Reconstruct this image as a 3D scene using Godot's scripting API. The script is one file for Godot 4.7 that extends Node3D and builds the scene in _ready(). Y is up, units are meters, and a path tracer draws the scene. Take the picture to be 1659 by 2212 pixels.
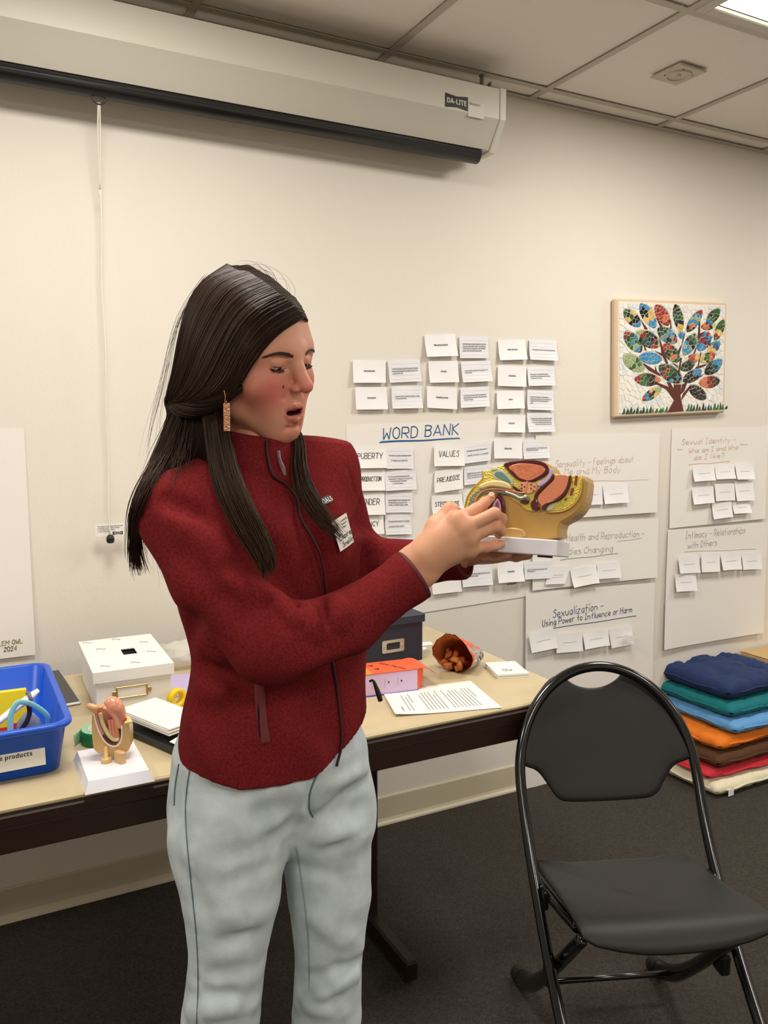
extends Node3D

# ------------------------------------------------------------------ helpers
var used := {}
var mats := {}
var rng := RandomNumberGenerator.new()
var font: SystemFont
var bold: SystemFont

func numbered(called: String) -> String:
	used[called] = used.get(called, -1) + 1
	return called if used[called] == 0 else "%s_%03d" % [called, used[called]]

func mat(key: String, c: Color, rough := 0.6, metal := 0.0, spec := 0.5) -> StandardMaterial3D:
	if mats.has(key):
		return mats[key]
	var m := StandardMaterial3D.new()
	m.resource_name = key
	m.albedo_color = c
	m.roughness = rough
	m.metallic = metal
	m.metallic_specular = spec
	mats[key] = m
	return m

func rgb(r: float, g: float, b: float) -> Color:
	return Color(r / 255.0, g / 255.0, b / 255.0)

func noise_tex(freq: float, size: int, seed_: int, octaves := 3, ramp: Gradient = null, kind := FastNoiseLite.TYPE_SIMPLEX_SMOOTH) -> NoiseTexture2D:
	var n := FastNoiseLite.new()
	n.noise_type = kind
	n.frequency = freq
	n.seed = seed_
	n.fractal_octaves = octaves
	var t := NoiseTexture2D.new()
	t.width = size
	t.height = size
	t.seamless = true
	t.noise = n
	if ramp:
		t.color_ramp = ramp
	return t

func ramp2(a: Color, b: Color, lo := 0.0, hi := 1.0) -> Gradient:
	var g := Gradient.new()
	g.offsets = PackedFloat32Array([lo, hi])
	g.colors = PackedColorArray([a, b])
	return g

func bump(m: StandardMaterial3D, t: Texture2D, cm: float, tile: float) -> void:
	m.heightmap_enabled = true
	m.heightmap_texture = t
	m.heightmap_scale = cm
	m.uv1_triplanar = true
	m.uv1_scale = Vector3.ONE * tile

func new_st(smooth := false) -> SurfaceTool:
	var st := SurfaceTool.new()
	st.begin(Mesh.PRIMITIVE_TRIANGLES)
	st.set_smooth_group(0 if smooth else -1)
	return st

func tri(st: SurfaceTool, a: Vector3, b: Vector3, c: Vector3) -> void:
	st.add_vertex(a)
	st.add_vertex(c)
	st.add_vertex(b)

func quad(st: SurfaceTool, a: Vector3, b: Vector3, c: Vector3, d: Vector3) -> void:
	tri(st, a, b, c)
	tri(st, a, c, d)

func finish(st: SurfaceTool) -> ArrayMesh:
	st.generate_normals()
	return st.commit()

func obj(called: String, mesh, m: Material, parent: Node = null) -> MeshInstance3D:
	var o := MeshInstance3D.new()
	o.name = numbered(called) if parent == null else called
	o.mesh = finish(mesh) if mesh is SurfaceTool else mesh
	o.material_override = m
	(self if parent == null else parent).add_child(o, true)
	return o

func tag(o: Node, label: String, category: String, group := "") -> Node:
	o.set_meta("label", label)
	o.set_meta("category", category)
	if group:
		o.set_meta("group", group)
	return o

func thing(called: String, label: String, category: String, at := Vector3.ZERO, turn := 0.0, group := "") -> Node3D:
	var o := Node3D.new()
	o.name = numbered(called)
	add_child(o, true)
	o.position = at
	o.rotation.y = turn
	tag(o, label, category, group)
	return o

func node(called: String, parent: Node) -> Node3D:
	var o := Node3D.new()
	o.name = called
	parent.add_child(o, true)
	return o

func struct(called: String, mesh, m: Material) -> MeshInstance3D:
	var o := obj(called, mesh, m)
	o.set_meta("kind", "structure")
	return o

# box with chamfered edges, centre c, size s, in the frame f
func bx(st: SurfaceTool, c: Vector3, s: Vector3, b := 0.0, f := Transform3D.IDENTITY) -> void:
	var h := s / 2
	b = minf(b, minf(h.x, minf(h.y, h.z)) * 0.95)
	if b <= 0.0:
		var p := []
		for i in 8:
			p.append(f * (c + Vector3(h.x * (1 if i & 1 else -1), h.y * (1 if i & 2 else -1), h.z * (1 if i & 4 else -1))))
		for q in [[0, 2, 3, 1], [4, 5, 7, 6], [0, 1, 5, 4], [2, 6, 7, 3], [0, 4, 6, 2], [1, 3, 7, 5]]:
			quad(st, p[q[0]], p[q[1]], p[q[2]], p[q[3]])
		return
	for ax in 3:
		for sg in [-1.0, 1.0]:
			var u := (ax + 1) % 3
			var v := (ax + 2) % 3
			var q := []
			for k in [[-1, -1], [1, -1], [1, 1], [-1, 1]]:
				var p := Vector3()
				p[ax] = h[ax] * sg
				p[u] = (h[u] - b) * k[0]
				p[v] = (h[v] - b) * k[1]
				q.append(f * (c + p))
			if sg < 0:
				q.reverse()
			quad(st, q[0], q[1], q[2], q[3])
	for ax in 3:
		var u := (ax + 1) % 3
		var v := (ax + 2) % 3
		for su in [-1.0, 1.0]:
			for sv in [-1.0, 1.0]:
				var q := []
				for k in [[-1, 0], [1, 0], [1, 1], [-1, 1]]:
					var p := Vector3()
					p[ax] = (h[ax] - b) * k[0]
					p[u] = (h[u] if k[1] == 0 else h[u] - b) * su
					p[v] = (h[v] - b if k[1] == 0 else h[v]) * sv
					q.append(f * (c + p))
				if su * sv < 0:
					q.reverse()
				quad(st, q[0], q[1], q[2], q[3])
	for i in 8:
		var sx := 1.0 if i & 1 else -1.0
		var sy := 1.0 if i & 2 else -1.0
		var sz := 1.0 if i & 4 else -1.0
		var a := f * (c + Vector3(h.x * sx, (h.y - b) * sy, (h.z - b) * sz))
		var d := f * (c + Vector3((h.x - b) * sx, h.y * sy, (h.z - b) * sz))
		var e := f * (c + Vector3((h.x - b) * sx, (h.y - b) * sy, h.z * sz))
		if sx * sy * sz > 0:
			tri(st, a, d, e)
		else:
			tri(st, a, e, d)

func box(s: Vector3, b := 0.0, c := Vector3.ZERO) -> SurfaceTool:
	var st := new_st()
	bx(st, c, s, b)
	return st

# smooth path through points
func spline(pts: Array, per := 6, closed := false) -> PackedVector3Array:
	var out := PackedVector3Array()
	var n := pts.size()
	var last := n if closed else n - 1
	for i in last:
		var p0: Vector3 = pts[(i - 1 + n) % n] if closed or i > 0 else pts[0] * 2 - pts[1]
		var p1: Vector3 = pts[i]
		var p2: Vector3 = pts[(i + 1) % n]
		var p3: Vector3 = pts[(i + 2) % n] if closed or i + 2 < n else pts[n - 1] * 2 - pts[n - 2]
		for k in per:
			out.append(p1.cubic_interpolate(p2, p0, p3, float(k) / per))
	if not closed:
		out.append(pts[n - 1])
	return out

# tube along a path; r is one radius, or an array of radii spread over the path; flat squashes across the second axis
func tube(st: SurfaceTool, path: PackedVector3Array, r, sides := 8, closed := false, flat := 1.0, up0 := Vector3.ZERO, caps := true) -> void:
	var n := path.size()
	var rings := []
	var up := up0
	for i in n:
		var t: Vector3
		if closed:
			t = path[(i + 1) % n] - path[(i - 1 + n) % n]
		else:
			t = path[mini(i + 1, n - 1)] - path[maxi(i - 1, 0)]
		t = t.normalized() if t.length() > 1e-9 else Vector3.UP
		if up == Vector3.ZERO:
			up = Vector3.UP if absf(t.y) < 0.9 else Vector3.RIGHT
		var side := t.cross(up).normalized()
		up = side.cross(t).normalized()
		var rr: float
		if r is Array or r is PackedFloat32Array:
			var f: float = float(i) / maxi(1, n - 1) * (r.size() - 1)
			var k: int = mini(int(f), r.size() - 2)
			rr = lerpf(r[k], r[k + 1], f - k)
		else:
			rr = r
		var ring := PackedVector3Array()
		for k in sides:
			var a := TAU * k / sides
			ring.append(path[i] + side * cos(a) * rr + up * sin(a) * rr * flat)
		rings.append(ring)
	for i in (n if closed else n - 1):
		var a: PackedVector3Array = rings[i]
		var b: PackedVector3Array = rings[(i + 1) % n]
		for k in sides:
			var k2 := (k + 1) % sides
			quad(st, a[k], a[k2], b[k2], b[k])
	if caps and not closed:
		for k in range(1, sides - 1):
			tri(st, rings[0][0], rings[0][k + 1], rings[0][k])
			tri(st, rings[n - 1][0], rings[n - 1][k], rings[n - 1][k + 1])

func lathe(st: SurfaceTool, prof: Array, segs := 24, f := Transform3D.IDENTITY) -> void:
	for i in prof.size() - 1:
		for k in segs:
			var a := TAU * k / segs
			var b := TAU * (k + 1) / segs
			var p: Vector2 = prof[i]
			var q: Vector2 = prof[i + 1]
			var v0 := f * Vector3(cos(a) * p.x, p.y, sin(a) * p.x)
			var v1 := f * Vector3(cos(b) * p.x, p.y, sin(b) * p.x)
			var v2 := f * Vector3(cos(b) * q.x, q.y, sin(b) * q.x)
			var v3 := f * Vector3(cos(a) * q.x, q.y, sin(a) * q.x)
			if p.x < 1e-6:
				tri(st, v0, v3, v2)
			elif q.x < 1e-6:
				tri(st, v0, v3, v1)
			else:
				quad(st, v0, v3, v2, v1)

func ccw(poly: PackedVector2Array) -> PackedVector2Array:
	if Geometry2D.is_polygon_clockwise(poly):
		poly = poly.duplicate()
		poly.reverse()
	return poly

# slab over a polygon: front face at z = z1 (towards +z of f), chamfer c round the front
func prism(st: SurfaceTool, poly: PackedVector2Array, z0: float, z1: float, c := 0.0, f := Transform3D.IDENTITY, back := true) -> void:
	poly = ccw(poly)
	var n := poly.size()
	var front := poly
	if c > 0.0:
		var mid := Vector2.ZERO
		for p in poly:
			mid += p / n
		front = PackedVector2Array()
		for i in n:
			var e0 := (poly[i] - poly[(i - 1 + n) % n]).normalized()
			var e1 := (poly[(i + 1) % n] - poly[i]).normalized()
			var nn := Vector2(-e0.y - e1.y, e0.x + e1.x)
			nn = nn.normalized() if nn.length() > 1e-6 else (mid - poly[i]).normalized()
			front.append(poly[i] + nn * c)
	var ids := Geometry2D.triangulate_polygon(front)
	if ids.is_empty():
		front = poly
		ids = Geometry2D.triangulate_polygon(front)
	for i in range(0, ids.size(), 3):
		var a := front[ids[i]]
		var b := front[ids[i + 1]]
		var d := front[ids[i + 2]]
		if (b - a).cross(d - a) < 0:
			var t := b
			b = d
			d = t
		tri(st, f * Vector3(a.x, a.y, z1), f * Vector3(b.x, b.y, z1), f * Vector3(d.x, d.y, z1))
		if back and c <= 0.0:
			tri(st, f * Vector3(a.x, a.y, z0), f * Vector3(d.x, d.y, z0), f * Vector3(b.x, b.y, z0))
	for i in n:
		var j := (i + 1) % n
		var p := poly[i]
		var q := poly[j]
		var zc := z1 - c
		quad(st, f * Vector3(p.x, p.y, z0), f * Vector3(q.x, q.y, z0), f * Vector3(q.x, q.y, zc), f * Vector3(p.x, p.y, zc))
		if c > 0.0:
			quad(st, f * Vector3(p.x, p.y, zc), f * Vector3(q.x, q.y, zc), f * Vector3(front[j].x, front[j].y, z1), f * Vector3(front[i].x, front[i].y, z1))
	if back and c > 0.0:
		var ib := Geometry2D.triangulate_polygon(poly)
		for i in range(0, ib.size(), 3):
			var a := poly[ib[i]]
			var b := poly[ib[i + 1]]
			var d := poly[ib[i + 2]]
			if (b - a).cross(d - a) < 0:
				var t := b
				b = d
				d = t
			tri(st, f * Vector3(a.x, a.y, z0), f * Vector3(d.x, d.y, z0), f * Vector3(b.x, b.y, z0))

func P2(a: Array) -> PackedVector2Array:
	var o := PackedVector2Array()
	for i in range(0, a.size(), 2):
		o.append(Vector2(a[i], a[i + 1]))
	return o

func smooth2(p: PackedVector2Array, times := 2) -> PackedVector2Array:
	for t in times:
		var o := PackedVector2Array()
		for i in p.size():
			var a := p[i]
			var b := p[(i + 1) % p.size()]
			o.append(a.lerp(b, 0.25))
			o.append(a.lerp(b, 0.75))
		p = o
	return p

# a sheet with thickness: pos(u, v) gives the front surface, both from 0 to 1
func sheet(st: SurfaceTool, nu: int, nv: int, pos: Callable, thick: float) -> void:
	var g := []
	var nrm := []
	for i in nu + 1:
		var row := PackedVector3Array()
		for j in nv + 1:
			row.append(pos.call(float(i) / nu, float(j) / nv))
		g.append(row)
	for i in nu + 1:
		var row := PackedVector3Array()
		for j in nv + 1:
			var du: Vector3 = g[mini(i + 1, nu)][j] - g[maxi(i - 1, 0)][j]
			var dv: Vector3 = g[i][mini(j + 1, nv)] - g[i][maxi(j - 1, 0)]
			row.append(g[i][j] - du.cross(dv).normalized() * thick)
		nrm.append(row)
	for i in nu:
		for j in nv:
			st.set_smooth_group(1)
			quad(st, g[i][j], g[i + 1][j], g[i + 1][j + 1], g[i][j + 1])
			st.set_smooth_group(2)
			quad(st, nrm[i][j], nrm[i][j + 1], nrm[i + 1][j + 1], nrm[i + 1][j])
	st.set_smooth_group(-1)
	for i in nu:
		quad(st, g[i][0], nrm[i][0], nrm[i + 1][0], g[i + 1][0])
		quad(st, g[i][nv], g[i + 1][nv], nrm[i + 1][nv], nrm[i][nv])
	for j in nv:
		quad(st, g[0][j], g[0][j + 1], nrm[0][j + 1], nrm[0][j])
		quad(st, g[nu][j], nrm[nu][j], nrm[nu][j + 1], g[nu][j + 1])

# printed lettering
func print_text(text: String, height: float, m: Material, parent: Node, f: Transform3D, f_bold := false, called := "printed_text", align := HORIZONTAL_ALIGNMENT_CENTER) -> MeshInstance3D:
	var t := TextMesh.new()
	t.font = bold if f_bold else font
	t.font_size = 32
	t.pixel_size = height / 32.0
	t.depth = 0.0003
	t.curve_step = 4.0
	t.text = text
	t.horizontal_alignment = align
	var o := obj(called, t, m, parent)
	o.transform = f
	return o

# handwriting: strokes on a grid, baseline 2, x-height 6, capitals 9
const PEN := {
	"A": "023962,1454", "B": "0902,0949584606,0646544202", "C": "5749280604224253", "D": "0902,093957544202", "E": "0902,0959,0646,0252", "F": "0902,0959,0646",
	"G": "5749280604224255,5535", "H": "0902,5952,0656", "I": "2922,0949,0242", "J": "4943321213", "K": "0902,5906,0652", "L": "090252", "M": "0209366962", "N": "02095259",
	"O": "2908042242545829", "P": "0902,0949575505", "R": "0902,0949575505,2552", "S": "584929074654421203", "T": "3932,0969", "U": "090422425459", "V": "093269", "W": "0912365269",
	"Y": "0935,693532", "Z": "09590252", "a": "562604224256,5652", "b": "0902,0646544202", "c": "562604224253", "d": "5952,562604224254", "e": "0454461604224253", "f": "493832,1656",
	"g": "562604224256,56513010", "h": "0902,05465452", "i": "1612,1819", "k": "0902,4604,1542", "l": "1912", "m": "0602,05263532,35566562", "n": "0602,05465452", "o": "26042242544626",
	"p": "0600,0646544202", "r": "0602,052646", "s": "46160544432202", "t": "2922,0646", "u": "0604224256,5652", "v": "063256", "w": "0612355266", "x": "0652,5602", "y": "0632,5610", "z": "06560252",
	"2": "07294957020252", "0": "2908042242545829", "4": "490454,4942", "-": "0555", "?": "072949573534,3332", "'": "1917",
}
const ROUND := "BCDGJOPRSUabcdeghmnoprsu02f?"

func chaikin(p: PackedVector2Array) -> PackedVector2Array:
	if p.size() < 3:
		return p
	var o := PackedVector2Array([p[0]])
	for i in p.size() - 1:
		o.append(p[i].lerp(p[i + 1], 0.25))
		o.append(p[i].lerp(p[i + 1], 0.75))
	o.append(p[p.size() - 1])
	return o

func stroke(st: SurfaceTool, p: PackedVector2Array, w: float, at: Callable) -> void:
	for i in p.size() - 1:
		var d := (p[i + 1] - p[i]).normalized()
		if d == Vector2.ZERO:
			continue
		var n := Vector2(-d.y, d.x) * w / 2
		var a := p[i] - d * w * 0.3
		var b := p[i + 1] + d * w * 0.3
		quad(st, at.call(a - n), at.call(b - n), at.call(b + n), at.call(a + n))

# at(Vector2) maps metres on the sheet to a point just proud of it; returns the width written
func write(st: SurfaceTool, text: String, from: Vector2, cap: float, pen: float, at: Callable, slope := 0.0, squeeze := 1.0, lean := 0.1) -> float:
	var k := cap / 7.0
	var x := 0.0
	for ch in text:
		if not PEN.has(ch):
			x += 4.0
			continue
		var wide := 0.0
		for s in PEN[ch].split(","):
			var p := PackedVector2Array()
			for i in range(0, s.length(), 2):
				var gx := float(s.substr(i, 1)) + rng.randf_range(-0.25, 0.25)
				var gy := float(s.substr(i + 1, 1)) - 2.0 + rng.randf_range(-0.25, 0.25)
				wide = maxf(wide, gx)
				var lx := (x + gx + gy * lean) * k * squeeze
				p.append(from + Vector2(lx, gy * k + lx * slope))
			if ch in ROUND:
				p = chaikin(chaikin(p))
			stroke(st, p, pen, at)
		x += wide + 1.9
	return x * k * squeeze

# ------------------------------------------------------------------ scene
const CEIL := 2.56

func _ready() -> void:
	rng.seed = 7
	# camera
	var cam := Camera3D.new()
	cam.name = "camera"
	cam.position = Vector3(0, 1.4332, 2.4413)
	cam.rotation_degrees = Vector3(-6.494, -27.636, 0)
	cam.fov = 64.51
	cam.near = 0.02
	add_child(cam)
	# air and exposure
	var we := WorldEnvironment.new()
	we.name = "environment"
	var e := Environment.new()
	e.background_mode = Environment.BG_COLOR
	e.background_color = Color(0.05, 0.05, 0.05)
	e.tonemap_mode = Environment.TONE_MAPPER_LINEAR
	e.tonemap_exposure = 1.0
	e.sdfgi_enabled = true
	e.ssao_enabled = true
	e.ssil_enabled = true
	we.environment = e
	add_child(we)
	# ceiling panels: every third tile across, every fourth along
	for ix in [-1, 0, 1, 2]:
		for iz in [0, 1]:
			ceiling_light(0.03 + 1.83 * ix, 0.7101 + 2.44 * iz, ix == 1 and iz == 0)
	font = SystemFont.new()
	font.font_names = PackedStringArray(["Droid Sans"])
	bold = SystemFont.new()
	bold.font_names = PackedStringArray(["Droid Sans"])
	bold.font_weight = 700
	room()
	screen()
	table()
	chair()
	cushions()
	mosaic()
	posters()
	cards()
	table_things()
	model_in_hand()
	person()

func ceiling_light(x0: float, z0: float, near: bool) -> void:
	var s := 0.6096
	var label := "recessed square ceiling light panel glowing white above the mosaic"
	if not near:
		label = "ceiling light panel out of view, %s from left in the row %s the wall" % [["first", "second", "third", "fourth"][roundi((x0 + 1.8) / 1.83)], "near" if z0 < 2.0 else "away from"]
	var t := thing("ceiling_light", label, "ceiling light", Vector3(x0 + s / 2, CEIL, z0 + s / 2), 0.0, "" if near else "ceiling lights outside the picture")
	var fr := mat("lamp_frame", rgb(205, 198, 184), 0.5)
	var st := new_st()
	var w := 0.035
	for sg in [-1.0, 1.0]:
		bx(st, Vector3(sg * (s / 2 - w / 2 - 0.012), 0.004, 0), Vector3(w, 0.014, s - 0.024), 0.003)
		bx(st, Vector3(0, 0.004, sg * (s / 2 - w / 2 - 0.012)), Vector3(s - 0.024 - 2 * w, 0.014, w), 0.003)
	obj("frame", st, fr, t)
	var hs := new_st()
	bx(hs, Vector3(0, 0.055, 0), Vector3(s - 0.03, 0.01, s - 0.03))
	obj("housing", hs, fr, t)
	var lens := StandardMaterial3D.new()
	lens.resource_name = "lamp_lens"
	lens.albedo_color = Color(1, 1, 1)
	lens.emission_enabled = true
	lens.emission = Color(1, 0.985, 0.95)
	lens.emission_energy_multiplier = 3.0
	if mats.has("lamp_lens"):
		lens = mats["lamp_lens"]
	mats["lamp_lens"] = lens
	var ls := new_st()
	bx(ls, Vector3(0, 0.012, 0), Vector3(s - 0.1, 0.008, s - 0.1), 0.003)
	obj("diffuser", ls, lens, t)
	var l := AreaLight3D.new()
	l.name = "lamp_glow"
	l.area_size = Vector2(s - 0.11, s - 0.11)
	l.light_color = Color(1.0, 0.98, 0.945)
	l.light_energy = LAMP
	l.area_range = 14.0
	l.area_attenuation = 2.0
	l.shadow_enabled = true
	l.rotation_degrees = Vector3(-90, 0, 0)
	l.position = Vector3(0, -0.006, 0)
	t.add_child(l)

const LAMP := 2.05

func room() -> void:
	var wall := mat("wall_paint", rgb(229, 222, 211), 0.75, 0.0, 0.35)
	bump(wall, noise_tex(0.03, 512, 3, 3), 0.02, 4.0)
	var x0 := -3.0
	var x1 := 5.6
	var z1 := 5.2
	struct("wall_back", box(Vector3(x1 - x0 + 0.2, CEIL + 0.3, 0.12), 0, Vector3((x0 + x1) / 2, CEIL / 2 + 0.1, -0.06)), wall)
	struct("wall_front", box(Vector3(x1 - x0 + 0.2, CEIL + 0.3, 0.12), 0, Vector3((x0 + x1) / 2, CEIL / 2 + 0.1, z1 + 0.06)), wall)
	struct("wall_left", box(Vector3(0.12, CEIL + 0.3, z1), 0, Vector3(x0 - 0.06, CEIL / 2 + 0.1, z1 / 2)), wall)
	struct("wall_right", box(Vector3(0.12, CEIL + 0.3, z1), 0, Vector3(x1 + 0.06, CEIL / 2 + 0.1, z1 / 2)), wall)
	# carpet
	var g := Gradient.new()
	g.offsets = PackedFloat32Array([0.0, 0.35, 0.6, 1.0])
	g.colors = PackedColorArray([rgb(52, 49, 45), rgb(62, 58, 53), rgb(68, 64, 59), rgb(80, 75, 69)])
	var carpet := mat("carpet", Color.WHITE, 0.95, 0.0, 0.2)
	carpet.albedo_texture = noise_tex(0.2, 512, 11, 3, g, FastNoiseLite.TYPE_VALUE)
	bump(carpet, noise_tex(0.16, 512, 12, 2), 0.25, 2.2)
	struct("floor", box(Vector3(x1 - x0, 0.1, z1), 0, Vector3((x0 + x1) / 2, -0.05, z1 / 2)), carpet)
	# baseboard
	var vinyl := mat("cove_base", rgb(206, 195, 170), 0.45)
	var st := new_st()
	var prof := P2([0, 0.102, 0.004, 0.102, 0.006, 0.098, 0.006, 0.022, 0.009, 0.013, 0.016, 0.006, 0.017, 0.0, 0, 0])
	prism(st, prof, 0, x1 - x0, 0.0, Transform3D(Basis(Vector3(0, 0, 1), Vector3(0, 1, 0), Vector3(-1, 0, 0)), Vector3(x1, 0, 0)))
	struct("baseboard_back", st, vinyl)
	# suspended ceiling
	var c := node("ceiling", self)
	c.set_meta("kind", "structure")
	var tilem := mat("ceiling_tile", rgb(244, 239, 230), 0.9, 0.0, 0.2)
	bump(tilem, noise_tex(0.08, 512, 21, 4), 0.06, 5.0)
	var bar := mat("grid_bar", rgb(192, 184, 170), 0.5)
	var slab := mat("slab", rgb(120, 115, 105), 0.9)
	obj("slab", box(Vector3(x1 - x0 + 0.2, 0.08, z1 + 0.2), 0, Vector3((x0 + x1) / 2, CEIL + 0.2, z1 / 2)), slab, c)
	var s := 0.6096
	var gx := 0.6395 - s * 6
	var gz := 0.1001 - s
	for i in 16:
		for j in 10:
			var a := Vector2(maxf(gx + i * s, x0), maxf(gz + j * s, 0.0))
			var b := Vector2(minf(gx + (i + 1) * s, x1), minf(gz + (j + 1) * s, z1))
			if b.x - a.x < 0.03 or b.y - a.y < 0.03:
				continue
			var lamp := false
			for ix in [-1, 0, 1, 2]:
				for iz in [0, 1]:
					if absf(a.x - 0.03 - 1.83 * ix) < 0.05 and absf(a.y - 0.7101 - 2.44 * iz) < 0.05:
						lamp = true
			if lamp:
				continue
			var w := b - a - Vector2(0.012, 0.012)
			obj("ceiling_tile", box(Vector3(w.x, 0.014, w.y), 0.003, Vector3((a.x + b.x) / 2, CEIL + 0.013 + rng.randf() * 0.0012, (a.y + b.y) / 2)), tilem, c)
	var long := new_st()
	for i in range(1, 16):
		bx(long, Vector3(gx + i * s, CEIL + 0.0015, z1 / 2), Vector3(0.024, 0.003, z1))
	obj("grid_bar", long, bar, c)
	for j in range(1, 10):
		obj("grid_bar", box(Vector3(x1 - x0, 0.0028, 0.024), 0, Vector3((x0 + x1) / 2, CEIL + 0.0015, gz + j * s)), bar, c)
	obj("wall_angle", box(Vector3(x1 - x0, 0.003, 0.022), 0, Vector3((x0 + x1) / 2, CEIL - 0.001, 0.011)), bar, c)
	# square plate in the ceiling
	var p := thing("ceiling_plate", "square white ceiling plate with four dark screw holes, near the light panel", "ceiling plate", Vector3(2.155, CEIL, 0.405), 0.03)
	var pm := mat("plate", rgb(200, 190, 172), 0.5)
	obj("cover", box(Vector3(0.125, 0.008, 0.125), 0.003, Vector3(0, -0.002, 0)), pm, p)
	var ring := new_st(true)
	lathe(ring, [Vector2(0.034, -0.006), Vector2(0.036, -0.010), Vector2(0.042, -0.010), Vector2(0.044, -0.006)], 32)
	obj("ring", ring, pm, p)
	var hub := new_st(true)
	lathe(hub, [Vector2(0.0, -0.012), Vector2(0.007, -0.011), Vector2(0.010, -0.006)], 16)
	obj("hub", hub, pm, p)
	for k in 4:
		var a := TAU * k / 4 + 0.5
		obj("screw_hole", box(Vector3(0.008, 0.001, 0.008), 0, Vector3(cos(a) * 0.042, -0.0065, sin(a) * 0.042)), mat("dark_hole", rgb(60, 50, 42), 0.8), p)

func screen() -> void:
	var z := 0.15
	var body := mat("screen_case", rgb(214, 209, 196), 0.4)
	var black := mat("black_plastic", rgb(16, 16, 18), 0.35)
	var x1 := 1.612
	var t := thing("projection_screen", "long white pull-down projection screen case with black bottom bar, mounted under the ceiling", "projection screen", Vector3(-1.0, 2.36, 0.0))
	var L := x1 + 1.0
	# case: hexagonal profile, extruded along x
	var prof := P2([0.055, 0.135, 0.165, 0.135, 0.185, 0.128, 0.185, 0.035, 0.128, -0.045, 0.07, -0.045, 0.055, -0.02])
	var f := Transform3D(Basis(Vector3(0, 0, 1), Vector3(0, 1, 0), Vector3(-1, 0, 0)), Vector3(L - 0.012, 0, 0))
	var st := new_st()
	prism(st, prof, 0, L - 0.012, 0.0, f)
	obj("case", st, body, t)
	var cap := new_st()
	var pc := P2([0.05, 0.138, 0.166, 0.138, 0.188, 0.13, 0.188, 0.034, 0.13, -0.052, 0.066, -0.052, 0.05, -0.02])
	prism(cap, pc, 0, 0.022, 0.003, Transform3D(Basis(Vector3(0, 0, -1), Vector3(0, 1, 0), Vector3(1, 0, 0)), Vector3(L - 0.01, 0, 0)) * Transform3D(Basis(Vector3(-1, 0, 0), Vector3(0, 1, 0), Vector3(0, 0, -1)), Vector3(0, 0, 0.022)))
	obj("end_cap", cap, mat("end_cap", rgb(222, 218, 208), 0.45), t)
	for sp in [[0.165, 0.06], [0.14, -0.025]]:
		var sc := new_st(true)
		lathe(sc, [Vector2(0.0, 0.003), Vector2(0.004, 0.002), Vector2(0.005, 0.0)], 12, Transform3D(Basis(Vector3(0, -1, 0), Vector3(1, 0, 0), Vector3(0, 0, 1)), Vector3(L + 0.012, sp[1], sp[0])))
		obj("screw", sc, mat("steel", rgb(200, 198, 190), 0.3, 0.8), t)
	# bottom bar and the slot it closes
	var barp := new_st(true)
	tube(barp, PackedVector3Array([Vector3(0, -0.06, 0.104), Vector3(L - 0.04, -0.06, 0.104)]), 0.026, 20)
	obj("bottom_bar", barp, black, t)
	obj("slot", box(Vector3(L - 0.03, 0.014, 0.046), 0.002, Vector3((L - 0.03) / 2, -0.045, 0.1)), black, t)
	var pad := new_st()
	bx(pad, Vector3(0.95 + 0.0, -0.06, 0.13), Vector3(0.03, 0.018, 0.01), 0.002)
	obj("bar_clip", pad, mat("clip_black", rgb(10, 10, 10), 0.5), t)
	# hanging bracket at the end
	var br := new_st()
	bx(br, Vector3(L - 0.03, 0.141, 0.13), Vector3(0.05, 0.004, 0.05), 0.001)
	bx(br, Vector3(L - 0.036, 0.165, 0.12), Vector3(0.006, 0.05, 0.02), 0.001)
	bx(br, Vector3(L - 0.006, 0.155, 0.12), Vector3(0.005, 0.032, 0.02), 0.001)
	bx(br, Vector3(L - 0.033, 0.19, 0.115), Vector3(0.012, 0.006, 0.02), 0.001)
	obj("bracket", br, mat("galvanised", rgb(150, 147, 138), 0.4, 0.6), t)
	# maker's plate: a black bow-tie shape with pale letters
	var pl := new_st()
	var o := Vector3(L - 0.175, 0.06, 0.1855)
	prism(pl, P2([-0.042, 0.021, 0, 0.016, 0.042, 0.021, 0.042, -0.021, 0, -0.016, -0.042, -0.021]), 0, 0.0008, 0.0, Transform3D(Basis(), o))
	var plate := obj("maker_plate", pl, mat("plate_black", rgb(22, 22, 24), 0.4), t)
	print_text("DA-LITE", 0.021, mat("pale_ink", rgb(226, 222, 210), 0.5), plate, Transform3D(Basis().scaled(Vector3(0.95, 1, 1)), o + Vector3(0, 0, 0.0012)), true)
	obj("sticker", box(Vector3(0.06, 0.046, 0.0006), 0, o + Vector3(0.074, -0.012, 0)), mat("sticker", rgb(222, 218, 206), 0.5), t)
	print_text("Model C", 0.012, mat("grey_ink", rgb(130, 126, 116), 0.6), t, Transform3D(Basis(), o + Vector3(0.07, 0.004, 0.0008)))
	# pull ring, cord, card and ball
	var cord := thing("pull_cord", "thin white pull cord with black ball, hanging from the projection screen", "pull cord", Vector3(0.376, 2.276, 0.106))
	var rg := new_st(true)
	var pts := []
	for k in 13:
		var a := PI + PI * k / 12.0
		pts.append(Vector3(cos(a) * 0.017, sin(a) * 0.02 + 0.002, 0))
	tube(rg, spline(pts, 2), 0.0025, 8)
	obj("ring", rg, black, cord)
	var white := mat("cord_white", rgb(232, 228, 216), 0.7)
	for k in 2:
		var s2 := new_st(true)
		tube(s2, spline([Vector3(-0.002 + 0.004 * k, -0.014, 0), Vector3(-0.003 + 0.006 * k, -0.1, -0.02), Vector3(0.003, -0.225, -0.055)], 6), 0.0019, 8)
		obj("cord_loop", s2, white, cord)
	var s1 := new_st(true)
	var cp := []
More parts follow.
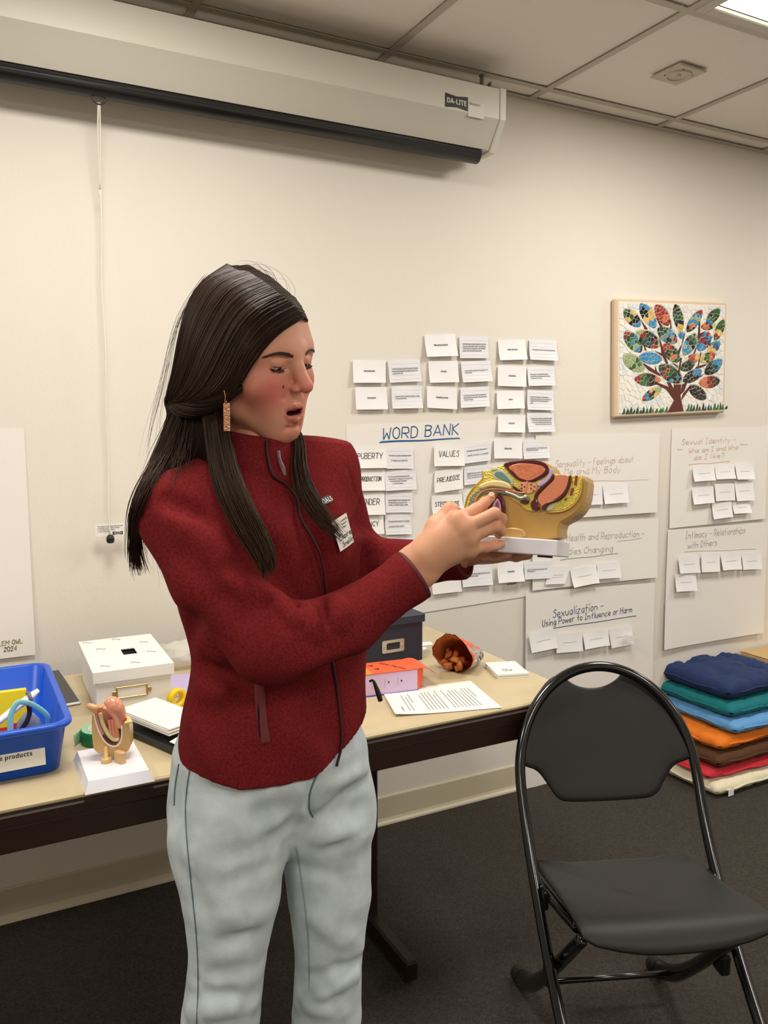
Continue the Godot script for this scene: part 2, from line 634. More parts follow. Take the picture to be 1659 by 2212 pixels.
	for k in 15:
		cp.append(Vector3(0.003 + 0.002 * sin(k * 1.3) - 0.008 * k / 14.0, -0.225 - 0.945 * k / 14.0, -0.058 + 0.004 * cos(k * 0.9)))
	tube(s1, spline(cp, 4), 0.0022, 8)
	obj("cord", s1, white, cord)
	var kn := new_st(true)
	lathe(kn, [Vector2(0, 0.012), Vector2(0.004, 0.008), Vector2(0.0035, 0.003), Vector2(0.005, -0.003), Vector2(0.003, -0.009), Vector2(0, -0.012)], 10, Transform3D(Basis(), Vector3(0.003, -0.23, -0.056)))
	obj("knot", kn, white, cord)
	var bl := new_st(true)
	lathe(bl, [Vector2(0, 0.014), Vector2(0.006, 0.0125), Vector2(0.0105, 0.007), Vector2(0.0118, 0), Vector2(0.0105, -0.007), Vector2(0.008, -0.0105), Vector2(0.0, -0.011)], 20, Transform3D(Basis(), Vector3(-0.005, -1.182, -0.056)))
	obj("ball", bl, black, cord)
	var card := obj("instruction_card", box(Vector3(0.079, 0.036, 0.0006), 0, Vector3(-0.004, -1.155, -0.062)), mat("paper", rgb(238, 234, 226), 0.8), cord)
	var ink := mat("ink", rgb(70, 66, 62), 0.7)
	print_text("This screen is equipped with the new\ncontrolled return. When closing:\n1. Pull down and release.\n2. Let it rise slowly.", 0.0042, ink, card, Transform3D(Basis(), Vector3(-0.038, -1.152, -0.0613)), false, "printed_text", HORIZONTAL_ALIGNMENT_LEFT)
	var mp := new_st()
	prism(mp, P2([-0.014, 0.005, 0, 0.003, 0.014, 0.005, 0.014, -0.005, 0, -0.003, -0.014, -0.005]), 0, 0.0004, 0.0, Transform3D(Basis(), Vector3(0.017, -1.1655, -0.0615)))
	obj("maker_mark", mp, mat("plate_black", rgb(22, 22, 24), 0.4), card)
	print_text("DA-LITE", 0.0062, mat("pale_ink", rgb(226, 222, 210), 0.5), card, Transform3D(Basis(), Vector3(0.017, -1.1655, -0.0609)), true)

func table() -> void:
	var t := thing("folding_table", "long beige-topped table with dark brown edge, standing along the wall", "table", Vector3(0.46, 0, 0.515))
	var W := 1.83
	var D := 0.762
	var top := mat("laminate", rgb(205, 187, 150), 0.32, 0.0, 0.5)
	top.albedo_texture = noise_tex(0.02, 256, 31, 4, ramp2(Color(0.96, 0.955, 0.94), Color(1, 1, 1)))
	top.uv1_triplanar = true
	top.uv1_scale = Vector3.ONE * 1.7
	var edge := mat("dark_edge", rgb(46, 27, 20), 0.35)
	obj("tabletop", box(Vector3(W, 0.012, D), 0.004, Vector3(0, 0.734, 0)), top, t)
	obj("rim", box(Vector3(W + 0.004, 0.03, D + 0.004), 0.006, Vector3(0, 0.712, 0)), edge, t)
	for sg in [-1.0, 1.0]:
		obj("apron", box(Vector3(W - 0.02, 0.05, 0.022), 0.003, Vector3(0, 0.676, sg * (D / 2 - 0.012))), edge, t)
	for sg in [-1.0, 1.0]:
		obj("end_apron", box(Vector3(0.022, 0.05, D - 0.05), 0.003, Vector3(sg * (W / 2 - 0.012), 0.676, 0)), edge, t)
	var steel := mat("brown_steel", rgb(38, 24, 18), 0.4, 0.2)
	for sg in [-1.0, 1.0]:
		var x: float = 0.496 if sg > 0 else -0.72
		var leg := new_st()
		bx(leg, Vector3(x, 0.36, 0.01), Vector3(0.032, 0.66, 0.055), 0.006)
		obj("leg", leg, steel, t)
		var ft := new_st()
		bx(ft, Vector3(x, 0.035, 0.01), Vector3(0.034, 0.055, 0.5), 0.006)
		obj("foot", ft, steel, t)
		for e in [-1.0, 1.0]:
			obj("glide", box(Vector3(0.03, 0.012, 0.03), 0.003, Vector3(x, 0.004, 0.01 + e * 0.22)), mat("black_plastic", rgb(16, 16, 18), 0.35), t)

func chair() -> void:
	var o := Vector3(1.272, 0, 1.209)
	var ang := -0.382
	var t := thing("folding_chair", "black folding chair with plastic seat and rounded backrest, standing on the carpet", "chair", o, ang)
	# local axes: x along the seat's width, z towards the front
	var gloss := mat("chair_tube", rgb(10, 10, 11), 0.16, 0.0, 0.6)
	var plast := mat("chair_plastic", rgb(33, 32, 31), 0.5, 0.0, 0.4)
	bump(plast, noise_tex(0.25, 256, 41, 2), 0.012, 8.0)
	var hw := 0.217
	# the back and front legs are one bent tube
	var pts := []
	var prof := func(y: float) -> float: return 0.09 - 0.445 * y + 0.898 * pow(maxf(0.0, 0.6 - y), 2)
	for k in 7:
		var y := 0.585 * k / 6.0
		pts.append(Vector3(-lerpf(0.2034, hw, k / 6.0), y, prof.call(y)))
	for k in range(1, 12):
		var a := PI - PI * k / 12.0
		var y := 0.585 + 0.24 * sin(a)
		pts.append(Vector3(cos(a) * hw, y, prof.call(y)))
	for k in 7:
		var y := 0.585 * (1.0 - k / 6.0)
		pts.append(Vector3(lerpf(hw, 0.2034, k / 6.0), y, prof.call(y)))
	var st := new_st(true)
	tube(st, spline(pts, 4), 0.0125, 14)
	obj("frame", st, gloss, t)
	# backrest: curved plastic shell in the arch
	var bs := new_st(true)
	var outline := smooth2(P2([-0.08, 0.216, -0.13, 0.198, -0.178, 0.142, -0.205, 0.08, -0.212, 0.042, -0.204, 0.03, -0.17, 0.016, -0.145, -0.02, -0.126, -0.05, -0.1, -0.063, 0, -0.07, 0.1, -0.063, 0.126, -0.05, 0.145, -0.02, 0.17, 0.016, 0.204, 0.03, 0.212, 0.042, 0.205, 0.08, 0.178, 0.142, 0.13, 0.198, 0.08, 0.216, 0.068, 0.198, 0.035, 0.18, 0.0, 0.175, -0.035, 0.18, -0.068, 0.198]), 2)
	shell(bs, outline, 0.013, func(p: Vector2) -> Vector3:
		var y := 0.585 + p.y
		return Vector3(p.x, y, prof.call(y) + 0.002 - 0.055 * (1.0 - pow(p.x / 0.208, 2)) - 0.1 * pow(minf(p.y, 0) / 0.12, 2) * 0.12))
	obj("backrest", bs, plast, t)
	# seat
	var ss := new_st(true)
	var seat := smooth2(P2([-0.185, -0.2, -0.195, -0.215, 0.205, -0.215, 0.198, -0.2, 0.192, 0.0, 0.212, 0.17, 0.208, 0.205, 0.12, 0.224, 0, 0.23, -0.1, 0.226, -0.19, 0.207, -0.195, 0.17, -0.185, 0.0]), 1)
	shell(ss, seat, 0.012, func(p: Vector2) -> Vector3:
		var dip := -0.014 * (1.0 - pow(p.x / 0.2, 2)) * clampf((0.2 - p.y) / 0.2, 0, 1)
		var back := 0.008 * pow(clampf((-p.y - 0.1) / 0.12, 0, 1), 2) * pow(absf(p.x) / 0.2, 2)
		var nose := -0.05 * pow(clampf((p.y - 0.16) / 0.07, 0, 1.1), 1.7)
		return Vector3(p.x, 0.418 + dip + back + nose + 0.16 * p.y, p.y * 0.88 + 0.02))
	obj("seat", ss, plast, t)
	# seat rails and rear legs
	for sg in [-1.0, 1.0]:
		var rl := new_st(true)
		tube(rl, spline([Vector3(sg * 0.192, 0.37, -0.13), Vector3(sg * 0.186, 0.4, 0.05), Vector3(sg * 0.178, 0.412, 0.13)], 6), 0.011, 10)
		obj("seat_rail", rl, gloss, t)
		var lg := new_st(true)
		tube(lg, spline([Vector3(sg * 0.176, 0.4, 0.15), Vector3(sg * 0.178, 0.3, 0.06), Vector3(sg * 0.18, 0.16, -0.07), Vector3(sg * 0.181, 0.07, -0.17), Vector3(sg * 0.181, 0.016, -0.265)], 6), [0.012, 0.013, 0.014, 0.018, 0.02], 12, false, 1.15)
		var leg := obj("rear_leg", lg, gloss, t)
		var ft := new_st(true)
		tube(ft, PackedVector3Array([Vector3(sg * 0.181, 0.03, -0.245), Vector3(sg * 0.181, 0.014, -0.285)]), 0.021, 12)
		obj("foot", ft, mat("rubber", rgb(12, 12, 12), 0.7), leg)
		obj("lock", box(Vector3(0.026, 0.05, 0.04), 0.006, Vector3(sg * 0.196, 0.235, 0.02)), mat("black_plastic", rgb(16, 16, 18), 0.35), t)
		obj("pivot_bracket", box(Vector3(0.012, 0.045, 0.06), 0.004, Vector3(sg * 0.2, 0.385, -0.035)), gloss, t)
		var fs := new_st(true)
		tube(fs, PackedVector3Array([Vector3(sg * 0.2034, 0.02, prof.call(0.02)), Vector3(sg * 0.2034, 0.0, prof.call(0.0))]), 0.016, 12)
		obj("front_foot", fs, mat("rubber", rgb(12, 12, 12), 0.7), t)
	var cb := new_st(true)
	tube(cb, PackedVector3Array([Vector3(-0.18, 0.075, -0.165), Vector3(0.18, 0.075, -0.165)]), 0.008, 10)
	obj("crossbar", cb, gloss, t)

# a curved shell over a polygon: at(Vector2) gives its middle surface
func shell(st: SurfaceTool, poly: PackedVector2Array, thick: float, at: Callable) -> void:
	poly = ccw(poly)
	var n := poly.size()
	var rings := []
	var steps := [1.0, 0.985, 0.93, 0.8, 0.62, 0.42, 0.22, 0.0]
	var offs := [0.0, 0.38, 0.5, 0.5, 0.5, 0.5, 0.5, 0.5]
	var mid := Vector2.ZERO
	for p in poly:
		mid += p / n
	for side in [1.0, -1.0]:
		var prev := PackedVector3Array()
		for s in steps.size():
			var ring := PackedVector3Array()
			for p in poly:
				var q: Vector2 = mid.lerp(p, steps[s])
				var c: Vector3 = at.call(q)
				var du: Vector3 = at.call(q + Vector2(0.002, 0)) - c
				var dv: Vector3 = at.call(q + Vector2(0, 0.002)) - c
				ring.append(c + du.cross(dv).normalized() * thick * offs[s] * side)
			if s > 0:
				for k in n:
					var k2 := (k + 1) % n
					if side > 0:
						quad(st, prev[k], prev[k2], ring[k2], ring[k])
					else:
						quad(st, prev[k], ring[k], ring[k2], prev[k2])
			prev = ring

func cushions() -> void:
	# bottom to top: colour, thickness, near corner
	var rows := [
		["cream seat cushion at the bottom of the stack, on the carpet", rgb(226, 218, 190), 0.056, Vector3(2.477, 0.01, 0.433), 0.02],
		["red seat cushion between the cream and the brown one", rgb(196, 50, 60), 0.036, Vector3(2.471, 0.057, 0.392), -0.05],
		["brown seat cushion between the orange and the red one", rgb(84, 54, 34), 0.058, Vector3(2.512, 0.093, 0.402), 0.0],
		["orange seat cushion between the light blue and the brown one", rgb(222, 118, 34), 0.054, Vector3(2.54, 0.151, 0.385), 0.03],
		["light blue seat cushion between the teal and the orange one", rgb(98, 156, 206), 0.055, Vector3(2.613, 0.205, 0.388), -0.02],
		["teal seat cushion just under the navy one", rgb(24, 112, 118), 0.058, Vector3(2.626, 0.26, 0.359), 0.02],
		["navy blue tufted seat cushion on top of the stack", rgb(36, 52, 92), 0.075, Vector3(2.646, 0.318, 0.328), 0.03],
	]
	var y := 0.0
	var i := 0
	for r in rows:
		var hc: float = r[2]
		var turn: float = 0.0 + r[4]
		var c0: Vector3 = r[3]
		var sz := 0.43
		var t := thing("seat_cushion", r[0], "cushion", Vector3(c0.x, y, c0.z), turn, "stacked seat cushions")
		var m := mat("cushion_%d" % i, r[1], 0.7, 0.0, 0.3)
		m.rim_enabled = true
		m.rim = 0.25
		m.rim_tint = 0.6
		bump(m, noise_tex(0.02, 256, 50 + i, 4), 0.45, 3.0)
		var st := new_st(true)
		pillow(st, sz, hc, i)
		obj("cover", st, m, t)
		var pp := new_st(true)
		var loop := []
		for k in 24:
			var a := TAU * k / 24.0
			var q := sq(a) * 0.497
			loop.append(Vector3(sz / 2 + q.x * sz, hc * 0.5 + 0.003 * sin(k * 2.1 + i), -sz / 2 + q.y * sz))
		tube(pp, spline(loop, 3, true), 0.0045, 6, true)
		obj("piping", pp, m, t)
		if i == 0:
			obj("care_label", box(Vector3(0.03, 0.026, 0.001), 0, Vector3(0.07, hc * 0.32, 0.004)), mat("paper", rgb(238, 234, 226), 0.8), t)
		y += hc * 1.0
		i += 1
	# cardboard carton behind the stack
	var b := thing("cardboard_carton", "plain brown cardboard carton behind the cushion stack", "box", Vector3(3.1, 0, 0.012))
	var cb := mat("cardboard", rgb(205, 172, 122), 0.85)
	cb.albedo_texture = noise_tex(0.01, 256, 77, 3, ramp2(Color(0.94, 0.93, 0.92), Color(1, 1, 1)))
	cb.uv1_triplanar = true
	obj("body", box(Vector3(0.7, 0.385, 0.42), 0.004, Vector3(0.35, 0.1925, 0.21)), cb, b)
	for k in 2:
		obj("flap", box(Vector3(0.7, 0.004, 0.206), 0.001, Vector3(0.35, 0.388, 0.104 + 0.212 * k)), cb, b)

func sq(a: float) -> Vector2:
	var c := cos(a)
	var s := sin(a)
	var k := pow(pow(absf(c), 7.0) + pow(absf(s), 7.0), -1.0 / 7.0)
	return Vector2(c * k, s * k)

# local: the near corner at the origin, x to the right, z negative to the back
func pillow(st: SurfaceTool, s: float, h: float, seed_: int) -> void:
	var n := FastNoiseLite.new()
	n.seed = seed_
	n.frequency = 7.0
	var N := 28
	for side in [1.0, -1.0]:
		var g := []
		for i in N + 1:
			var row := PackedVector3Array()
			for j in N + 1:
				var u := float(i) / N * 2.0 - 1.0
				var v := float(j) / N * 2.0 - 1.0
				# squash the square a little at its corners
				var x := u * (1.0 - 0.012 * v * v)
				var z := v * (1.0 - 0.012 * u * u)
				var e := pow(maxf(0.0, (1.0 - pow(absf(u), 9.0)) * (1.0 - pow(absf(v), 9.0))), 0.4)
				var tuft := 0.0
				for a in [-0.42, 0.42]:
					for b in [-0.42, 0.42]:
						tuft += exp(-(pow(u - a, 2) + pow(v - b, 2)) / 0.02) + 0.35 * exp(-pow(minf(absf(u - a), absf(v - b)), 2) / 0.004) * 0.5
				var top: float = h * 0.5 * e + (h * (0.16 if seed_ == 6 else 0.05) * (1 - u * u) * (1 - v * v) if side > 0 else 0.0)
				top -= h * (0.3 if seed_ == 6 else 0.12) * tuft * e if side > 0 else 0.0
				top += n.get_noise_2d(u * 0.8 + seed_, v * 0.8) * h * 0.1 * e * (1.0 if side > 0 else 0.4)
				top += n.get_noise_2d(u * 3.0 + seed_, v * 3.0 + 9.0) * h * 0.06 * e
				top = minf(top, h * 0.5) if side < 0 or seed_ < 6 else top
				row.append(Vector3(s / 2 + x * s / 2 + n.get_noise_2d(v * 2.0, 3.0 + seed_) * 0.008, h * 0.5 + side * top, -s / 2 + z * s / 2 + n.get_noise_2d(u * 2.0, 7.0 + seed_) * 0.008))
			g.append(row)
		for i in N:
			for j in N:
				if side > 0:
					quad(st, g[i][j], g[i][j + 1], g[i + 1][j + 1], g[i + 1][j])
				else:
					quad(st, g[i][j], g[i + 1][j], g[i + 1][j + 1], g[i][j + 1])

# ------------------------------------------------------------------ mosaic
func mosaic() -> void:
	var tl: Vector3 = Vector3(2.276, 1.897, 0.02)
	var tr: Vector3 = Vector3(2.897, 1.92, 0.02)
	var bl: Vector3 = Vector3(2.284, 1.44, 0.02)
	var ux := (tr - tl)
	var uy := (tl - bl)
	var W := ux.length()
	var H := uy.length()
	var b := Basis(ux.normalized(), uy.normalized(), ux.normalized().cross(uy.normalized()))
	var t := thing("mosaic_panel", "square mosaic panel of a tree with many-coloured leaves, hanging on the wall", "mosaic")
	t.transform = Transform3D(b.orthonormalized(), bl + (tr - tl) * 0.5 * 0.0 + Vector3(0, 0, -0.018))
	var wood := mat("mosaic_board", rgb(216, 190, 158), 0.6)
	obj("board", box(Vector3(W, H, 0.026), 0.006, Vector3(W / 2, H / 2, 0.013)), wood, t)
	obj("grout", box(Vector3(W * 0.955, H * 0.955, 0.001), 0.0, Vector3(W / 2, H / 2, 0.0262)), mat("grout", rgb(232, 218, 202), 0.9), t)
	# a point of the picture, on a sheet of 1659 x 1714 dots in which the panel's corners lie at (160,125) (1500,185) (130,1570) (1440,1540)
	var at := func(p: Vector2) -> Vector2:
		var v := (p.y - 150.0) / 1400.0
		var u := 0.5
		for k in 3:
			u = (p.x - lerpf(170, 130, v)) / (lerpf(1500, 1440, v) - lerpf(170, 130, v))
			v = (p.y - lerpf(125, 185, u)) / (lerpf(1570, 1540, u) - lerpf(125, 185, u))
		return Vector2(u * W, (1 - v) * H)
	var cols := {
		"g": rgb(36, 92, 36), "d": rgb(22, 58, 34), "k": rgb(18, 18, 18), "b": rgb(32, 132, 186), "n": rgb(28, 62, 108), "r": rgb(150, 38, 30), "o": rgb(206, 106, 62), "y": rgb(220, 180, 92),
		"l": rgb(150, 172, 120), "t": rgb(20, 74, 78), "m": rgb(104, 24, 30), "s": rgb(120, 146, 128), "w": rgb(92, 38, 26),
	}
	# centre, length, width, direction of the tip in degrees, colours from the tip to the stalk
	var leaves := [
		[345, 365, 275, 150, 128, "gdygkbb"], [525, 335, 350, 150, 118, "bbkkyybbb"], [690, 330, 300, 150, 118, "rrrrorr"], [880, 365, 350, 125, 100, "kgdgtkyy"],
		[1075, 405, 330, 130, 55, "rbblbokk"], [1310, 350, 250, 130, 48, "bgdkgbb"], [1245, 465, 190, 110, 190, "rokyg"], [1385, 515, 290, 115, 65, "dgdgyrg"],
		[350, 650, 310, 165, 125, "rmdgbglbk"], [520, 620, 330, 190, 145, "lrkdtkrl"], [745, 575, 290, 175, 140, "ktdsbksr"], [905, 560, 130, 70, 100, "ybb"],
		[1010, 690, 310, 150, 62, "lgdkblbs"], [1185, 655, 270, 170, 60, "rbnmrbb"], [1310, 725, 210, 130, 42, "rbnyyo"], [545, 850, 275, 155, 170, "bbbbbb"],
		[350, 905, 310, 175, 138, "lllgll"], [785, 790, 290, 165, 125, "rrkgdolg"], [1050, 862, 180, 120, 20, "yyory"], [1230, 855, 220, 130, 25, "rokgyl"],
		[980, 950, 200, 130, 30, "dgkdg"], [1300, 970, 280, 155, 38, "bbtdnkg"], [500, 1112, 300, 165, 175, "rrgdkko"], [770, 1045, 340, 190, 140, "kdrgdbkl"],
		[1035, 1078, 270, 145, 30, "bbkkkk"], [1245, 1155, 270, 160, 5, "kkmroos"], [550, 1287, 280, 120, 215, "rbgkydl"], [1095, 1282, 270, 150, 320, "kkkkkk"],
	]
	var shapes := []
	var glaze := {}
	for k in cols:
		for v in 3:
			var m := mat("glaze_%s%d" % [k, v], cols[k].lightened(0.06 * v), 0.12, 0.0, 0.6)
			glaze[k + str(v)] = m
	for v in 3:
		glaze["p%d" % v] = mat("glaze_p%d" % v, [rgb(236, 236, 230), rgb(222, 226, 226), rgb(240, 234, 222)][v], 0.12, 0.0, 0.6)
	var tiles := []
	# trunk, branches and grass
	var brown := [
		[805, 1175, 895, 1175, 885, 1335, 915, 1510, 720, 1520, 800, 1372], [850, 1300, 800, 1365, 720, 1240, 600, 1165, 615, 1150, 760, 1212], [835, 1300, 795, 1290, 722, 1145, 765, 1150], [888, 1300, 905, 1180, 970, 1148, 930, 1260],
		[890, 1365, 910, 1300, 985, 1212, 992, 1240, 915, 1345], [650, 1072, 520, 1000, 428, 890, 545, 968, 658, 1050], [722, 922, 670, 800, 648, 585, 705, 790, 745, 915], [690, 835, 598, 765, 680, 800], [860, 1032, 888, 855, 912, 850, 882, 1032],
		[848, 795, 910, 690, 958, 510, 948, 600, 880, 810], [860, 975, 788, 902, 860, 950], [1065, 985, 1090, 960, 1225, 925, 1190, 955, 1130, 980], [1100, 950, 1138, 795, 1150, 800, 1118, 948], [1052, 800, 1085, 725, 1095, 730, 1070, 802],
		[1085, 625, 1130, 560, 1205, 530, 1150, 580], [1112, 590, 1128, 405, 1142, 410, 1138, 560], [1242, 690, 1280, 600, 1292, 600, 1260, 680], [485, 498, 442, 385, 515, 498], [478, 748, 460, 660, 500, 755], [662, 470, 620, 362, 692, 465],
		[777, 495, 784, 375, 797, 490], [594, 1005, 590, 940, 618, 1030], [1100, 1095, 1180, 1052, 1140, 1090], [1275, 880, 1310, 840, 1318, 855],
	]
	for q in brown:
		var p := P2(q)
		var o := PackedVector2Array()
		for v in p:
			o.append(at.call(v))
		shapes.append(ccw(o))
		tiles.append([ccw(o), "w0", "branch_tile"])
	for k in 34:
		var x := 205.0 + k * 37.0 + rng.randf() * 8
		if x > 690 and x < 940:
			continue
		var y := lerpf(1530, 1500, (x - 200) / 1240)
		var h := rng.randf_range(45, 95)
		var w := rng.randf_range(24, 34)
		var lean := rng.randf_range(0, 14)
		var o := PackedVector2Array()
		for v in [Vector2(x, y), Vector2(x + w, y - 3), Vector2(x + w - 4 + lean, y - h * 0.6), Vector2(x + w * 0.6 + lean, y - h), Vector2(x + 5, y - h * 0.35)]:
			o.append(at.call(v))
		shapes.append(ccw(o))
		tiles.append([ccw(o), ("g%d" if rng.randf() < 0.6 else "d%d") % rng.randi_range(0, 2), "grass_tile"])
	for lf in leaves:
		var dir := Vector2(cos(deg_to_rad(lf[4])), -sin(deg_to_rad(lf[4])))
		var nrm := Vector2(-dir.y, dir.x)
		var c := Vector2(lf[0], lf[1])
		var o := PackedVector2Array()
		for k in 16:
			var a := TAU * k / 16
			var s := cos(a)
			o.append(at.call(c + dir * s * lf[2] / 2 + nrm * sin(a) * pow(absf(sin(a)), 0.3) * lf[3] / 2))
		o = ccw(o)
		# seeds inside the leaf
		var seeds := []
		var n := int(lf[2] * lf[3] / 2000.0)
		for k in n * 6:
			var s := rng.randf_range(-1, 1)
			var q := rng.randf_range(-1, 1)
			var p: Vector2 = at.call(c + dir * s * lf[2] / 2 + nrm * q * lf[3] / 2)
			if not Geometry2D.is_point_in_polygon(p, o):
				continue
			var ok := true
			for other in seeds:
				if other[0].distance_to(p) < 0.0125:
					ok = false
			if ok:
				seeds.append([p, (1 - s) / 2])
		for i in seeds.size():
			var cell := o
			for j in seeds.size():
				if i != j:
					cell = half(cell, seeds[i][0], seeds[j][0])
			var names: String = lf[5]
			var ch := names.substr(clampi(int(seeds[i][1] * names.length() + rng.randf_range(-0.7, 0.7)), 0, names.length() - 1), 1)
			var off := Geometry2D.offset_polygon(cell, -0.0012)
			if off.size() and area(off[0]) > 1.5e-5:
				tiles.append([ccw(off[0]), ch + str(rng.randi_range(0, 2)), "leaf_tile"])
		shapes.append(ccw(Geometry2D.offset_polygon(o, 0.0008)[0]))
	# pale ground
	var lo := Vector2(0.03 * W, 0.035 * H)
	var hi := Vector2(0.97 * W, 0.965 * H)
	var frame := PackedVector2Array([lo, Vector2(hi.x, lo.y), hi, Vector2(lo.x, hi.y)])
	var pts := []
	for k in 9000:
		var p := Vector2(rng.randf_range(lo.x, hi.x), rng.randf_range(lo.y, hi.y))
		var ok := true
		for o in pts:
			if absf(o.x - p.x) < 0.019 and o.distance_to(p) < 0.0185:
				ok = false
				break
		if ok:
			pts.append(p)
	for i in pts.size():
		var cell := frame
		for j in pts.size():
			if i != j and absf(pts[i].x - pts[j].x) < 0.06 and absf(pts[i].y - pts[j].y) < 0.06:
				cell = half(cell, pts[i], pts[j])
		var pieces := [cell]
		for s in shapes:
			var next := []
			for c in pieces:
				for r in Geometry2D.clip_polygons(c, s):
					if not Geometry2D.is_polygon_clockwise(r):
						next.append(r)
			pieces = next
		for c in pieces:
			for off in Geometry2D.offset_polygon(c, -0.0009):
				if area(off) > 2e-5:
					tiles.append([ccw(off), "p%d" % rng.randi_range(0, 2), "white_tile"])
	# the largest of each kind are pieces of their own
	tiles.sort_custom(func(p, q): return area(p[0]) > area(q[0]))
	var count := {}
	var rest := {}
	for q in tiles:
		count[q[2]] = count.get(q[2], 0) + 1
		var lift := rng.randf_range(0.0282, 0.0295)
		if count[q[2]] <= 300:
			var st := new_st()
			prism(st, q[0], 0.0266, lift, 0.0006, Transform3D.IDENTITY, false)
			obj(q[2], st, glaze[q[1]], t)
		else:
			if not rest.has(q[1]):
				rest[q[1]] = new_st()
			prism(rest[q[1]], q[0], 0.0266, lift, 0.0006, Transform3D.IDENTITY, false)
	if rest.size():
		var am := ArrayMesh.new()
		for k in rest:
			rest[k].generate_normals()
			rest[k].commit(am)
			am.surface_set_material(am.get_surface_count() - 1, glaze[k])
		var o := MeshInstance3D.new()
		o.name = "small_tiles"
		o.mesh = am
		t.add_child(o, true)
		o.set_meta("kind", "stuff")

func area(p: PackedVector2Array) -> float:
	var s := 0.0
	for i in p.size():
		s += p[i].cross(p[(i + 1) % p.size()])
	return absf(s) / 2

# the part of a convex polygon nearer to a than to b
func half(poly: PackedVector2Array, a: Vector2, b: Vector2) -> PackedVector2Array:
	var n := b - a
	var d := n.dot((a + b) / 2)
	var o := PackedVector2Array()
	for i in poly.size():
		var p := poly[i]
		var q := poly[(i + 1) % poly.size()]
		var dp := n.dot(p) - d
		var dq := n.dot(q) - d
		if dp <= 0:
			o.append(p)
		if dp * dq < 0:
			o.append(p + (q - p) * dp / (dp - dq))
	return o

# ------------------------------------------------------------------ sheets on the wall
# a sheet of paper hanging from tl to tr and bl; lift is how far its lower edge stands off
func paper(o: Node3D, tl: Vector3, tr: Vector3, bl: Vector3, off: float, lift: float, curl: float, m: Material, nu := 8, nv := 10, called := "sheet") -> Callable:
	var ph := rng.randf() * TAU
	var ex := tr - tl
	var ey := bl - tl
	var W := ex.length()
	var at := func(q: Vector2) -> Vector3:
		# q in metres from the lower left corner
		var u := q.x / W
		var v := q.y / ey.length()
		var p := tl + ex * u + ey * (1 - v)
		var z := off + lift * pow(clampf(1 - v, 0, 1), 2.0) + curl * pow(absf(u - 0.5) * 2.0, 3.0) * (1 - v) + 0.12 * lift * sin(ph + u * 5.0 + v * 3.0)
		return Vector3(p.x, p.y, maxf(z, 0.0006))
	var L := ey.length()
	var st := new_st(true)
	sheet(st, nu, nv, func(u: float, v: float) -> Vector3: return at.call(Vector2(u * W, v * L)), 0.0003)
	obj(called, st, m, o)
	return func(q: Vector2) -> Vector3: return at.call(q) + Vector3(0, 0, 0.0006)

# writing whose baseline runs from p0 to p1 on the wall
func scrawl(o: Node3D, at: Callable, tl: Vector3, tr: Vector3, bl: Vector3, text: String, p0: Vector3, p1: Vector3, cap: float, pen: float, m: Material, called := "handwriting", lean := 0.1) -> void:
	var a := flat(tl, tr, bl, p0)
	var b := flat(tl, tr, bl, p1)
	var keep := rng.state
	var probe := SurfaceTool.new()
	probe.begin(Mesh.PRIMITIVE_TRIANGLES)
	var sq := (b - a).length() / write(probe, text, Vector2.ZERO, cap, pen, at)
	rng.state = keep
	var st := new_st()
	write(st, text, a, cap, pen, at, (b.y - a.y) / (b.x - a.x), sq, lean)
	obj(called, st, m, o)

func flat(tl: Vector3, tr: Vector3, bl: Vector3, p: Vector3) -> Vector2:
	var ex := (tr - tl).normalized()
	var ey := tl - bl
	var d := p - bl
	# skewed sheet: solve d = ex * x + ey * v
	var det := ex.x * ey.y - ex.y * ey.x
	return Vector2((d.x * ey.y - d.y * ey.x) / det, (ex.x * d.y - ex.y * d.x) / det * ey.length())

func line2(tl: Vector3, tr: Vector3, bl: Vector3, p: Vector3, q: Vector3) -> Array:
	return [flat(tl, tr, bl, p), flat(tl, tr, bl, q)]

func underline(o: Node3D, at: Callable, pts: Array, pen: float, m: Material) -> void:
	var st := new_st()
	for l in pts:
		var p := PackedVector2Array()
		for k in 9:
			p.append(l[0].lerp(l[1], k / 8.0) + Vector2(0, 0.0012 * sin(k * 1.1)))
		stroke(st, p, pen, at)
	obj("underline", st, m, o)

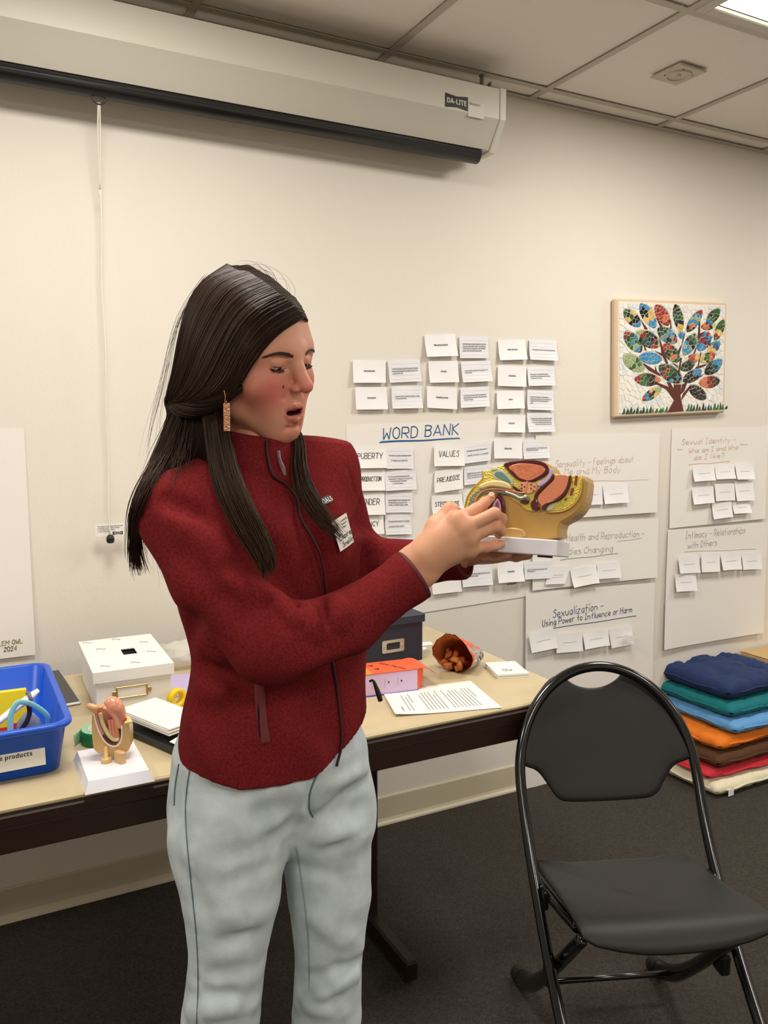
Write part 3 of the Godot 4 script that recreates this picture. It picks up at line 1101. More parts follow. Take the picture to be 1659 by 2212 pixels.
func posters() -> void:
	var sheetm := mat("chart_paper", rgb(236, 231, 224), 0.85, 0.0, 0.3)
	var blue := mat("blue_marker", rgb(28, 92, 150), 0.6)
	var ink := mat("black_marker", rgb(44, 46, 48), 0.6)
	var dblue := mat("navy_marker", rgb(52, 76, 122), 0.6)
	var pale := mat("pale_red_marker", rgb(206, 176, 164), 0.7)
	var grey := mat("grey_marker", rgb(172, 166, 156), 0.7)
	var green := mat("green_marker", rgb(126, 158, 130), 0.7)
	var orange := mat("orange_marker", rgb(214, 176, 148), 0.7)
	var olive := mat("olive_marker", rgb(150, 140, 96), 0.7)
	# blank chart at the left edge
	var o := thing("chart_paper", "blank sheet of white chart paper at the far left of the wall", "chart paper")
	var tl := Vector3(-0.48, 1.41, 0)
	var tr := Vector3(0.163, 1.41, 0)
	var bl := Vector3(-0.48, 0.774, 0)
	var at := paper(o, tl, tr, bl, 0.002, 0.006, 0.002, sheetm)
	scrawl(o, at, tl, tr, bl, "SALEM OWL", Vector3(0.049, 0.81, 0), Vector3(0.134, 0.812, 0), 0.012, 0.002, olive)
	scrawl(o, at, tl, tr, bl, "2024", Vector3(0.083, 0.793, 0), Vector3(0.117, 0.793, 0), 0.013, 0.002, olive)
	# word bank: the sheet runs on behind the cards to the right
	o = thing("chart_paper", "white chart headed WORD BANK in blue marker, behind the word cards", "chart paper")
	tl = Vector3(1.136, 1.417, 0)
	tr = Vector3(1.99, 1.439, 0)
	bl = Vector3(1.172, 0.745, 0)
	at = paper(o, tl, tr, bl, 0.001, 0.002, 0.0, sheetm)
	scrawl(o, at, tl, tr, bl, "WORD BANK", Vector3(1.272, 1.367, 0), Vector3(1.584, 1.382, 0), 0.037, 0.0038, blue, "handwriting", 0.14)
	underline(o, at, [line2(tl, tr, bl, Vector3(1.26, 1.356, 0), Vector3(1.582, 1.366, 0)), line2(tl, tr, bl, Vector3(1.265, 1.359, 0), Vector3(1.576, 1.367, 0))], 0.0034, blue)
	scrawl(o, at, tl, tr, bl, "SALEM", Vector3(1.763, 0.835, 0), Vector3(1.823, 0.834, 0), 0.01, 0.002, ink)
	scrawl(o, at, tl, tr, bl, "2024", Vector3(1.799, 0.817, 0), Vector3(1.84, 0.817, 0), 0.013, 0.002, ink)
	# middle column, from the top
	o = thing("chart_paper", "white chart headed Sensuality in faint writing, behind the held anatomy model", "chart paper")
	tl = Vector3(1.915, 1.376, 0)
	tr = Vector3(2.554, 1.376, 0)
	bl = Vector3(1.904, 1.053, 0)
	at = paper(o, tl, tr, bl, 0.006, 0.006, 0.004, sheetm)
	scrawl(o, at, tl, tr, bl, "Sensuality - Feelings about", Vector3(2.011, 1.252, 0), Vector3(2.412, 1.264, 0), 0.026, 0.0018, pale)
	scrawl(o, at, tl, tr, bl, "Me and My Body", Vector3(2.055, 1.223, 0), Vector3(2.346, 1.224, 0), 0.025, 0.0018, pale)
	underline(o, at, [line2(tl, tr, bl, Vector3(2.181, 1.194, 0), Vector3(2.494, 1.188, 0))], 0.0018, pale)
	o = thing("chart_paper", "white chart headed Health and Reproduction with a green underline, in the middle column", "chart paper")
	tl = Vector3(1.909, 1.035, 0)
	tr = Vector3(2.56, 1.027, 0)
	bl = Vector3(1.906, 0.787, 0)
	at = paper(o, tl, tr, bl, 0.0085, 0.006, 0.004, sheetm)
	scrawl(o, at, tl, tr, bl, "Sexual Health and Reproduction -", Vector3(1.964, 0.966, 0), Vector3(2.485, 0.956, 0), 0.027, 0.002, grey)
	scrawl(o, at, tl, tr, bl, "Bodies Changing", Vector3(2.04, 0.911, 0), Vector3(2.318, 0.907, 0), 0.027, 0.002, grey)
	underline(o, at, [line2(tl, tr, bl, Vector3(2.043, 0.893, 0), Vector3(2.341, 0.895, 0))], 0.0028, green)
	underline(o, at, [line2(tl, tr, bl, Vector3(2.333, 0.944, 0), Vector3(2.47, 0.949, 0))], 0.0022, grey)
	o = thing("chart_paper", "white chart headed Sexualization in dark blue writing, lowest of the middle column", "chart paper")
	tl = Vector3(1.88, 0.781, 0)
	tr = Vector3(2.55, 0.757, 0)
	bl = Vector3(1.89, 0.002, 0)
	at = paper(o, tl, tr, bl, 0.011, 0.006, 0.004, sheetm)
	scrawl(o, at, tl, tr, bl, "Sexualization -", Vector3(2.013, 0.668, 0), Vector3(2.275, 0.675, 0), 0.031, 0.0026, dblue)
	scrawl(o, at, tl, tr, bl, "Using Power to Influence or Harm", Vector3(1.961, 0.639, 0), Vector3(2.43, 0.645, 0), 0.025, 0.0026, dblue)
	underline(o, at, [line2(tl, tr, bl, Vector3(2.016, 0.626, 0), Vector3(2.452, 0.625, 0))], 0.003, dblue)
	# right column
	o = thing("chart_paper", "white chart with faint orange question about who am I, upper one at the right", "chart paper")
	tl = Vector3(2.622, 1.396, 0)
	tr = Vector3(3.222, 1.403, 0)
	bl = Vector3(2.623, 0.98, 0)
	at = paper(o, tl, tr, bl, 0.002, 0.006, 0.003, sheetm)
	scrawl(o, at, tl, tr, bl, "Sexual Identity -", Vector3(2.682, 1.328, 0), Vector3(3.018, 1.336, 0), 0.023, 0.002, orange)
	scrawl(o, at, tl, tr, bl, "Who am I and Who", Vector3(2.725, 1.292, 0), Vector3(3.035, 1.304, 0), 0.021, 0.002, orange)
	scrawl(o, at, tl, tr, bl, "do I like?", Vector3(2.757, 1.263, 0), Vector3(2.949, 1.27, 0), 0.021, 0.002, orange)
	underline(o, at, [line2(tl, tr, bl, Vector3(2.728, 1.244, 0), Vector3(2.979, 1.251, 0))], 0.003, orange)
	underline(o, at, [line2(tl, tr, bl, Vector3(2.656, 1.308, 0), Vector3(2.686, 1.309, 0))], 0.0026, orange)
	underline(o, at, [line2(tl, tr, bl, Vector3(3.039, 1.325, 0), Vector3(3.09, 1.323, 0))], 0.0026, orange)
	o = thing("chart_paper", "white chart headed Intimacy - Relationships with Others, behind the cushion stack at the right", "chart paper")
	tl = Vector3(2.618, 0.974, 0)
	tr = Vector3(3.247, 0.971, 0)
	bl = Vector3(2.611, 0.461, 0)
	at = paper(o, tl, tr, bl, 0.008, 0.006, 0.006, sheetm)
	scrawl(o, at, tl, tr, bl, "Intimacy - Relationships", Vector3(2.721, 0.929, 0), Vector3(3.098, 0.93, 0), 0.03, 0.0022, grey)
	scrawl(o, at, tl, tr, bl, "with Others", Vector3(2.738, 0.885, 0), Vector3(2.919, 0.888, 0), 0.028, 0.0022, grey)
	underline(o, at, [line2(tl, tr, bl, Vector3(2.719, 0.873, 0), Vector3(3.172, 0.851, 0))], 0.0022, grey)
	o = thing("chart_paper", "narrow edge of an older chart showing left of the Intimacy chart", "chart paper")
	paper(o, Vector3(2.626, 0.883, 0), Vector3(2.789, 0.877, 0), Vector3(2.614, 0.646, 0), 0.001, 0.001, 0.0, sheetm, 4, 6)

# one card: corners, words, kind
func card(label: String, tl: Vector3, tr: Vector3, bl: Vector3, text: String, style: int, group: String, off := 0.006) -> void:
	var pm := mat("card_%d" % (style % 3), [rgb(240, 238, 238), rgb(232, 231, 234), rgb(238, 235, 232)][style % 3], 0.8, 0.0, 0.3)
	var o := thing("index_card", label, "card", Vector3.ZERO, 0.0, group)
	var W := (tr - tl).length()
	var H := (bl - tl).length()
	var at := paper(o, tl, tr, bl, off, rng.randf_range(0.004, 0.012), rng.randf_range(0.0, 0.004), pm, 5, 4)
	var ink := mat("print_ink", rgb(58, 58, 60), 0.7)
	var ex := (tr - tl).normalized()
	var ey := (tl - bl).normalized()
	var mid: Vector3 = at.call(Vector2(W * 0.5, H * 0.5))
	var tx: Vector3 = (at.call(Vector2(W * 0.7, H * 0.5)) - at.call(Vector2(W * 0.3, H * 0.5))).normalized()
	var ty: Vector3 = (at.call(Vector2(W * 0.5, H * 0.75)) - at.call(Vector2(W * 0.5, H * 0.25))).normalized()
	var tz := tx.cross(ty).normalized()
	var f := Transform3D(Basis(tx, tz.cross(tx), tz), mid + tz * 0.0012)
	if style == 0:
		print_text(text, H * 0.11, ink, o, f * Transform3D(Basis(), Vector3(0, H * 0.02, 0)), true)
	elif style == 1 or style == 4:
		# ruled lines, then the printed meaning
		var st := new_st()
		for k in 5:
			stroke(st, PackedVector2Array([Vector2(W * 0.03, H * (0.14 + 0.17 * k)), Vector2(W * 0.5, H * (0.14 + 0.17 * k)), Vector2(W * 0.97, H * (0.14 + 0.17 * k))]), 0.0006, at)
		obj("ruled_lines", st, mat("rule_grey", rgb(206, 208, 214), 0.8), o)
		var pt := print_text(text, H * (0.085 if style == 1 else 0.095), ink, o, f * Transform3D(Basis(), Vector3(-W * 0.4, 0, 0)), false, "printed_text", HORIZONTAL_ALIGNMENT_LEFT)
		var ab := pt.get_aabb()
		if ab.size.x > W * 0.82:
			pt.transform = pt.transform * Transform3D(Basis().scaled(Vector3(W * 0.82 / ab.size.x, 1, 1)), Vector3.ZERO)
	elif style == 2:
		var wide := minf(0.8, 0.1 * text.length() + 0.1)
		var p0 := bl + (tr - tl) * (0.5 - wide / 2) + (tl - bl) * 0.44
		scrawl(o, at, tl, tr, bl, text, p0, p0 + (tr - tl) * wide + (tl - bl) * 0.02, H * (0.27 if text.length() < 9 else 0.21), 0.0022, mat("black_marker", rgb(44, 46, 48), 0.6))
	else:
		var st := new_st()
		var n := int(text)
		for k in n:
			stroke(st, PackedVector2Array([Vector2(W * 0.25, H * (0.5 - 0.12 * k)), Vector2(W * 0.5, H * (0.505 - 0.12 * k)), Vector2(W * 0.78, H * (0.515 - 0.12 * k))]), 0.0022, at)
		obj("paper_strip", st, mat("strip_grey", rgb(196, 193, 190), 0.8), o)

func cards() -> void:
	card("white card printed with the single word Menstruation", Vector3(1.431, 1.722, 0), Vector3(1.556, 1.73, 0), Vector3(1.433, 1.646, 0), "Menstruation", 0, "word cards on the wall above the word bank", 0.0070)
	card("white card printed with the single word Wet Dream", Vector3(1.737, 1.717, 0), Vector3(1.859, 1.724, 0), Vector3(1.739, 1.645, 0), "Wet Dream", 0, "word cards on the wall above the word bank", 0.0070)
	card("white card printed with the single word Hormones", Vector3(1.16, 1.628, 0), Vector3(1.281, 1.631, 0), Vector3(1.157, 1.553, 0), "Hormones", 0, "word cards on the wall above the word bank", 0.0070)
	card("white card printed with the single word Penis", Vector3(1.447, 1.633, 0), Vector3(1.566, 1.638, 0), Vector3(1.449, 1.559, 0), "Penis", 0, "word cards on the wall above the word bank", 0.0070)
	card("white card printed with the single word Erection", Vector3(1.738, 1.628, 0), Vector3(1.866, 1.627, 0), Vector3(1.734, 1.554, 0), "Erection", 0, "word cards on the wall above the word bank", 0.0070)
	card("white card printed with the single word Scrotum", Vector3(1.167, 1.54, 0), Vector3(1.285, 1.542, 0), Vector3(1.168, 1.466, 0), "Scrotum", 0, "word cards on the wall above the word bank", 0.0070)
	card("white card printed with the single word Sanitary Pad", Vector3(1.441, 1.548, 0), Vector3(1.564, 1.543, 0), Vector3(1.439, 1.474, 0), "Sanitary Pad", 0, "word cards on the wall above the word bank", 0.0070)
	card("white card printed with the single word Vulva", Vector3(1.734, 1.536, 0), Vector3(1.856, 1.54, 0), Vector3(1.731, 1.471, 0), "Vulva", 0, "word cards on the wall above the word bank", 0.0070)
	card("white card printed with the single word Genitals", Vector3(1.742, 1.452, 0), Vector3(1.864, 1.45, 0), Vector3(1.737, 1.388, 0), "Genitals", 0, "word cards on the wall above the word bank", 0.0070)
	card("white card printed with the single word Maturity", Vector3(1.726, 1.364, 0), Vector3(1.854, 1.361, 0), Vector3(1.722, 1.293, 0), "Maturity", 0, "word cards on the wall above the word bank", 0.0070)
	card("lined card with the printed meaning of Menstruation, right of that word", Vector3(1.572, 1.723, 0), Vector3(1.694, 1.727, 0), Vector3(1.573, 1.647, 0), "Normal discharge of blood and tissue from the uterus\nthat passes out through the vagina. This usually lasts\nthree to seven days, about once a month, starting at\npuberty. This is also called having a period.", 1, "lined meaning cards above the word bank", 0.0060)
	card("lined card with the printed meaning of Wet Dream, right of that word", Vector3(1.876, 1.727, 0), Vector3(2.004, 1.727, 0), Vector3(1.874, 1.652, 0), "The emission of semen from the penis during sleep.", 1, "lined meaning cards above the word bank", 0.0060)
	card("lined card with the printed meaning of Hormones, right of that word", Vector3(1.29, 1.631, 0), Vector3(1.413, 1.639, 0), Vector3(1.294, 1.556, 0), "A chemical substance produced by glands throughout\nthe body, which regulates the activity of certain cells\nor organs in the body.", 1, "lined meaning cards above the word bank", 0.0060)
	card("lined card with the printed meaning of Penis, right of that word", Vector3(1.579, 1.636, 0), Vector3(1.706, 1.644, 0), Vector3(1.582, 1.563, 0), "An external reproductive and sex organ for most\nmales' bodies.", 1, "lined meaning cards above the word bank", 0.0060)
	card("lined card with the printed meaning of Erection, right of that word", Vector3(1.869, 1.626, 0), Vector3(1.995, 1.631, 0), Vector3(1.869, 1.556, 0), "When the tissue in a body fills with blood and\nbecomes firm; commonly happens during puberty and\nat other times from then on.", 1, "lined meaning cards above the word bank", 0.0060)
	card("lined card with the printed meaning of Scrotum, right of that word", Vector3(1.303, 1.545, 0), Vector3(1.422, 1.548, 0), Vector3(1.303, 1.47, 0), "The pouch of skin that holds the testicles, or testes,\non most males' bodies.", 1, "lined meaning cards above the word bank", 0.0060)
	card("lined card with the printed meaning of Sanitary Pad, right of that word", Vector3(1.579, 1.545, 0), Vector3(1.702, 1.552, 0), Vector3(1.575, 1.474, 0), "An absorbent pad worn inside the underwear to\nabsorb menstrual blood after it leaves the body\nthrough the vagina.", 1, "lined meaning cards above the word bank", 0.0060)
	card("lined card with the printed meaning of Vulva, right of that word", Vector3(1.872, 1.543, 0), Vector3(1.995, 1.541, 0), Vector3(1.868, 1.47, 0), "A name for the outside parts of female bodies. It\nincludes the labia, the glans clitoris and outer area, the\nopening of the urethra, and the opening of the\nvagina.", 1, "lined meaning cards above the word bank", 0.0060)
	card("lined card with the printed meaning of Genitals, right of that word", Vector3(1.873, 1.459, 0), Vector3(1.997, 1.46, 0), Vector3(1.873, 1.387, 0), "Reproductive and sex organs, especially the external\nones. In most males, the genitals include the penis,\nglans and scrotum, testicles and urethra. For most\nfemales, the genitals include the vulva, clitoris, and\nvagina.", 1, "lined meaning cards above the word bank", 0.0060)
	card("lined card with the printed meaning of Maturity, right of that word", Vector3(1.857, 1.359, 0), Vector3(1.979, 1.361, 0), Vector3(1.856, 1.288, 0), "Being fully developed, or almost fully developed,\nphysically and emotionally.", 1, "lined meaning cards above the word bank", 0.0060)
	card("white card handwritten with the word PUBERTY in black capitals", Vector3(1.163, 1.342, 0), Vector3(1.283, 1.34, 0), Vector3(1.16, 1.273, 0), "PUBERTY", 2, "handwritten word cards on the word bank", 0.0080)
	card("white card handwritten PRODUCTION, partly behind her shoulder", Vector3(1.158, 1.268, 0), Vector3(1.278, 1.265, 0), Vector3(1.153, 1.198, 0), "REPRODUCTION", 2, "handwritten word cards on the word bank", 0.0080)
	card("white card ending in the letters DER, partly behind her shoulder", Vector3(1.161, 1.19, 0), Vector3(1.276, 1.187, 0), Vector3(1.158, 1.116, 0), "GENDER", 2, "handwritten word cards on the word bank", 0.0080)
	card("white card ending in the letters CY, behind her far sleeve", Vector3(1.161, 1.109, 0), Vector3(1.273, 1.107, 0), Vector3(1.159, 1.049, 0), "AGENCY", 2, "handwritten word cards on the word bank", 0.0080)
	card("white card handwritten with the word VALUES in black capitals", Vector3(1.472, 1.345, 0), Vector3(1.598, 1.343, 0), Vector3(1.466, 1.272, 0), "VALUES", 2, "handwritten word cards on the word bank", 0.0080)
	card("white card handwritten with the word PREJUDICE in black capitals", Vector3(1.475, 1.254, 0), Vector3(1.594, 1.265, 0), Vector3(1.469, 1.178, 0), "PREJUDICE", 2, "handwritten word cards on the word bank", 0.0080)
	card("white card handwritten with the word STEREOTYPE in black capitals", Vector3(1.462, 1.169, 0), Vector3(1.592, 1.167, 0), Vector3(1.463, 1.099, 0), "STEREOTYPE", 2, "handwritten word cards on the word bank", 0.0080)
	card("blank white card under STEREOTYPE, hidden mostly by her hand", Vector3(1.46, 1.075, 0), Vector3(1.592, 1.071, 0), Vector3(1.459, 1.006, 0), "0", 5, "handwritten word cards on the word bank", 0.0080)
	card("lined card with the printed meaning right of the PUBERTY card", Vector3(1.282, 1.34, 0), Vector3(1.388, 1.338, 0), Vector3(1.28, 1.268, 0), "The time in a person's life when their\n\nbody changes to an adult body.", 4, "lined meaning cards on the word bank", 0.0070)
	card("lined card with the printed meaning right of the PRODUCTION card", Vector3(1.278, 1.263, 0), Vector3(1.399, 1.264, 0), Vector3(1.276, 1.193, 0), "The natural process that produces babies,\nyoung animals, or new plants. In humans, this is\nthe process that people commonly\nsay is how babies are made.", 4, "lined meaning cards on the word bank", 0.0070)
	card("lined card with the printed meaning right of the DER card", Vector3(1.279, 1.187, 0), Vector3(1.386, 1.183, 0), Vector3(1.278, 1.118, 0), "A person's feelings or sense, or their idea or belief\nof whether they are a boy or a girl, or both\nor neither, a combination of both, or neither.", 4, "lined meaning cards on the word bank", 0.0070)
	card("lined card with the printed meaning right of the CY card", Vector3(1.278, 1.116, 0), Vector3(1.38, 1.113, 0), Vector3(1.279, 1.042, 0), "The ideal state in person or carrying\n\nan interest of their choices.", 4, "lined meaning cards on the word bank", 0.0070)
	card("lowest lined meaning card, just above her far forearm", Vector3(1.284, 1.036, 0), Vector3(1.394, 1.034, 0), Vector3(1.29, 0.99, 0), "The influence that some people have over their\nfriends or peers to encourage them to do\nthings they might not do otherwise.", 4, "lined meaning cards on the word bank", 0.0075)
	card("tilted lined card right of the VALUES card", Vector3(1.6, 1.347, 0), Vector3(1.715, 1.357, 0), Vector3(1.591, 1.277, 0), "Strongly held beliefs about what is\n\nvaluable, important, or acceptable.", 4, "lined meaning cards on the word bank", 0.0070)
	card("lined card right of the PREJUDICE card, behind the anatomy model", Vector3(1.597, 1.265, 0), Vector3(1.72, 1.273, 0), Vector3(1.596, 1.2, 0), "Making decisions about a person or group\nbefore we meet them or get to know\nthem. The word comes from prejudge.", 4, "lined meaning cards on the word bank", 0.0070)
	card("lined card right of the STEREOTYPE card, behind the anatomy model", Vector3(1.595, 1.174, 0), Vector3(1.722, 1.173, 0), Vector3(1.593, 1.106, 0), "An idea that many people have\nabout a group of people.", 4, "lined meaning cards on the word bank", 0.0070)
	card("white card low on the word bank, above the sleeve cuff", Vector3(1.461, 0.89, 0), Vector3(1.584, 0.889, 0), Vector3(1.465, 0.816, 0), "0", 5, "handwritten word cards on the word bank", 0.0080)
	card("lined card beside the lowest white card under the far sleeve", Vector3(1.594, 0.914, 0), Vector3(1.725, 0.912, 0), Vector3(1.592, 0.83, 0), "Two glands that release eggs and make hormones\nfor most females' bodies.", 1, "lined meaning cards above the word bank", 0.0070)
	card("white card printed with the single word Ovaries, below the held model", Vector3(1.742, 0.91, 0), Vector3(1.86, 0.907, 0), Vector3(1.742, 0.833, 0), "Ovaries", 0, "word cards on the wall above the word bank", 0.0170)
	card("lined card right of the Ovaries card, below the held model", Vector3(1.865, 0.901, 0), Vector3(1.989, 0.895, 0), Vector3(1.863, 0.835, 0), "Glands in most females' bodies that produce hormones\nand hold eggs or ova.", 1, "lined meaning cards above the word bank", 0.0170)
	card("leftmost of the four pale cards under the Sexualization heading", Vector3(1.888, 0.623, 0), Vector3(2.016, 0.627, 0), Vector3(1.898, 0.548, 0), "1", 3, "small cards on the charts", 0.0225)
	card("second from left of the pale cards under the Sexualization heading", Vector3(2.021, 0.606, 0), Vector3(2.155, 0.597, 0), Vector3(2.021, 0.53, 0), "1", 3, "small cards on the charts", 0.0225)
	card("third from left of the pale cards under the Sexualization heading", Vector3(2.157, 0.593, 0), Vector3(2.288, 0.593, 0), Vector3(2.161, 0.527, 0), "1", 3, "small cards on the charts", 0.0225)
	card("rightmost pale card under the Sexualization heading, with a white strip sticking out", Vector3(2.294, 0.589, 0), Vector3(2.417, 0.592, 0), Vector3(2.306, 0.511, 0), "1", 3, "small cards on the charts", 0.0225)
	card("pale card on the Sensuality chart, next to the held model's right edge", Vector3(2.131, 1.179, 0), Vector3(2.24, 1.178, 0), Vector3(2.133, 1.102, 0), "1", 3, "small cards on the charts", 0.0165)
	card("pale card on the Sensuality chart with a long dark strip", Vector3(2.244, 1.176, 0), Vector3(2.374, 1.176, 0), Vector3(2.248, 1.102, 0), "1", 3, "small cards on the charts", 0.0165)
	card("left pale card with two strips on the Health chart", Vector3(1.992, 0.874, 0), Vector3(2.09, 0.868, 0), Vector3(1.962, 0.806, 0), "2", 3, "small cards on the charts", 0.0190)
	card("tilted middle pale card on the Health chart", Vector3(2.088, 0.853, 0), Vector3(2.218, 0.861, 0), Vector3(2.097, 0.782, 0), "1", 3, "small cards on the charts", 0.0190)
	card("right pale card on the Health chart", Vector3(2.222, 0.867, 0), Vector3(2.346, 0.863, 0), Vector3(2.224, 0.803, 0), "1", 3, "small cards on the charts", 0.0190)
	card("pale card at the top left of the group on the orange-lettered chart", Vector3(2.742, 1.236, 0), Vector3(2.871, 1.238, 0), Vector3(2.741, 1.173, 0), "1", 3, "small cards on the charts", 0.0145)
	card("pale card at the top middle of the group on the orange-lettered chart", Vector3(2.874, 1.239, 0), Vector3(2.996, 1.239, 0), Vector3(2.878, 1.178, 0), "1", 3, "small cards on the charts", 0.0145)
	card("pale card at the top right of the group on the orange-lettered chart", Vector3(3, 1.243, 0), Vector3(3.117, 1.24, 0), Vector3(3.003, 1.174, 0), "1", 3, "small cards on the charts", 0.0145)
	card("pale card at the middle left of the group on the orange-lettered chart", Vector3(2.742, 1.146, 0), Vector3(2.87, 1.148, 0), Vector3(2.744, 1.076, 0), "1", 3, "small cards on the charts", 0.0145)
	card("pale card at the centre of the group on the orange-lettered chart", Vector3(2.879, 1.158, 0), Vector3(3.001, 1.157, 0), Vector3(2.882, 1.083, 0), "1", 3, "small cards on the charts", 0.0145)
	card("pale card at the middle right of the group on the orange-lettered chart", Vector3(3.004, 1.164, 0), Vector3(3.122, 1.163, 0), Vector3(3.007, 1.078, 0), "1", 3, "small cards on the charts", 0.0145)
	card("pale card hanging lowest left on the orange-lettered chart", Vector3(2.867, 1.076, 0), Vector3(2.99, 1.08, 0), Vector3(2.868, 1.006, 0), "1", 3, "small cards on the charts", 0.0145)
	card("pale card hanging lowest right on the orange-lettered chart", Vector3(2.994, 1.075, 0), Vector3(3.108, 1.074, 0), Vector3(2.996, 1.023, 0), "1", 3, "small cards on the charts", 0.0145)
	card("first pale card from the left under the Intimacy heading", Vector3(2.671, 0.86, 0), Vector3(2.793, 0.854, 0), Vector3(2.675, 0.786, 0), "1", 3, "small cards on the charts", 0.0215)
	card("second pale card from the left under the Intimacy heading", Vector3(2.807, 0.863, 0), Vector3(2.923, 0.856, 0), Vector3(2.805, 0.781, 0), "1", 3, "small cards on the charts", 0.0215)
	card("third pale card from the left under the Intimacy heading", Vector3(2.928, 0.854, 0), Vector3(3.053, 0.848, 0), Vector3(2.931, 0.779, 0), "1", 3, "small cards on the charts", 0.0215)
	card("fourth pale card from the left under the Intimacy heading", Vector3(3.067, 0.842, 0), Vector3(3.194, 0.835, 0), Vector3(3.066, 0.769, 0), "1", 3, "small cards on the charts", 0.0215)
	card("single pale card in the lower row under the Intimacy heading", Vector3(2.657, 0.784, 0), Vector3(2.781, 0.777, 0), Vector3(2.657, 0.71, 0), "1", 3, "small cards on the charts", 0.0215)
	var o := thing("paper_strip", "white paper strip sticking out over the rightmost card of the Sexualization chart", "paper strip")
	var st := new_st(true)
	var a: Vector3 = Vector3(2.359, 0.545, 0)
	var b: Vector3 = Vector3(2.435, 0.552, 0)
	sheet(st, 6, 1, func(u: float, v: float) -> Vector3: return a.lerp(b, u) + Vector3(0, 0.016 * (v - 0.5), 0.036 + 0.03 * u * u), 0.0003)
	obj("sheet", st, mat("paper", rgb(238, 234, 226), 0.8), o)

# ------------------------------------------------------------------ on the table
const TT := 0.74

func squircle(hx: float, hz: float, r: float, n := 6) -> PackedVector2Array:
	var o := PackedVector2Array()
	for q in 4:
		var c := Vector2(hx - r, hz - r) * Vector2(1 if q == 0 or q == 3 else -1, 1 if q < 2 else -1)
		for k in n + 1:
			var a := PI / 2 * q + PI / 2 * k / n
			o.append(c + Vector2(cos(a), sin(a)) * r)
	return o

# loft through rings: each is [y, half x, half z, corner radius]
func loft(st: SurfaceTool, rings: Array, f := Transform3D.IDENTITY, n := 6) -> void:
	var prev := PackedVector2Array()
	var py := 0.0
	for i in rings.size():
		var r: Array = rings[i]
		var p := squircle(r[1], r[2], r[3], n)
		if i > 0:
			for k in p.size():
				var k2 := (k + 1) % p.size()
				quad(st, f * Vector3(prev[k].x, py, prev[k].y), f * Vector3(p[k].x, r[0], p[k].y), f * Vector3(p[k2].x, r[0], p[k2].y), f * Vector3(prev[k2].x, py, prev[k2].y))
		prev = p
		py = r[0]

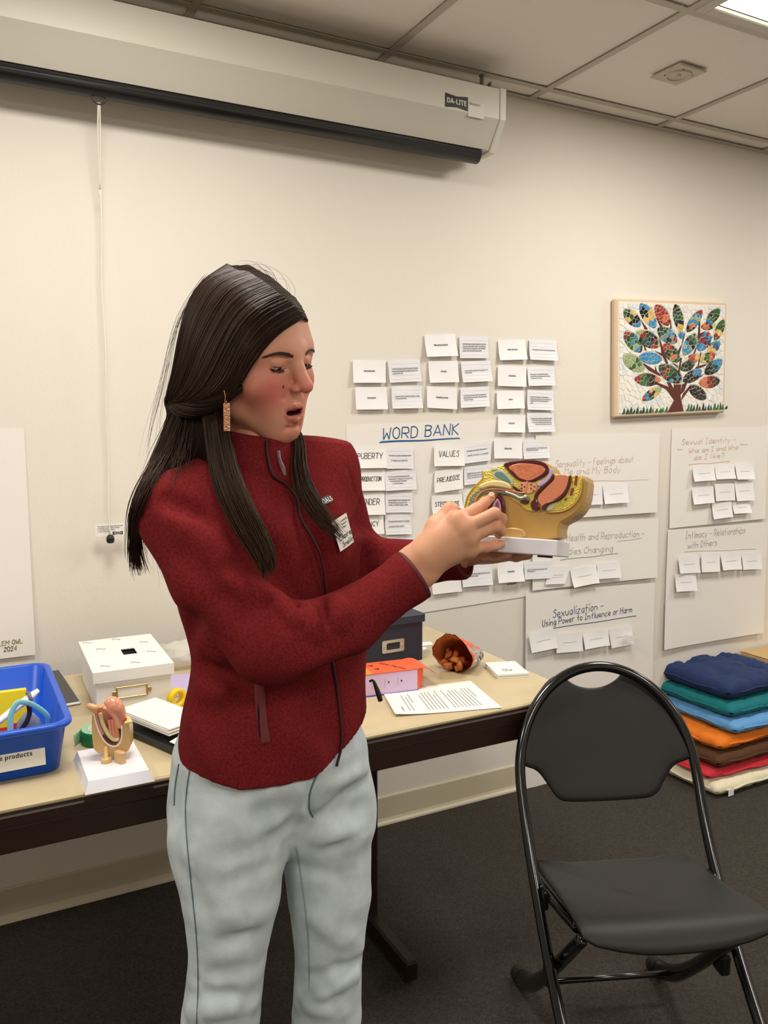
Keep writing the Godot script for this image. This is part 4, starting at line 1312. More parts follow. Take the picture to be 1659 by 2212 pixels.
func table_things() -> void:
	var paperm := mat("paper", rgb(238, 234, 226), 0.8)
	var ink := mat("print_ink", rgb(58, 58, 60), 0.7)
	var black := mat("black_plastic", rgb(16, 16, 18), 0.35)
	# --- blue bin
	var b := thing("plastic_bin", "bright blue plastic bin with a white printed label, at the left end of the table", "bin", Vector3(0.012, TT, 0.579), 0.01)
	var blue := mat("blue_plastic", rgb(20, 84, 200), 0.35, 0.0, 0.5)
	var st := new_st(true)
	loft(st, [[0.0, 0.0, 0.0, 0.0], [0.0, 0.128, 0.195, 0.03], [0.004, 0.134, 0.202, 0.03], [0.094, 0.148, 0.218, 0.035], [0.094, 0.156, 0.226, 0.04], [0.098, 0.159, 0.229, 0.04], [0.104, 0.159, 0.229, 0.04], [0.107, 0.156, 0.226, 0.04], [0.107, 0.148, 0.218, 0.035], [0.104, 0.145, 0.215, 0.035], [0.006, 0.131, 0.199, 0.03], [0.004, 0.126, 0.194, 0.03], [0.004, 0.0, 0.0, 0.0]])
	obj("tub", st, blue, b)
	var lf := Transform3D(Basis(Vector3.RIGHT, -0.165), Vector3(0.01, 0.052, 0.2125))
	var lab := obj("label", box(Vector3(0.19, 0.052, 0.0008)), paperm, b)
	lab.transform = lf
	print_text("menstrual hygiene products", 0.0115, ink, lab, Transform3D(Basis(), Vector3(0.072, 0.0, 0.0008)), true, "printed_text", HORIZONTAL_ALIGNMENT_RIGHT)
	print_text("and supplies", 0.0115, ink, lab, Transform3D(Basis(), Vector3(0.012, -0.016, 0.0008)), true, "printed_text", HORIZONTAL_ALIGNMENT_RIGHT)
	# --- in the bin
	var y0 := TT + 0.012
	var bk := thing("product_box", "yellow cardboard box with orange and magenta panels, standing in the blue bin", "box", Vector3(0.035, y0, 0.63), -0.05)
	var lean := Transform3D(Basis(Vector3.RIGHT, -0.16), Vector3.ZERO)
	var ob := obj("carton", box(Vector3(0.13, 0.115, 0.026), 0.001, Vector3(0, 0.06, 0)), mat("box_yellow", rgb(236, 214, 30), 0.5), bk)
	ob.transform = lean
	var pf := Transform3D(Basis(), Vector3(0, 0, 0.0132))
	for q in [["orange_panel", rgb(226, 88, 36), Vector3(0.07, 0.056, 0.0006), Vector3(-0.03, 0.07, 0.0135)], ["red_panel", rgb(206, 62, 34), Vector3(0.05, 0.045, 0.0006), Vector3(0.012, 0.022, 0.0135)], ["magenta_panel", rgb(186, 36, 112), Vector3(0.028, 0.05, 0.0006), Vector3(0.051, 0.025, 0.0135)], ["seal", rgb(240, 220, 214), Vector3(0.022, 0.022, 0.0012), Vector3(0.016, 0.026, 0.0136)]]:
		var pm := obj(q[0], box(q[2], 0.0, q[3]), mat(q[0], q[1], 0.5), bk)
		if q[0] == "seal":
			var sd := new_st()
			prism(sd, squircle(0.0105, 0.0105, 0.0105), 0, 0.0012, 0.0, Transform3D(Basis(), q[3]))
			pm.mesh = finish(sd)
			var dr := new_st()
			prism(dr, smooth2(P2([0, 0.007, -0.004, -0.001, -0.003, -0.005, 0.003, -0.005, 0.004, -0.001]), 2), 0, 0.0006, 0.0, Transform3D(Basis(), q[3] + Vector3(0, 0, 0.0012)))
			var d := obj("drop_mark", dr, mat("drop_red", rgb(180, 30, 30), 0.5), pm)
		pm.transform = lean
	var pt := new_st()
	prism(pt, P2([-0.012, 0, 0, 0.04, 0.012, 0]), 0, 0.0006, 0.0, lean * Transform3D(Basis(), Vector3(-0.03, 0.045, 0.0145)))
	obj("flame_mark", pt, mat("flame_yellow", rgb(240, 190, 40), 0.5), bk)
	# white plastic stick
	var a: Vector3 = Vector3(0.028, 0.824, 0.7)
	var c: Vector3 = Vector3(0.12, 0.884, 0.69)
	var sk := thing("plastic_wand", "long white plastic wand lying slantwise across the blue bin", "wand", Vector3.ZERO)
	var s2 := new_st(true)
	tube(s2, spline([a, a.lerp(c, 0.4), a.lerp(c, 0.8), c], 4), [0.01, 0.012, 0.013, 0.012, 0.007], 10, false, 0.55)
	obj("handle", s2, mat("white_plastic", rgb(232, 232, 236), 0.3), sk)
	var s3 := new_st(true)
	var m := a.lerp(c, 0.78)
	tube(s3, spline([m + Vector3(0.0, -0.012, 0), m + Vector3(0.004, 0.0, 0.012), m + Vector3(0.0, 0.012, 0), m + Vector3(0.0, 0.0, -0.012)], 5, true), 0.004, 8, true, 0.6)
	obj("collar", s3, mat("grey_plastic", rgb(96, 98, 112), 0.4), sk)
	# straps
	var str := thing("aqua_strap", "pale aqua elastic strap looping over the wand in the blue bin", "strap", Vector3.ZERO)
	var s4 := new_st(true)
	tube(s4, spline([Vector3(0.062, 0.808, 0.72), Vector3(0.065, 0.85, 0.72), Vector3(0.078, 0.873, 0.72), Vector3(0.097, 0.87, 0.72), Vector3(0.118, 0.851, 0.71), Vector3(0.133, 0.829, 0.7), Vector3(0.134, 0.805, 0.69)], 6), 0.0055, 8, false, 0.25, Vector3(0, 0.3, 1))
	obj("band", s4, mat("aqua", rgb(150, 220, 218), 0.6), str)
	str = thing("black_strap", "dark curved plastic strip beside the magenta panel in the blue bin", "strap", Vector3.ZERO)
	var s5 := new_st(true)
	tube(s5, spline([Vector3(0.098, 0.867, 0.68), Vector3(0.102, 0.838, 0.675), Vector3(0.096, 0.817, 0.675), Vector3(0.084, 0.801, 0.675)], 6), 0.005, 8, false, 0.3, Vector3(0, 0.3, 1))
	obj("band", s5, mat("dark_plastic", rgb(56, 48, 56), 0.4), str)
	var pouch := thing("grey_pouch", "small grey padded pouch in the right corner of the blue bin", "pouch", Vector3(0.1, y0, 0.66))
	var s6 := new_st(true)
	loft(s6, [[0.0, 0.0, 0.0, 0.0], [0.0, 0.02, 0.014, 0.01], [0.02, 0.026, 0.018, 0.012], [0.06, 0.022, 0.012, 0.01], [0.078, 0.008, 0.004, 0.003], [0.079, 0.0, 0.0, 0.0]])
	obj("body", s6, mat("grey_cloth", rgb(128, 132, 150), 0.8), pouch)
	pouch = thing("red_pouch", "small coral red pouch at the front left inside the blue bin", "pouch", Vector3(-0.02, y0, 0.74))
	s6 = new_st(true)
	loft(s6, [[0.0, 0.0, 0.0, 0.0], [0.0, 0.05, 0.014, 0.01], [0.03, 0.055, 0.02, 0.012], [0.078, 0.04, 0.014, 0.01], [0.086, 0.0, 0.0, 0.0]])
	obj("body", s6, mat("coral_cloth", rgb(226, 70, 84), 0.7), pouch)
	# --- tablet behind the bin
	var tb := thing("phone", "black phone with a pale rim, lying behind the blue bin", "phone", Vector3(0.187, TT, 0.25), 0.06)
	obj("case", box(Vector3(0.078, 0.008, 0.3), 0.0035, Vector3(0, 0.004, 0)), mat("phone_rim", rgb(210, 206, 200), 0.35), tb)
	obj("screen", box(Vector3(0.07, 0.001, 0.29), 0.0, Vector3(0, 0.0082, 0)), mat("phone_black", rgb(24, 24, 28), 0.12), tb)
	# --- white storage box
	var w := thing("storage_box", "white lidded storage box with a square hole in its lid, beside the blue bin", "storage box", Vector3(0.348, TT, 0.345), -0.02)
	var wb := mat("white_board", rgb(238, 235, 230), 0.6)
	obj("body", box(Vector3(0.176, 0.09, 0.29), 0.002, Vector3(0, 0.045, 0)), wb, w)
	var lid := CSGBox3D.new()
	lid.name = "lid"
	lid.size = Vector3(0.188, 0.027, 0.302)
	lid.position = Vector3(0, 0.0905, 0)
	lid.material = wb
	w.add_child(lid, true)
	var under := CSGBox3D.new()
	under.name = "hollow"
	under.operation = CSGShape3D.OPERATION_SUBTRACTION
	under.size = Vector3(0.18, 0.027, 0.294)
	under.position = Vector3(0, -0.002, 0)
	lid.add_child(under)
	var hole := CSGBox3D.new()
	hole.name = "hole"
	hole.operation = CSGShape3D.OPERATION_SUBTRACTION
	hole.size = Vector3(0.034, 0.05, 0.055)
	hole.position = Vector3(0.012, 0.0, 0.0)
	lid.add_child(hole)
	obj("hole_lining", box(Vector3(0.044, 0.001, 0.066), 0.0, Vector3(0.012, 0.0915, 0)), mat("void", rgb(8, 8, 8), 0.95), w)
	var penm := mat("grey_pen", rgb(150, 150, 154), 0.6)
	for q in [[-0.075, -0.12, 0.2], [0.0, -0.12, 0.1], [-0.05, -0.04, 0.0], [0.062, -0.06, 0.1], [0.062, 0.04, 0.3], [0.01, 0.118, 0.1], [-0.06, 0.118, 0.0]]:
		var qs := new_st()
		var o := Vector3(q[0], 0.1048, q[1])
		stroke(qs, chaikin(P2([-0.011, 0.003, -0.007, 0.009, 0.0, 0.006, 0.006, 0.002, 0.011, 0.004])), 0.0013, func(p: Vector2) -> Vector3: return o + Vector3(p.x, 0, -p.y * 2.2))
		obj("question_mark", qs, penm, w)
	var brass := mat("brass", rgb(196, 164, 104), 0.35, 0.7)
	var hold := new_st()
	for sg in [-1.0, 1.0]:
		bx(hold, Vector3(0.0, sg * 0.013, 0), Vector3(0.07, 0.0035, 0.003), 0.001)
		bx(hold, Vector3(sg * 0.035, 0, 0), Vector3(0.0045, 0.03, 0.003), 0.001)
		bx(hold, Vector3(sg * 0.041, 0, 0), Vector3(0.009, 0.011, 0.002), 0.0008)
	var h := obj("label_holder", hold, brass, w)
	h.position = Vector3(-0.006, 0.046, 0.1465)
	obj("label_card", box(Vector3(0.066, 0.024, 0.0008)), paperm, w).position = Vector3(-0.006, 0.046, 0.1455)
	# --- small anatomy model on a white base
	female_model()
	# --- green tape
	var tp := thing("tape_roll", "roll of green painter's tape lying behind the small anatomy model", "tape", Vector3(0.243, TT, 0.655))
	st = new_st(true)
	lathe(st, [Vector2(0.029, 0.0), Vector2(0.041, 0.0), Vector2(0.042, 0.001), Vector2(0.042, 0.029), Vector2(0.041, 0.03), Vector2(0.029, 0.03)], 40)
	obj("tape", st, mat("tape_green", rgb(22, 128, 74), 0.5), tp)
	st = new_st(true)
	lathe(st, [Vector2(0.0292, 0.0305), Vector2(0.0405, 0.0305)], 40)
	obj("tape_edge", st, mat("tape_pale", rgb(150, 204, 160), 0.6), tp)
	st = new_st(true)
	lathe(st, [Vector2(0.0255, 0.0), Vector2(0.029, 0.0), Vector2(0.029, 0.031), Vector2(0.0255, 0.031), Vector2(0.0255, 0.0)], 40)
	var core := obj("core", st, mat("core_card", rgb(206, 204, 190), 0.8), tp)
	for k in 5:
		var ang := -1.2 + k * 0.55
		print_text(["Tape", "Paint", "Green", "Tape", "Paint"][k], 0.014, mat("core_ink", rgb(50, 60, 50), 0.7), core, Transform3D(Basis(Vector3.UP, ang), Vector3(-sin(ang) * 0.0252, 0.015, -cos(ang) * 0.0252)), true)
	st = new_st(true)
	tube(st, spline([Vector3(-0.04, 0.015, -0.012), Vector3(-0.05, 0.015, 0.0), Vector3(-0.056, 0.014, 0.008)], 4), 0.014, 10, false, 0.06, Vector3(1, 0, 0.4))
	obj("loose_end", st, mat("tape_pale", rgb(150, 204, 160), 0.6), tp)
	# --- papers behind her
	var bd := thing("clipboard", "black clipboard under white papers, behind her hip", "clipboard", Vector3(0.375, TT, 0.735), 0.4)
	obj("board", box(Vector3(0.1, 0.016, 0.27), 0.003, Vector3(0.01, 0.008, -0.005)), black, bd)
	var pp := thing("paper_stack", "thin stack of folded white printed sheets on the clipboard", "papers", Vector3(0.375, TT + 0.0165, 0.735), 0.4)
	st = new_st(true)
	sheet(st, 6, 6, func(u: float, v: float) -> Vector3: return Vector3(-0.03 + 0.085 * u, 0.004 + 0.006 * sin(u * 3.0) * v, 0.125 - 0.09 * v), 0.001)
	var low := obj("printed_sheet", st, paperm, pp)
	for k in 5:
		obj("text_line", box(Vector3(0.0012, 0.0004, 0.045), 0.0, Vector3(-0.012 + 0.012 * k, 0.0105, 0.078)), penm, low)
	for k in 5:
		obj("folded_sheet", box(Vector3(0.1, 0.003, 0.19), 0.001, Vector3(0.025 + 0.001 * sin(k * 2.0), 0.0128 + 0.0033 * k, -0.07 + 0.002 * cos(k * 3.0))), paperm, pp)
	var slip := thing("paper_slip", "narrow white paper slip between the storage box and the clipboard", "paper slip", Vector3(0.362, TT, 0.63), 0.9)
	obj("sheet", box(Vector3(0.055, 0.0008, 0.018), 0, Vector3(0, 0.0006, 0)), paperm, slip)
	var yl := thing("tape_roll", "small yellow tape roll standing by the storage box", "tape", Vector3(0.437, TT + 0.024, 0.525), 0.5)
	st = new_st(true)
	lathe(st, [Vector2(0.013, -0.008), Vector2(0.024, -0.008), Vector2(0.024, 0.008), Vector2(0.013, 0.008), Vector2(0.013, -0.008)], 32, Transform3D(Basis(Vector3.RIGHT, PI / 2), Vector3.ZERO))
	obj("tape", st, mat("tape_yellow", rgb(244, 206, 36), 0.4), yl)
	var pu := thing("purple_folder", "pale purple folder lying flat behind her waist", "folder", Vector3(0.52, TT, 0.38), -0.25)
	obj("cover", box(Vector3(0.13, 0.006, 0.17), 0.001, Vector3(0, 0.003, 0)), mat("lilac", rgb(196, 178, 220), 0.6), pu)
	var bag := thing("plastic_bag", "crumpled frosted clear plastic bag against the wall behind her", "plastic bag", Vector3(0.53, TT, 0.2))
	var fm := mat("frosted", Color(0.93, 0.92, 0.88, 0.42), 0.4)
	fm.transparency = BaseMaterial3D.TRANSPARENCY_ALPHA
	st = new_st(true)
	var nz := FastNoiseLite.new()
	nz.frequency = 16.0
	var g := []
	for i in 13:
		var row := PackedVector3Array()
		for k in 25:
			var th := PI * i / 12.0
			var ph := TAU * k / 24.0
			var d := Vector3(sin(th) * cos(ph), cos(th), sin(th) * sin(ph))
			var r := 1.0 + 0.5 * nz.get_noise_3dv(d * 0.16)
			row.append(Vector3(d.x * 0.085 * r, maxf(0.001, 0.036 + d.y * 0.036 * r), d.z * 0.05 * r))
		g.append(row)
	for i in 12:
		for k in 24:
			quad(st, g[i][k], g[i][k + 1], g[i + 1][k + 1], g[i + 1][k])
	obj("bag", st, fm, bag)
	# --- navy box
	var nv := thing("storage_box", "dark navy lidded storage box with a metal label holder, behind her sleeve", "storage box", Vector3(1.012, TT, 0.325), 0.03)
	var navy := mat("navy_card", rgb(36, 38, 54), 0.6)
	obj("body", box(Vector3(0.295, 0.125, 0.28), 0.002, Vector3(0, 0.0625, 0)), navy, nv)
	obj("lid", box(Vector3(0.306, 0.024, 0.291), 0.002, Vector3(0, 0.126, 0)), mat("navy_lid", rgb(44, 48, 66), 0.55), nv)
	var steel := mat("holder_steel", rgb(214, 204, 186), 0.3, 0.6)
	st = new_st()
	var outer := squircle(0.036, 0.018, 0.005, 4)
	var inner := squircle(0.022, 0.010, 0.004, 4)
	for k in outer.size():
		var k2 := (k + 1) % outer.size()
		var o1 := Vector3(outer[k].x, outer[k].y, 0)
		var o2 := Vector3(outer[k2].x, outer[k2].y, 0)
		var i1 := Vector3(inner[k].x, inner[k].y, 0)
		var i2 := Vector3(inner[k2].x, inner[k2].y, 0)
		var up := Vector3(0, 0, 0.002)
		quad(st, o1 + up, o2 + up, i2 + up, i1 + up)
		quad(st, o1, o2, o2 + up, o1 + up)
		quad(st, i1, i1 + up, i2 + up, i2)
	var hd := obj("label_holder", st, steel, nv)
	hd.position = Vector3(0.048, 0.055, 0.1405)
	for sg in [-1.0, 1.0]:
		var rv := new_st(true)
		lathe(rv, [Vector2(0, 0.0035), Vector2(0.0025, 0.003), Vector2(0.003, 0.0015)], 10, Transform3D(Basis(Vector3.RIGHT, PI / 2), Vector3(sg * 0.029, 0, 0)))
		obj("rivet", rv, mat("rivet", rgb(190, 170, 130), 0.3, 0.8), hd)
	# --- bright card box
	var cb := thing("card_box", "open orange and lilac card box lying on its side in front of the navy box", "box", Vector3(0.9, TT, 0.6), -0.12)
	var lilac := mat("box_lilac", rgb(222, 194, 226), 0.5)
	var orange := mat("box_orange", rgb(244, 96, 52), 0.45)
	obj("body", box(Vector3(0.25, 0.056, 0.09), 0.001, Vector3(0.0, 0.029, 0.03)), lilac, cb)
	obj("top_cover", box(Vector3(0.25, 0.0015, 0.092), 0.0, Vector3(0.0, 0.0578, 0.03)), orange, cb)
	obj("magenta_band", box(Vector3(0.05, 0.0006, 0.092), 0.0, Vector3(-0.045, 0.0588, 0.03)), mat("box_magenta", rgb(232, 48, 140), 0.5), cb)
	obj("amber_band", box(Vector3(0.022, 0.0006, 0.092), 0.0, Vector3(-0.009, 0.0588, 0.03)), mat("box_amber", rgb(246, 140, 50), 0.5), cb)
	obj("under_edge", box(Vector3(0.252, 0.003, 0.094), 0.0, Vector3(0.0, 0.0015, 0.03)), mat("box_blue", rgb(60, 84, 170), 0.5), cb)
	st = new_st()
	prism(st, P2([0, 0.002, 0.03, 0.014, 0.03, 0.056, 0, 0.057]), -0.001, 0.001, 0.0, Transform3D(Basis(Vector3.UP, 0.75), Vector3(0.126, 0, 0.074)))
	obj("side_flap", st, orange, cb)
	st = new_st(true)
	sheet(st, 10, 1, func(u: float, v: float) -> Vector3: return Vector3(0.122 + 0.055 * u, 0.0588 + 0.004 * sin(u * PI) - 0.02 * u * u, 0.076 - 0.092 * v), 0.0015)
	obj("lid_flap", st, orange, cb)
	var dk := mat("box_ink", rgb(50, 20, 24), 0.6)
	for k in 2:
		st = new_st()
		prism(st, P2([0, 0, 0.014, 0.005, 0.011, -0.006]), 0, 0.0006, 0.0, Transform3D(Basis(Vector3(1, 0, 0.2), Vector3(0, 0, -1), Vector3(0, 1, 0)), Vector3(0.012 + 0.006 * k, 0.0588, 0.01 + 0.03 * k)))
		obj("arrow_mark", st, dk, cb)
	print_text("New Terms", 0.017, dk, cb, Transform3D(Basis(Vector3(0.55, 0, 0.83), Vector3(0.83, 0, -0.55), Vector3(0, 1, 0)), Vector3(0.072, 0.0588, 0.03)))
	for k in 3:
		obj("mark", box(Vector3(0.004, 0.004, 0.0006), 0.0, Vector3(0.01 + 0.035 * k, 0.032, 0.0752)), dk if k > 0 else penm, cb)
		obj("text_line", box(Vector3(0.0008, 0.022, 0.0005), 0.0, Vector3(0.0 + 0.035 * k, 0.031, 0.0752)), penm, cb)
	# --- clear clip
	var cc := thing("plastic_clip", "small clear plastic clip box to the right of the navy box", "clip", Vector3(1.205, TT, 0.385))
	var clear := mat("clear_plastic", Color(0.95, 0.97, 0.95, 0.22), 0.08)
	clear.transparency = BaseMaterial3D.TRANSPARENCY_ALPHA
	st = new_st()
	bx(st, Vector3(0, 0.014, 0), Vector3(0.06, 0.026, 0.035), 0.004)
	obj("shell", st, clear, cc)
	obj("bar", box(Vector3(0.05, 0.003, 0.004), 0.001, Vector3(0, 0.028, 0.01)), mat("steel", rgb(200, 198, 190), 0.3, 0.8), cc)
	# --- printed sheet
	var dc := thing("printed_sheet", "white printed page lying at the table's front edge, right of her", "paper", Vector3.ZERO)
	var q0 := Vector3(0.875, TT + 0.001, 0.827)
	var q1 := Vector3(1.131, TT + 0.001, 0.895)
	var q2 := Vector3(1.177, TT + 0.001, 0.69)
	var q3 := Vector3(0.929, TT + 0.001, 0.657)
	var dpos := func(u: float, v: float) -> Vector3: return q0.lerp(q1, u).lerp(q3.lerp(q2, u), v) + Vector3(0, 0.001 + 0.006 * pow(1 - u, 6) * (1 - v), 0)
	st = new_st(true)
	sheet(st, 12, 10, dpos, 0.0004)
	obj("page", st, paperm, dc)
	st = new_st()
	for k in 21:
		if k in [3, 4, 11]:
			continue
		var u := 0.16 + 0.036 * k
		var v1 := 0.78 - (0.1 if k % 4 == 1 else 0.0) - rng.randf() * 0.04
		var v0: float = 0.12 + (0.3 if k == 2 or k == 20 else 0.0)
		stroke(st, PackedVector2Array([Vector2(u, v0), Vector2(u, v1)]), 0.009, func(p: Vector2) -> Vector3: return dpos.call(p.x, p.y) + Vector3(0, 0.0004, 0))
	stroke(st, PackedVector2Array([Vector2(0.1, 0.12), Vector2(0.1, 0.3)]), 0.014, func(p: Vector2) -> Vector3: return dpos.call(p.x, p.y) + Vector3(0, 0.0004, 0))
	var tx := obj("printed_text", st, mat("pale_print", rgb(150, 148, 150), 0.8), dc)
	tx.set_meta("kind", "stuff")
	# --- snack bag
	snack_bag()
	# --- white cards
	var wc := thing("card_stack", "small stack of white cards near the table's right edge", "card stack", Vector3(1.312, TT, 0.667), -0.3)
	for k in 6:
		obj("card", box(Vector3(0.09, 0.0018, 0.11), 0.0004, Vector3(0.001 * sin(k * 2.3), 0.001 + 0.002 * k, 0.001 * cos(k * 1.7))), paperm, wc)
	for k in 4:
		obj("text_line", box(Vector3(0.002, 0.0004, 0.02 + 0.006 * (k % 2)), 0.0, Vector3(-0.018 + 0.005 * k, 0.0124, 0.02)), penm, wc)
	obj("mark", box(Vector3(0.006, 0.0004, 0.006), 0.0, Vector3(0.004, 0.0124, 0.024)), ink, wc)

func snack_bag() -> void:
	var t := thing("snack_bag", "open orange and silver snack bag showing brown pretzel pieces, lying on the table", "snack bag", Vector3(1.2, TT, 0.575), 0.75)
	var foil := mat("foil_orange", rgb(232, 96, 44), 0.28, 0.1, 0.6)
	var lining := mat("foil_lining", rgb(200, 116, 60), 0.4, 0.15)
	var silver := mat("foil_silver", rgb(196, 192, 186), 0.25, 0.55)
	var nz := FastNoiseLite.new()
	nz.frequency = 22.0
	nz.seed = 5
	# the bag is a crushed tube, its mouth towards the upper left front
	var axis := [Vector3(0.085, 0.012, 0.035), Vector3(0.06, 0.03, 0.028), Vector3(0.02, 0.038, 0.02), Vector3(-0.02, 0.045, 0.012), Vector3(-0.05, 0.052, 0.006)]
	var hw := [0.03, 0.045, 0.055, 0.06, 0.062]
	var hh := [0.006, 0.026, 0.038, 0.046, 0.052]
	var ring := func(s: float, a: float, k: float) -> Vector3:
		var i := mini(int(s * 4), 3)
		var f := s * 4 - i
		var c: Vector3 = axis[i].lerp(axis[i + 1], f)
		var dia := 1.0 + 0.3 * s * (pow(absf(cos(a)), 3.0) + pow(absf(sin(a)), 3.0) - 0.75)
		var x: float = cos(a) * lerpf(hw[i], hw[i + 1], f) * k * dia
		var y: float = sin(a) * lerpf(hh[i], hh[i + 1], f) * k * dia
		y += 0.012 * s * s * (1.0 if sin(a) > 0.6 else 0.0) * sin(a)
		var p := c + Vector3(-0.25 * x * 0.0, y, 0) + Vector3(0.3, 0, -0.95) * x
		p += Vector3(-0.35 * y * s, 0, 0)
		p *= 1.0 + 0.12 * nz.get_noise_3dv(p * 3.0)
		p.y = maxf(p.y, 0.0015)
		return p
	var N := 28
	for part in 3:
		var st := new_st(true)
		for i in 12:
			for j in N:
				var a0 := TAU * j / N
				var a1 := TAU * (j + 1) / N
				var mid := (a0 + a1) / 2
				var is_silver := sin(mid) < 0.6 and cos(mid) < 0.2 and i < 11 and i > 0
				if part == 2:
					quad(st, ring.call(i / 12.0, a0, 0.97), ring.call((i + 1) / 12.0, a0, 0.97), ring.call((i + 1) / 12.0, a1, 0.97), ring.call(i / 12.0, a1, 0.97))
				elif is_silver == (part == 1):
					quad(st, ring.call(i / 12.0, a0, 1.0), ring.call(i / 12.0, a1, 1.0), ring.call((i + 1) / 12.0, a1, 1.0), ring.call((i + 1) / 12.0, a0, 1.0))
		if part == 2:
			var c := Vector3(0.085, 0.008, 0.035)
			for j in N:
				tri(st, c, ring.call(0, TAU * j / N, 1.0), ring.call(0, TAU * (j + 1) / N, 1.0))
		obj(["wrapper", "back_panel", "lining"][part], st, [foil, silver, lining][part], t)
	for k in 5:
		var p: Vector3 = ring.call(0.25 + 0.1 * k, PI * 1.05, 1.02)
		var p2: Vector3 = ring.call(0.25 + 0.1 * k, PI * 0.88, 1.02)
		var st := new_st()
		tube(st, PackedVector3Array([p, p.lerp(p2, 0.5) + (p - Vector3(0.02, 0.03, 0.02)).normalized() * 0.001, p2]), 0.0012, 4, false, 0.3)
		obj("print_line", st, mat("box_ink", rgb(50, 20, 24), 0.6), t)
	# the snacks: small pillow-shaped pieces
	var crumb := mat("pretzel", rgb(176, 98, 38), 0.6)
	bump(crumb, noise_tex(0.05, 128, 91, 3), 0.1, 12.0)
	for k in 14:
		var u := rng.randf_range(-0.7, 0.7)
		var d := rng.randf_range(0.0, 0.05)
		var pc := thing("pretzel_piece", "brown pillow-shaped pretzel piece inside the open snack bag", "pretzel", Vector3.ZERO, 0.0, "pretzel pieces in the snack bag")
		var st := new_st(true)
		loft(st, [[-0.006, 0.0, 0.0, 0.0], [-0.005, 0.008, 0.006, 0.003], [0.0, 0.014, 0.010, 0.005], [0.005, 0.008, 0.006, 0.003], [0.006, 0.0, 0.0, 0.0]], Transform3D.IDENTITY, 3)
		obj("body", st, crumb, pc)
		var local := Vector3(-0.045 + d, 0.016 + 0.012 * (k % 3) + 0.1 * d, 0.0) + Vector3(0.3, 0, -0.95) * u * 0.042
		pc.transform = t.transform * Transform3D(Basis.from_euler(Vector3(rng.randf() * 3, rng.randf() * 6, rng.randf() * 3)), local)

